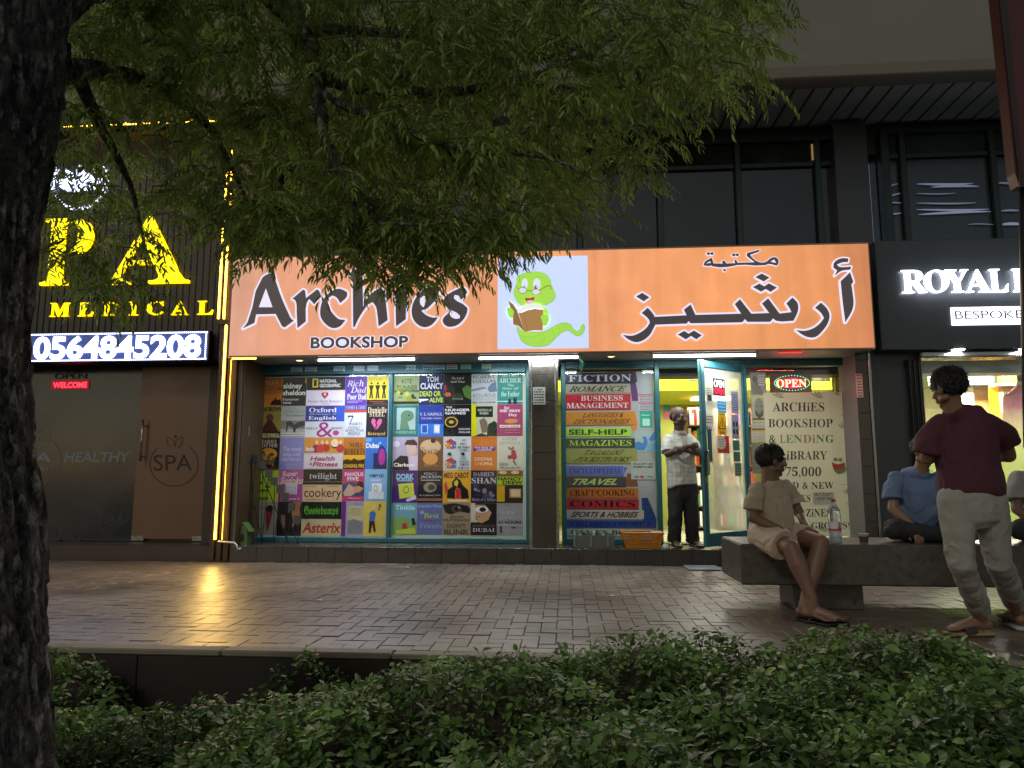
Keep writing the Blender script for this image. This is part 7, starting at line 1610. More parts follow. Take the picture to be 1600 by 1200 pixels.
# ================================================================== PEOPLE
class Body:
    """closed overlapping volumes grown into one continuous skin by voxel remeshing"""
    def __init__(s): s.mb = MB(); s.m = mat('777777')
    def ell(s, c, r, rot=None, n=10): s.mb.ell(c, r, s.m, n, rot); return s
    def cap(s, a, b, ra, rb, n=14):
        a, b = V(a), V(b); s.loft([a, a.lerp(b, .5), b], [(ra, ra), ((ra + rb) / 2, (ra + rb) / 2), (rb, rb)], n=n); return s
    def loft(s, pts, rad, side=None, n=16, ends=(True, True)):
        """rings with radii (along side, across) joined to one tube; rounded or flat ends"""
        pts = [V(p) for p in pts]; P, Rr_ = [], []
        d0 = (pts[1] - pts[0]).normalized(); d1 = (pts[-1] - pts[-2]).normalized()
        if ends[0]:
            for t in (1.0, .8, .45):
                P.append(pts[0] - d0 * rad[0][1] * t); k = math.sqrt(max(.0004, 1 - t * t)); Rr_.append((rad[0][0] * k, rad[0][1] * k))
        P += pts; Rr_ += list(rad)
        if ends[1]:
            for t in (.45, .8, 1.0):
                P.append(pts[-1] + d1 * rad[-1][1] * t); k = math.sqrt(max(.0004, 1 - t * t)); Rr_.append((rad[-1][0] * k, rad[-1][1] * k))
        vs = []; pv = None
        for i, p in enumerate(P):
            d = P[min(i + 1, len(P) - 1)] - P[max(i - 1, 0)]; d.normalize()
            if side is not None: a = V(side) - d * V(side).dot(d); a.normalize()
            else:
                a = d.orthogonal() if pv is None else pv - d * pv.dot(d); a.normalize(); pv = a
            b = d.cross(a)
            for k in range(n):
                t = 2 * math.pi * k / n; vs.append(p + a * math.cos(t) * Rr_[i][0] + b * math.sin(t) * Rr_[i][1])
        fs = [(i * n + k, i * n + (k + 1) % n, (i + 1) * n + (k + 1) % n, (i + 1) * n + k) for i in range(len(P) - 1) for k in range(n)]
        fs += [tuple(range(n - 1, -1, -1)), tuple(range((len(P) - 1) * n, len(P) * n))]
        s.mb.add(vs, fs, s.m); return s
    def skin(s, name, parent, m, voxel=.007, smooth_=4, wrinkle=None, fac=.5):
        me = s.mb.mesh(name); o = bpy.data.objects.new(name, me); COL.objects.link(o)
        r = o.modifiers.new('r', 'REMESH'); r.mode = 'VOXEL'; r.voxel_size = voxel; r.use_smooth_shade = True
        q = o.modifiers.new('s', 'SMOOTH'); q.factor = fac; q.iterations = smooth_
        dg = bpy.context.evaluated_depsgraph_get(); me2 = bpy.data.meshes.new_from_object(o.evaluated_get(dg)); o.modifiers.clear(); o.data = me2; bpy.data.meshes.remove(me)
        me2.name = name; me2.materials.clear(); me2.materials.append(m); me2.polygons.foreach_set('use_smooth', [True] * len(me2.polygons)); me2.polygons.foreach_set('material_index', [0] * len(me2.polygons))
        if wrinkle:
            nv = len(me2.vertices); co = np.empty(nv * 3, np.float32); me2.vertices.foreach_get('co', co); co = co.reshape(-1, 3)
            no = np.array([v.normal for v in me2.vertices]); d = np.array([wrinkle(V(c)) for c in co])
            me2.vertices.foreach_set('co', (co + no * d[:, None]).astype(np.float32).ravel())
        me2.update(); o.parent = parent; o.matrix_parent_inverse = Matrix.Translation(-V(parent.location)); return o
def side_in(a, b): return (b - a).normalized() * .02 - V((0, 0, .03))
def basis(f, up=(0, 0, 1)):
    f = V(f).normalized(); r = f.cross(V(up)).normalized(); u = r.cross(f); return f, r, u
def head(b, c, f, up=(0, 0, 1), s=1.0):
    """skull, jaw, brow, nose, lips, ears; c is the middle of the head, f where the face looks"""
    f, r, u = basis(f, up); M = Matrix((r, f, u)).transposed(); c = V(c)
    p = lambda x, y, z: c + (r * x + f * y + u * z) * s
    e = lambda x, y, z, a, d, h, n=10: b.ell(p(x, y, z), (a * s, d * s, h * s), M, n)
    e(0, -.012, .028, .074, .092, .088); e(0, .022, -.03, .060, .070, .082); e(0, .030, -.078, .045, .046, .034); e(0, .066, -.098, .022, .018, .017)
    for q in (-1, 1):
        e(q * .038, .055, -.030, .022, .026, .024); e(q * .076, -.006, -.012, .010, .018, .031); e(q * .030, .076, .020, .026, .012, .009); e(q * .012, .098, -.034, .009, .010, .008); e(q * .050, .01, -.066, .018, .035, .022)
    b.cap(p(0, .084, .010), p(0, .106, -.026), .009 * s, .013 * s); e(0, .086, -.060, .024, .012, .006); e(0, .084, -.071, .020, .012, .007)
    return p, M
def hand(b, w, d, n, side, s=1., curl=.5, spread=.12, thumb=.7, fist=0):
    """wrist point, direction of the fingers, back-of-hand normal, side the thumb leaves from"""
    w = V(w); d = V(d).normalized(); n = V(n); n = (n - d * n.dot(d)).normalized(); t = d.cross(n).normalized() * side
    b.loft([w, w + d * .035 * s, w + d * .085 * s], [(.026 * s, .019 * s), (.036 * s, .016 * s), (.042 * s, .014 * s)], side=t)
    for i, (o_, L) in enumerate(((.030, .072), (.0105, .082), (-.0095, .076), (-.029, .060))):
        k = w + d * .086 * s + t * o_ * s; dd = (d + t * (o_ * 4 * spread)).normalized(); p0 = k; a = curl * .35; P = [w + d * .05 * s + t * o_ * .8 * s, k]
        for j, f_ in enumerate((.45, .32, .25)):
            a += curl * (.5 + .25 * j); q = p0 + (dd * math.cos(a) - n * math.sin(a)) * L * f_ * s; P.append(q); p0 = q
        b.loft(P, [(.0095 * s, .0095 * s), (.0100 * s, .0100 * s), (.0092 * s, .0092 * s), (.0085 * s, .0085 * s), (.0070 * s, .0070 * s)], n=9)
    a = w + d * .022 * s + t * .020 * s; q = a + (d * .55 + t * thumb - n * .25).normalized() * .042 * s; q2 = q + (d * .9 + t * .25 * thumb - n * .3).normalized() * .032 * s; q3 = q2 + (d * 1. - n * .35).normalized() * .024 * s
    b.loft([a, q, q2, q3], [(.016 * s, .016 * s), (.0125 * s, .0125 * s), (.011 * s, .011 * s), (.0085 * s, .0085 * s)], n=9)
def foot(b, a, d, z0, s=1., L=.25):
    """ankle point, toe direction on the ground, sole height"""
    a = V(a); d = V((d[0], d[1], 0)).normalized(); t = V((-d.y, d.x, 0)); P = []
    h = V((a.x, a.y, z0)) - d * .035 * s
    b.loft([h + V((0, 0, .034)), h + d * .07 * s + V((0, 0, .045)), h + d * .15 * s + V((0, 0, .030)), h + d * .205 * s + V((0, 0, .018))], [(.030 * s, .032 * s), (.034 * s, .040 * s), (.044 * s, .026 * s), (.045 * s, .015 * s)], side=t)
    b.loft([a, V((a.x, a.y, z0 + .05))], [(.034 * s, .040 * s), (.034 * s, .042 * s)], side=t)
    for i, (o_, l) in enumerate(((.034, .052), (.015, .048), (.0, .042), (-.015, .036), (-.029, .028))):
        k = h + d * .20 * s + t * o_ * s + V((0, 0, .014)); b.cap(k, k + d * l * s - V((0, 0, .003)), .011 * s if i else .014 * s, .009 * s if i else .013 * s)
def folds(sc, amp, ax=(1, 1, .35), seed=0):
    o_ = V((seed * 3.1, seed * 1.7, seed * 5.3))
    def f(c):
        q = V((c.x * ax[0] * sc, c.y * ax[1] * sc, c.z * ax[2] * sc)) + o_
        w = noise.noise(q * .6) * 1.8; a = noise.noise(q + V((w, w, w))); return amp * (1.5 * (abs(a) ** .7) * (1 if a > 0 else -.6) + .35 * noise.noise(q * 3.1))
    return f
m_skin = mat((.150, .082, .053), rough=.48, var=.12, scale=14, name='brown_skin'); m_skin2 = mat((.085, .048, .034), rough=.62, var=.12, scale=14, name='dark_brown_skin')
m_skin3 = mat((.17, .092, .058), rough=.48, var=.12, scale=14, name='brown_skin')
m_hair = mat((.008, .007, .007), rough=.45, var=.3, scale=30, name='black_hair')
def eyes(parent, p, s=1., look=(0, 0)):
    white_mat = mat('b8aca0', rough=.2, var=0, name='eyeball_white'); iris_mat = mat('1a0f0a', rough=.15, var=0, name='iris')
    for q in (-1, 1):
        mb = MB(); mb.ell(p(q * .030, .070, .006), (.013 * s,) * 3, white_mat, 8); d = p(q * .030 + look[0] * .003, .0815, .006) ; mb.ell(d, (.0055 * s,) * 3, iris_mat, 6); mb.build('eyeball', parent, smooth=True)
def hair_cap(parent, c, f, up, s, curls, length=.03, low=-.02, seed=1, back=-.05, front=.035, rad=(.078, .096, .090), wild=.5, lift=.25, m=None, width=.0042):
    """hair: a close cap on the skull and many tapered locks that follow the head from the crown down"""
    f_, r_, u_ = basis(f, up); M = Matrix((r_, f_, u_)).transposed(); mb = MB(); rs = random.Random(seed); c = V(c); m = m or m_hair
    mb.ell(c + (f_ * -.022 + u_ * .034) * s, (rad[0] * s * .97, rad[1] * s * .92, rad[2] * s * .92), m, 14, M)
    n = 0; crown_ = V((.01, -.03, .11))
    while n < curls:
        th = rs.uniform(0, 2 * math.pi); z = rs.uniform(-.8, 1); rr = math.sqrt(1 - z * z)
        q = V((rr * math.cos(th) * rad[0], -.018 + rr * math.sin(th) * rad[1], .032 + z * rad[2]))
        lim = low if q.y > 0 else low + (back - low) * min(1, -q.y / .06)
        if q.z < lim + rs.uniform(-.006, .006): continue
        if q.y > front and q.z < .060 + (q.y - front) * .7: continue
        if abs(q.x) > .055 and q.y > -.015 and q.z < .012: continue
        nr = V((q.x / rad[0], (q.y + .018) / rad[1], (q.z - .032) / rad[2])).normalized(); d = (q - crown_); d = d - nr * d.dot(nr)
        d = d.normalized() if d.length > 1e-4 else V((0, 1, 0)); rnd = V((rs.gauss(0, 1), rs.gauss(0, 1), rs.gauss(0, 1))) * wild
        d = (d + rnd - nr * rnd.dot(nr)).normalized(); L = length * rs.uniform(.5, 1.25); P = [q - nr * .004]; dd = (d + nr * lift * rs.uniform(.3, 1.6)).normalized()
        for j in range(3):
            P.append(P[-1] + dd * L / 3); dd = (dd - nr * lift * .55 + V((rs.gauss(0, 1), rs.gauss(0, 1), rs.gauss(0, 1))) * wild * .35).normalized()
        w = width * rs.uniform(.6, 1.3); mb.tube([c + M @ (p * s) for p in P], [w * s, w * s * .95, w * s * .7, w * s * .15], m, 4, cap=False); n += 1
    return mb.build('hair', parent, smooth=True)

pt = at
# ---- man standing in the doorway, arms folded
Y = YSTEP + .18
person_a = thing('person', 'man in a pale checked short sleeved shirt with folded arms in the shop doorway', 'person', tuple(at(1068, 856, Y)))
sole_z = ZSTEP + .015
head_at = pt(1060.5, 652, Y - .02); neck_at = pt(1062, 675, Y); shoulder_l, shoulder_r = pt(1041, 686, Y - .03), pt(1081, 686, Y + .05)
pelvis_at = pt(1066, 758, Y); waist_at = pt(1065, 738, Y); ch = pt(1062, 706, Y)
side = (shoulder_r - shoulder_l).normalized(); face_d = V((.55, -.75, -.12))
b = Body(); head(b, head_at, face_d, s=1.10)
b.cap(neck_at - V((0, 0, .05)), head_at - V((0, 0, .05)), .068, .060)
b.loft([pelvis_at, waist_at, ch, (shoulder_l + shoulder_r) / 2 - V((0, 0, .07))], [(.150, .105), (.145, .105), (.150, .100), (.120, .065)], side=side)
elbow_l, elbow_r = pt(1043, 709, Y - .12), pt(1090, 708, Y - .06); wrist_l, wrist_r = pt(1076, 697, Y - .30), pt(1070, 703, Y - .27)
b.cap(shoulder_l + side_in(shoulder_l, shoulder_r), elbow_l, .046, .042); b.cap(elbow_l, wrist_l, .041, .029); b.cap(shoulder_r + side_in(shoulder_r, shoulder_l), elbow_r, .046, .042); b.cap(elbow_r, wrist_r, .041, .029)
hand(b, wrist_l, V((.9, .05, .12)), V((.1, -1, .1)), 1, .95, .7); hand(b, wrist_r, V((-.9, -.1, .1)), V((0, -1, .2)), -1, .95, .7)
hip_l, hip_r = pt(1056, 762, Y), pt(1078, 762, Y + .02); knee_l, knee_r = pt(1055, 806, Y - .03), pt(1080, 805, Y - .01)
ankle_l, ankle_r = V((pt(1054, 845, Y).x, Y + .02, sole_z + .08)), V((pt(1083, 845, Y).x, Y + .03, sole_z + .08))
b.cap(hip_l, knee_l, .085, .06); b.cap(knee_l, ankle_l, .055, .04); b.cap(hip_r, knee_r, .085, .06); b.cap(knee_r, ankle_r, .055, .04)
foot(b, ankle_l, (.12, -1), sole_z + .012, .95); foot(b, ankle_r, (.35, -1), sole_z + .012, .95)
b.skin('body', person_a, m_skin2, .0075, 4)
p_, M_ = head(Body(), head_at, face_d, s=1.10); eyes(person_a, p_, 1.10)
def plaid():
    m = bpy.data.materials.new('checked_cotton'); m.use_nodes = True; n = m.node_tree.nodes; l = m.node_tree.links; b_ = n['Principled BSDF']; tc = n.new('ShaderNodeTexCoord')
    out = None
    for ax, sc in ((0, 22), (2, 20)):
        sp_ = n.new('ShaderNodeSeparateXYZ'); l.new(tc.outputs['Object'], sp_.inputs[0]); mu = n.new('ShaderNodeMath'); mu.operation = 'MULTIPLY'; mu.inputs[1].default_value = sc; l.new(sp_.outputs[ax], mu.inputs[0])
        fr = n.new('ShaderNodeMath'); fr.operation = 'FRACT'; l.new(mu.outputs[0], fr.inputs[0]); lt = n.new('ShaderNodeMath'); lt.operation = 'LESS_THAN'; lt.inputs[1].default_value = .13; l.new(fr.outputs[0], lt.inputs[0])
        if out is None: out = lt
        else: mx_ = n.new('ShaderNodeMath'); mx_.operation = 'MAXIMUM'; l.new(out.outputs[0], mx_.inputs[0]); l.new(lt.outputs[0], mx_.inputs[1]); out = mx_
    mx = n.new('ShaderNodeMix'); mx.data_type = 'RGBA'; l.new(out.outputs[0], mx.inputs[0]); mx.inputs[6].default_value = (.50, .50, .46, 1); mx.inputs[7].default_value = (.36, .36, .34, 1); l.new(mx.outputs[2], b_.inputs['Base Color']); b_.inputs['Roughness'].default_value = .85; return m
c = Body(); hem = pt(1067, 762, Y - .01)
c.loft([hem, pelvis_at, waist_at, ch, (shoulder_l + shoulder_r) / 2 - V((0, 0, .015)), (shoulder_l + shoulder_r) / 2 + V((0, 0, .035)), neck_at - V((0, 0, .01))], [(.178, .135), (.180, .140), (.175, .140), (.178, .132), (.175, .095), (.125, .085), (.080, .075)], side=side, ends=(False, True))
c.loft([shoulder_l + side * .03 + V((0, 0, -.01)), shoulder_l.lerp(elbow_l, .45), shoulder_l.lerp(elbow_l, .88)], [(.072, .072), (.068, .068), (.072, .072)], ends=(True, False)); c.loft([shoulder_r - side * .03 + V((0, 0, -.01)), shoulder_r.lerp(elbow_r, .45), shoulder_r.lerp(elbow_r, .9)], [(.072, .072), (.068, .068), (.072, .072)], ends=(True, False))
c.skin('shirt', person_a, plaid(), .0075, 6, folds(11, .006, (1, 1, .8), 1))
cl = Body(); cl.loft([neck_at + V((0, 0, -.030)), neck_at + V((0, 0, .008))], [(.080, .082), (.072, .076)], side=side, ends=(False, False)); cl.skin('collar', person_a, mat((.5, .5, .46), rough=.8), .006, 1)
c = Body(); c.loft([pelvis_at + V((0, 0, .02)), pelvis_at - V((0, 0, .10))], [(.158, .12), (.16, .12)], side=side)
for h_, k_, a_ in ((hip_l, knee_l, ankle_l), (hip_r, knee_r, ankle_r)): c.loft([h_, k_, V((a_.x, a_.y, sole_z + .055))], [(.098, .105), (.082, .088), (.076, .088)], side=side, ends=(True, False))
c.skin('trousers', person_a, mat((.012, .013, .016), rough=.8, var=.2), .0075, 3, folds(9, .006, (1, 1, .9), 4))
for k, (a_, d_) in enumerate(((ankle_l, V((.12, -1, 0))), (ankle_r, V((.35, -1, 0))))):
    d_.normalize(); t_ = V((-d_.y, d_.x, 0)); h_ = V((a_.x, a_.y, sole_z)) - d_ * .04; so = Body(); so.loft([h_ + V((0, 0, .004)), h_ + d_ * .12 + V((0, 0, .004)), h_ + d_ * .235 + V((0, 0, .004))], [(.036, .012), (.040, .012), (.048, .012)], side=t_)
    sn = so.skin('sandal', person_a, m_black, .006, 1); st = Body()
    for q_ in (.10, .17): st.loft([h_ + d_ * q_ - t_ * .048 + V((0, 0, .012)), h_ + d_ * q_ + V((0, 0, .072 - q_ * .15)), h_ + d_ * q_ + t_ * .048 + V((0, 0, .012))], [(.014, .005)] * 3, side=d_)
    o = st.skin('strap', sn, mat('5a5a58', rough=.6), .005, 1); o.matrix_parent_inverse = Matrix.Identity(4)
hair_cap(person_a, head_at + V((-.008, .020, -.020)), V((.5, -.8, 0)), (0, 0, 1), 1.05, 1100, .008, -.05, 5, -.07, -.01, rad=(.080, .088, .070), wild=.6, width=.003, m=mat((.03, .028, .027), rough=.7, var=.5, scale=40, name='greying_hair'))

# ---- man sitting on the bench, looking to the right
person_b = thing('person', 'seated man in a beige t-shirt and shorts on the bench end, looking right', 'person', (onz(1205, 850, .5).x, 5.85, .5))
seat_y = 5.78; gaze_b = V((.97, .10, -.08))
head_at = pt(1206, 719, seat_y - .02); neck_at = pt(1203, 748, seat_y); shoulder_l, shoulder_r = pt(1180, 761, seat_y - .13), pt(1231, 757, seat_y + .12)
pelvis_at = pt(1201, 835, seat_y); side = (shoulder_r - shoulder_l).normalized(); ch = pt(1208, 790, seat_y - .03); be = pt(1213, 818, seat_y - .05)
b = Body(); head(b, head_at, gaze_b, (0, 0, 1), 1.06); b.cap(neck_at - V((0, 0, .06)), head_at + V((-.015, .0, -.05)), .072, .064)
b.loft([pelvis_at, be, ch, (shoulder_l + shoulder_r) / 2 - V((0, 0, .07))], [(.145, .12), (.15, .125), (.150, .105), (.120, .065)], side=side)
elbow_l = pt(1176, 809, seat_y - .16); wrist_l = pt(1222, 828, 5.46); elbow_r = pt(1252, 806, seat_y + .10); wrist_r = pt(1259, 822, 5.62)
b.cap(shoulder_l + side_in(shoulder_l, shoulder_r), elbow_l, .046, .040); b.cap(elbow_l, wrist_l, .040, .027); b.cap(shoulder_r + side_in(shoulder_r, shoulder_l), elbow_r, .044, .038); b.cap(elbow_r, wrist_r, .037, .026)
hand(b, wrist_l, V((.75, -.15, -.42)), V((.3, -.5, .8)), -1, .98, .35); hand(b, wrist_r, V((.35, -.45, -.25)), V((.3, -.2, .9)), 1, .98, .95)
hip_l, hip_r = pt(1190, 838, seat_y - .12), pt(1218, 836, seat_y + .06)
knee_l, knee_r = pt(1236, 856, 5.28), pt(1283, 848, 5.38)
ankle_l, ankle_r = pt(1268, 934, 5.20), pt(1256, 950, 5.27); ankle_l.z = max(ankle_l.z, .11); ankle_r.z = .10
for h_, k_, a_ in ((hip_l, knee_l, ankle_l), (hip_r, knee_r, ankle_r)):
    b.loft([h_, h_.lerp(k_, .5), k_], [(.088, .088), (.078, .078), (.060, .060)]); b.loft([k_, k_.lerp(a_, .35), k_.lerp(a_, .75), a_], [(.060, .060), (.066, .066), (.045, .045), (.037, .037)])
foot(b, ankle_l, (.95, -.35), .035, 1.02); foot(b, ankle_r, (.55, -.8), .028, 1.0)
b.skin('body', person_b, m_skin, .0062, 3)
p_, M_ = head(Body(), head_at, gaze_b, (0, 0, 1), 1.06); eyes(person_b, p_, 1.06)
hair_cap(person_b, head_at, gaze_b, (0, 0, 1), 1.05, 2600, .040, -.025, 7, -.062, .05, wild=.30, lift=.35)
specs = Body(); 
for q in (-1, 1):
    for k in range(12): specs.cap(p_(q * .032 + .022 * math.cos(k * .5236), .098, .004 + .017 * math.sin(k * .5236)), p_(q * .032 + .022 * math.cos((k + 1) * .5236), .098, .004 + .017 * math.sin((k + 1) * .5236)), .0016, .0016, 6)
    specs.cap(p_(q * .054, .097, .008), p_(q * .078, -.01, .002), .0016, .0016, 6)
specs.cap(p_(-.010, .100, .006), p_(.010, .100, .006), .0016, .0016, 6)
specs_mesh = specs.mb; specs_mesh.mats = [m_black]; specs_mesh.build('glasses', person_b)
m_beige = mat((.36, .295, .215), rough=.88, var=.08, scale=3, bump=.1, bscale=300, name='beige_cotton'); m_sho = mat((.38, .31, .235), rough=.85, var=.08, scale=3, name='beige_shorts')
c = Body(); c.loft([pelvis_at + V((0, 0, -.015)), be, ch, (shoulder_l + shoulder_r) / 2 - V((0, 0, .030)), (shoulder_l + shoulder_r) / 2 + V((0, 0, .022)), neck_at - V((0, 0, .040))], [(.158, .132), (.162, .140), (.165, .125), (.172, .090), (.125, .078), (.076, .068)], side=side, ends=(False, True))
c.loft([shoulder_l + side * .035 - V((0, 0, .01)), shoulder_l.lerp(elbow_l, .4), shoulder_l.lerp(elbow_l, .74)], [(.058, .058), (.066, .066), (.075, .075)], ends=(True, False)); c.loft([shoulder_r - side * .035 - V((0, 0, .01)), shoulder_r.lerp(elbow_r, .4), shoulder_r.lerp(elbow_r, .62)], [(.058, .058), (.065, .065), (.074, .074)], ends=(True, False))
c.skin('t_shirt', person_b, m_beige, .0068, 9, folds(11, .008, (1, 1, .8), 2))
nb_ = Body(); rr_ = []
c = Body(); c.loft([pelvis_at + V((0, 0, .03)), pelvis_at - V((0, 0, .05))], [(.170, .145), (.175, .15)], side=side)
for h_, k_, e_ in ((hip_l, knee_l, .80), (hip_r, knee_r, .60)): c.loft([h_, h_.lerp(k_, .4), h_.lerp(k_, e_)], [(.115, .105), (.112, .100), (.118, .098)], ends=(True, False))
c.skin('shorts', person_b, m_sho, .0068, 3, folds(9, .007, (1, 1, 1), 6))
for k, (a_, d_, z_) in enumerate(((ankle_l, V((.95, -.35, 0)), .014), (ankle_r, V((.55, -.8, 0)), .012))):
    d_.normalize(); t_ = V((-d_.y, d_.x, 0)); h_ = V((a_.x, a_.y, z_)) - d_ * .05; so = Body(); so.loft([h_, h_ + d_ * .13, h_ + d_ * .27], [(.040, .013), (.042, .013), (.050, .013)], side=t_)
    sn = so.skin('sandal', person_b, m_black, .006, 1); st = Body()
    for q_ in (-1, 1): st.loft([h_ + d_ * .12 + t_ * .045 * q_ + V((0, 0, .012)), h_ + d_ * .17 + t_ * .022 * q_ + V((0, 0, .055)), h_ + d_ * .215 + V((0, 0, .035))], [(.010, .004)] * 3, side=d_)
    o = st.skin('strap', sn, m_black, .005, 1); o.matrix_parent_inverse = Matrix.Identity(4)

# ---- man in blue sitting cross-legged on the bench
def cross_legged(label, cx, Yc, top, m_top, m_leg, skin, sx=1, hand_px=(1413, 838), sc=1.0, hair=True, face=(0.1, -1, 0)):
    zb = BZ1; base = V((at(cx, 850, Yc).x, Yc, zb)); P = thing('person', label, 'person', tuple(base)); o_ = lambda x, y, z: base + V((x * sx, y, z)) * sc
    pelvis_at = o_(0, .02, .11); be = o_(0, -.02, .24); ch = o_(0, -.03, .38); shoulder_l, shoulder_r = o_(-.20, -.02, .50), o_(.19, 0, .50); neck_at = o_(0, -.05, .56); head_at = o_(.02, -.10, .70)
    b = Body(); head(b, head_at, face, (0, 0, 1), .95 * sc); b.cap(neck_at - V((0, 0, .05)), head_at - V((0, 0, .05)), .056, .05)
    b.loft([pelvis_at, be, ch, (shoulder_l + shoulder_r) / 2 - V((0, 0, .07))], [(.15, .11), (.14, .11), (.145, .10), (.12, .065)], side=(1, 0, 0))
    elbow_l, wrist_l = o_(-.235, -.08, .25), o_(-.165, -.24, .085 + .04); elbow_r, wrist_r = o_(.235, -.08, .25), o_(.12, -.26, .14)
    b.cap(shoulder_l + side_in(shoulder_l, shoulder_r), elbow_l, .046, .040); b.cap(elbow_l, wrist_l, .040, .027); b.cap(shoulder_r + side_in(shoulder_r, shoulder_l), elbow_r, .046, .040); b.cap(elbow_r, wrist_r, .040, .027)
    hand(b, wrist_l, V((.12 * sx, -.35, -.6)), V((0, -.9, .4)), 1, .98, .5, .3); hand(b, wrist_r, V((-.3 * sx, -.4, -.4)), V((0, -.7, .7)), -1, .98, .5)
    hip_l, hip_r = o_(-.09, 0, .10), o_(.09, 0, .10); knee_l, knee_r = o_(-.29, -.20, .10), o_(.29, -.20, .10); ankle_l, ankle_r = o_(.10, -.27, .055), o_(-.07, -.22, .06)
    for h_, k_, a_ in ((hip_l, knee_l, ankle_l), (hip_r, knee_r, ankle_r)): b.cap(h_, k_, .085, .058); b.cap(k_, a_, .055, .036)
    b.cap(ankle_l, ankle_l + V((.14 * sx, -.02, -.01)), .034, .026); b.cap(ankle_r, ankle_r + V((-.14 * sx, -.01, -.01)), .034, .026)
    b.skin('body', P, skin, .0068, 3); p_, _m = head(Body(), head_at, face, (0, 0, 1), .95 * sc); eyes(P, p_, .95 * sc)
    if hair: hair_cap(P, head_at, face, (0, 0, 1), .95 * sc, 1200, .03, -.03, 9, -.06, .045)
    c = Body(); c.loft([pelvis_at + V((0, 0, .0)), be, ch, (shoulder_l + shoulder_r) / 2 - V((0, 0, .03)), (shoulder_l + shoulder_r) / 2 + V((0, 0, .02)), neck_at - V((0, 0, .04))], [(.165, .130), (.158, .125), (.162, .12), (.178, .092), (.125, .078), (.075, .066)], side=(1, 0, 0), ends=(False, True))
    c.loft([shoulder_l + V((.03 * sx, 0, -.01)), shoulder_l.lerp(elbow_l, .4), shoulder_l.lerp(elbow_l, .72)], [(.058, .058), (.067, .067), (.08, .08)], ends=(True, False)); c.loft([shoulder_r - V((.03 * sx, 0, .01)), shoulder_r.lerp(elbow_r, .4), shoulder_r.lerp(elbow_r, .72)], [(.058, .058), (.067, .067), (.08, .08)], ends=(True, False))
    c.skin('t_shirt', P, m_top, .0075, 9, folds(11, .008, (1, 1, .8), 3))
    c = Body(); c.loft([pelvis_at + V((0, 0, .03)), pelvis_at - V((0, 0, .03))], [(.165, .13), (.17, .14)], side=(1, 0, 0))
    for h_, k_, a_ in ((hip_l, knee_l, ankle_l), (hip_r, knee_r, ankle_r)): c.loft([h_, k_], [(.10, .095), (.078, .078)]); c.loft([k_, k_.lerp(a_, .85)], [(.072, .072), (.055, .055)], ends=(True, False))
    c.skin('trousers', P, m_leg, .0075, 3, folds(9, .007, (1, 1, 1), 8)); return P
person_c = cross_legged('man in a light blue t-shirt sitting cross-legged on the bench, face hidden', 1440, 5.98, None, mat((.085, .13, .235), rough=.85, var=.08, name='blue_cotton'), mat((.010, .011, .014), rough=.8), m_skin3, face=(.5, -.8, -.3))
mb = MB(); w_ = V(person_c.location) + V((-.165, -.24, .125)); mb.tube([w_ + V((.03 * math.cos(a * .5236), .012 * math.sin(a * .5236), .03 * math.sin(a * .5236) * .4 + .02)) for a in range(13)], .003, m_black, 6); mb.build('bracelet', person_c)
cross_legged('man in a pale grey t-shirt cut off by the right edge, sitting on the bench', 1633, 5.95, None, mat((.26, .26, .25), rough=.85, var=.08, name='grey_cotton'), mat((.02, .022, .028), rough=.8), m_skin, face=(-.8, -.6, -.1))

# ---- standing man seen from behind
stand_y = 4.62
person_d = thing('person', 'standing man in a maroon t-shirt and pale grey trousers seen from behind', 'person', tuple(onz(1530, 992, 0)))
gaze_d = V((-.42, .88, -.22))
head_at = pt(1481, 606, stand_y - .02); neck_at = pt(1492, 642, stand_y); shoulder_l, shoulder_r = pt(1455, 664, stand_y + .02), pt(1556, 662, stand_y - .02); side = (shoulder_r - shoulder_l).normalized()
ch = pt(1508, 690, stand_y + .01); waist_at = pt(1514, 735, stand_y); pelvis_at = pt(1519, 775, stand_y)
b = Body(); head(b, head_at, gaze_d, (0, 0, 1), 1.02); b.cap(neck_at - V((0, 0, .05)), head_at + V((.01, 0, -.05)), .060, .056)
b.loft([pelvis_at, waist_at, ch, (shoulder_l + shoulder_r) / 2 - V((0, 0, .07))], [(.165, .12), (.155, .115), (.165, .11), (.13, .07)], side=side)
elbow_l, wrist_l = pt(1449, 716, stand_y + .05), pt(1476, 706, stand_y + .29); elbow_r, wrist_r = pt(1576, 712, stand_y + .08), pt(1545, 714, stand_y + .30)
b.loft([shoulder_l + side_in(shoulder_l, shoulder_r), shoulder_l.lerp(elbow_l, .5), elbow_l], [(.050, .050), (.052, .052), (.043, .043)]); b.cap(elbow_l, wrist_l, .043, .029); b.loft([shoulder_r + side_in(shoulder_r, shoulder_l), shoulder_r.lerp(elbow_r, .5), elbow_r], [(.050, .050), (.052, .052), (.043, .043)]); b.cap(elbow_r, wrist_r, .043, .029)
hand(b, wrist_l, V((.5, .6, .25)), V((-.3, .3, .9)), 1, 1, .9); hand(b, wrist_r, V((-.5, .6, .25)), V((.3, .3, .9)), -1, 1, .9)
hip_l, hip_r = pt(1492, 782, stand_y), pt(1545, 782, stand_y); knee_l, knee_r = pt(1502, 880, stand_y - .02), pt(1560, 878, stand_y + .04); ankle_l, ankle_r = pt(1530, 968, stand_y - .05), pt(1590, 965, stand_y + .10)
g1 = onz(1535, 994, 0); g2 = onz(1592, 984, 0); ankle_l = V((g1.x, g1.y, .095)); ankle_r = V((g2.x, g2.y, .095))
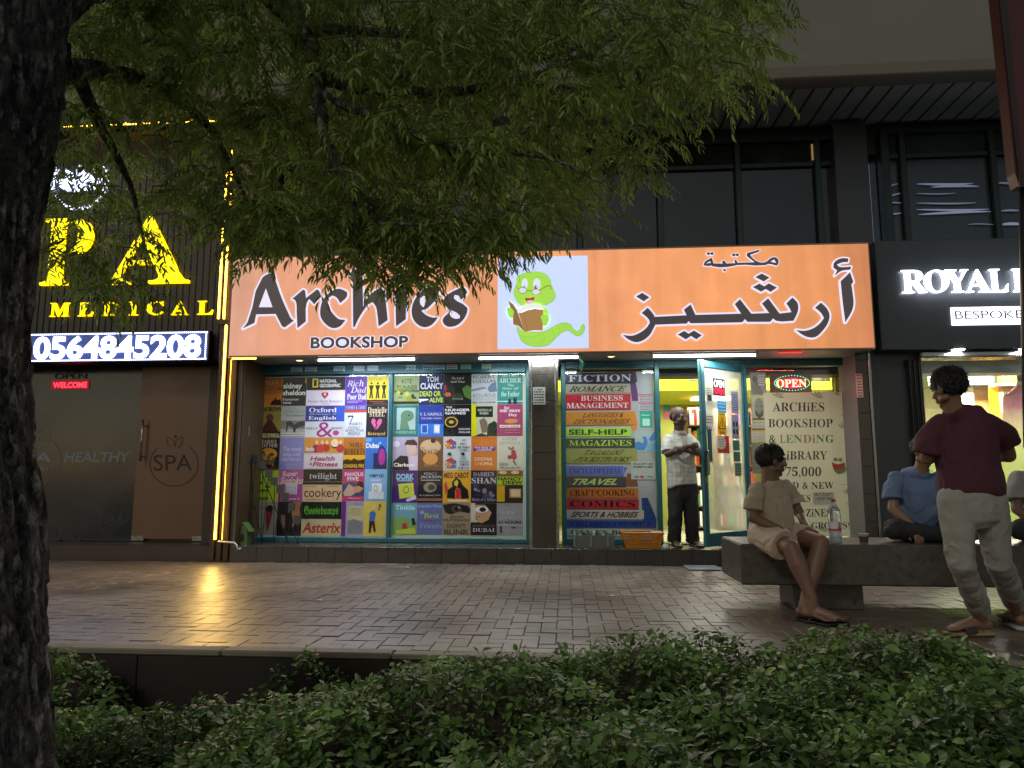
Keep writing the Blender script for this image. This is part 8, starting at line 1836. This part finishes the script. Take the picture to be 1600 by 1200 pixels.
for h_, k_, a_ in ((hip_l, knee_l, ankle_l), (hip_r, knee_r, ankle_r)):
    b.loft([h_, h_.lerp(k_, .5), k_], [(.09, .09), (.076, .076), (.058, .058)]); b.loft([k_, k_.lerp(a_, .35), a_], [(.052, .052), (.050, .050), (.034, .034)])
foot(b, ankle_l, (-.93, -.10), .038, 1.05); foot(b, ankle_r, (.2, .98), .038, 1.05)
b.skin('body', person_d, m_skin3, .0058, 3)
p_, _m = head(Body(), head_at, gaze_d, (0, 0, 1), 1.02); eyes(person_d, p_, 1.02)
hair_cap(person_d, head_at, gaze_d, (0, 0, 1), 1.0, 4600, .038, -.028, 12, -.056, .05, wild=.85, lift=.85, width=.0032)
m_mar = mat((.052, .009, .021), rough=.85, var=.12, scale=60, bump=.15, bscale=400, name='maroon_jersey')
c = Body(); hem = pt(1518, 772, stand_y)
c.loft([hem, pt(1518, 762, stand_y), waist_at, ch, (shoulder_l + shoulder_r) / 2 - V((0, 0, .01)), (shoulder_l + shoulder_r) / 2 + V((0, 0, .045)), neck_at - V((0, 0, .030))], [(.186, .132), (.187, .134), (.176, .126), (.186, .124), (.186, .096), (.122, .082), (.078, .072)], side=side, ends=(False, True))
c.loft([shoulder_l + side * .05, shoulder_l.lerp(elbow_l, .45), shoulder_l.lerp(elbow_l, .86)], [(.066, .066), (.078, .080), (.086, .090)], ends=(True, False)); c.loft([shoulder_r - side * .05, shoulder_r.lerp(elbow_r, .35), shoulder_r.lerp(elbow_r, .62)], [(.066, .066), (.078, .080), (.084, .088)], ends=(True, False))
c.skin('t_shirt', person_d, m_mar, .0068, 10, folds(9, .008, (1, 1, .5), 5))
m_gry = mat((.235, .235, .22), rough=.9, var=.10, scale=80, bump=.2, bscale=400, name='grey_jersey')
c = Body(); c.loft([pt(1518, 760, stand_y), pelvis_at, pelvis_at - V((0, 0, .09))], [(.150, .115), (.164, .128), (.166, .130)], side=side, ends=(True, True))
for h_, k_, a_ in ((hip_l, knee_l, ankle_l), (hip_r, knee_r, ankle_r)):
    cu = V((a_.x, a_.y, .155)); c.loft([h_, h_.lerp(k_, .5), k_, k_.lerp(cu, .45), k_.lerp(cu, .88), cu], [(.098, .115), (.090, .100), (.074, .084), (.070, .080), (.066, .071), (.060, .063)], side=side, ends=(True, False))
def trouser_folds(c_):
    base = folds(10, .0045, (1.2, 1.2, 1.1), 11)(c_); t = max(0, min(1, (.95 - c_.z) / .5)); return base * (.35 + 1.1 * t)
c.skin('trousers', person_d, m_gry, .0066, 3, trouser_folds)
m_cuff = mat((.24, .24, .22), rough=.9, var=.1)
for a_ in (ankle_l, ankle_r):
    c = Body(); c.loft([V((a_.x, a_.y, .185)), V((a_.x, a_.y, .125))], [(.055, .058), (.051, .054)], ends=(False, False)); c.skin('cuff', person_d, m_cuff, .006, 1, folds(40, .003, (1, 1, .05), 2))
for k, (a_, d_) in enumerate(((ankle_l, V((-.93, -.10, 0))), (ankle_r, V((.2, .98, 0))))):
    d_.normalize(); t_ = V((-d_.y, d_.x, 0)); h_ = V((a_.x, a_.y, .016)) - d_ * .055; so = Body(); so.loft([h_, h_ + d_ * .14, h_ + d_ * .285], [(.042, .016), (.044, .016), (.052, .016)], side=t_)
    sn = so.skin('sandal', person_d, mat((.25, .17, .09) if k == 0 else (.3, .3, .3), rough=.7), .006, 1); st = Body()
    st.loft([h_ + d_ * .15 - t_ * .050 + V((0, 0, .01)), h_ + d_ * .16 - t_ * .03 + V((0, 0, .062)), h_ + d_ * .16 + t_ * .03 + V((0, 0, .066)), h_ + d_ * .15 + t_ * .050 + V((0, 0, .01))], [(.042, .006)] * 4, side=d_)
    o = st.skin('strap', sn, mat((.02, .02, .022), rough=.7), .005, 1); o.matrix_parent_inverse = Matrix.Identity(4)

# ---- mannequin in the tailor window
Ym = 9.35; c0 = at(1597, 645, Ym); m_pink = mat((.62, .20, .30), rough=.8, var=.05, name='pink_cloth')
c = Body(); c.loft([at(1597, 720, Ym), at(1597, 690, Ym), at(1597, 650, Ym), at(1597, 620, Ym), at(1597, 603, Ym)], [(.19, .13), (.17, .12), (.21, .13), (.20, .10), (.07, .06)], side=(1, 0, 0), ends=(False, True))
a_ = at(1577, 622, Ym); b_ = at(1572, 690, Ym - .02); c.loft([a_, b_], [(.065, .065), (.05, .05)], ends=(True, False)); a_ = at(1618, 622, Ym); b_ = at(1624, 690, Ym); c.loft([a_, b_], [(.065, .065), (.05, .05)], ends=(True, False)); c.skin('shirt', mq, m_pink, .010, 3, folds(8, .006))
c = Body(); c.loft([at(1597, 608, Ym), at(1597, 596, Ym)], [(.075, .065), (.062, .055)], side=(1, 0, 0), ends=(False, False)); c.skin('collar', mq, mat('d8d8e8', rough=.6), .007, 1)
mb = MB(); mb.lathe(tuple(at(1597, 594, Ym)), [(.05, -.02), (.055, .05), (.03, .07), (0, .075)], m_navy, 18); mb.build('neck_cap', mq, smooth=True)
mb = MB(); mb.tube([at(1597, 722, Ym), V((c0.x, Ym, .1))], .02, m_steel, 8); mb.build('stand', mq)
print('TRIS', sum(len(o.data.loop_triangles) or sum(max(1, len(p.vertices) - 2) for p in o.data.polygons) for o in SC.objects if o.type == 'MESH' and o.data.users < 3))
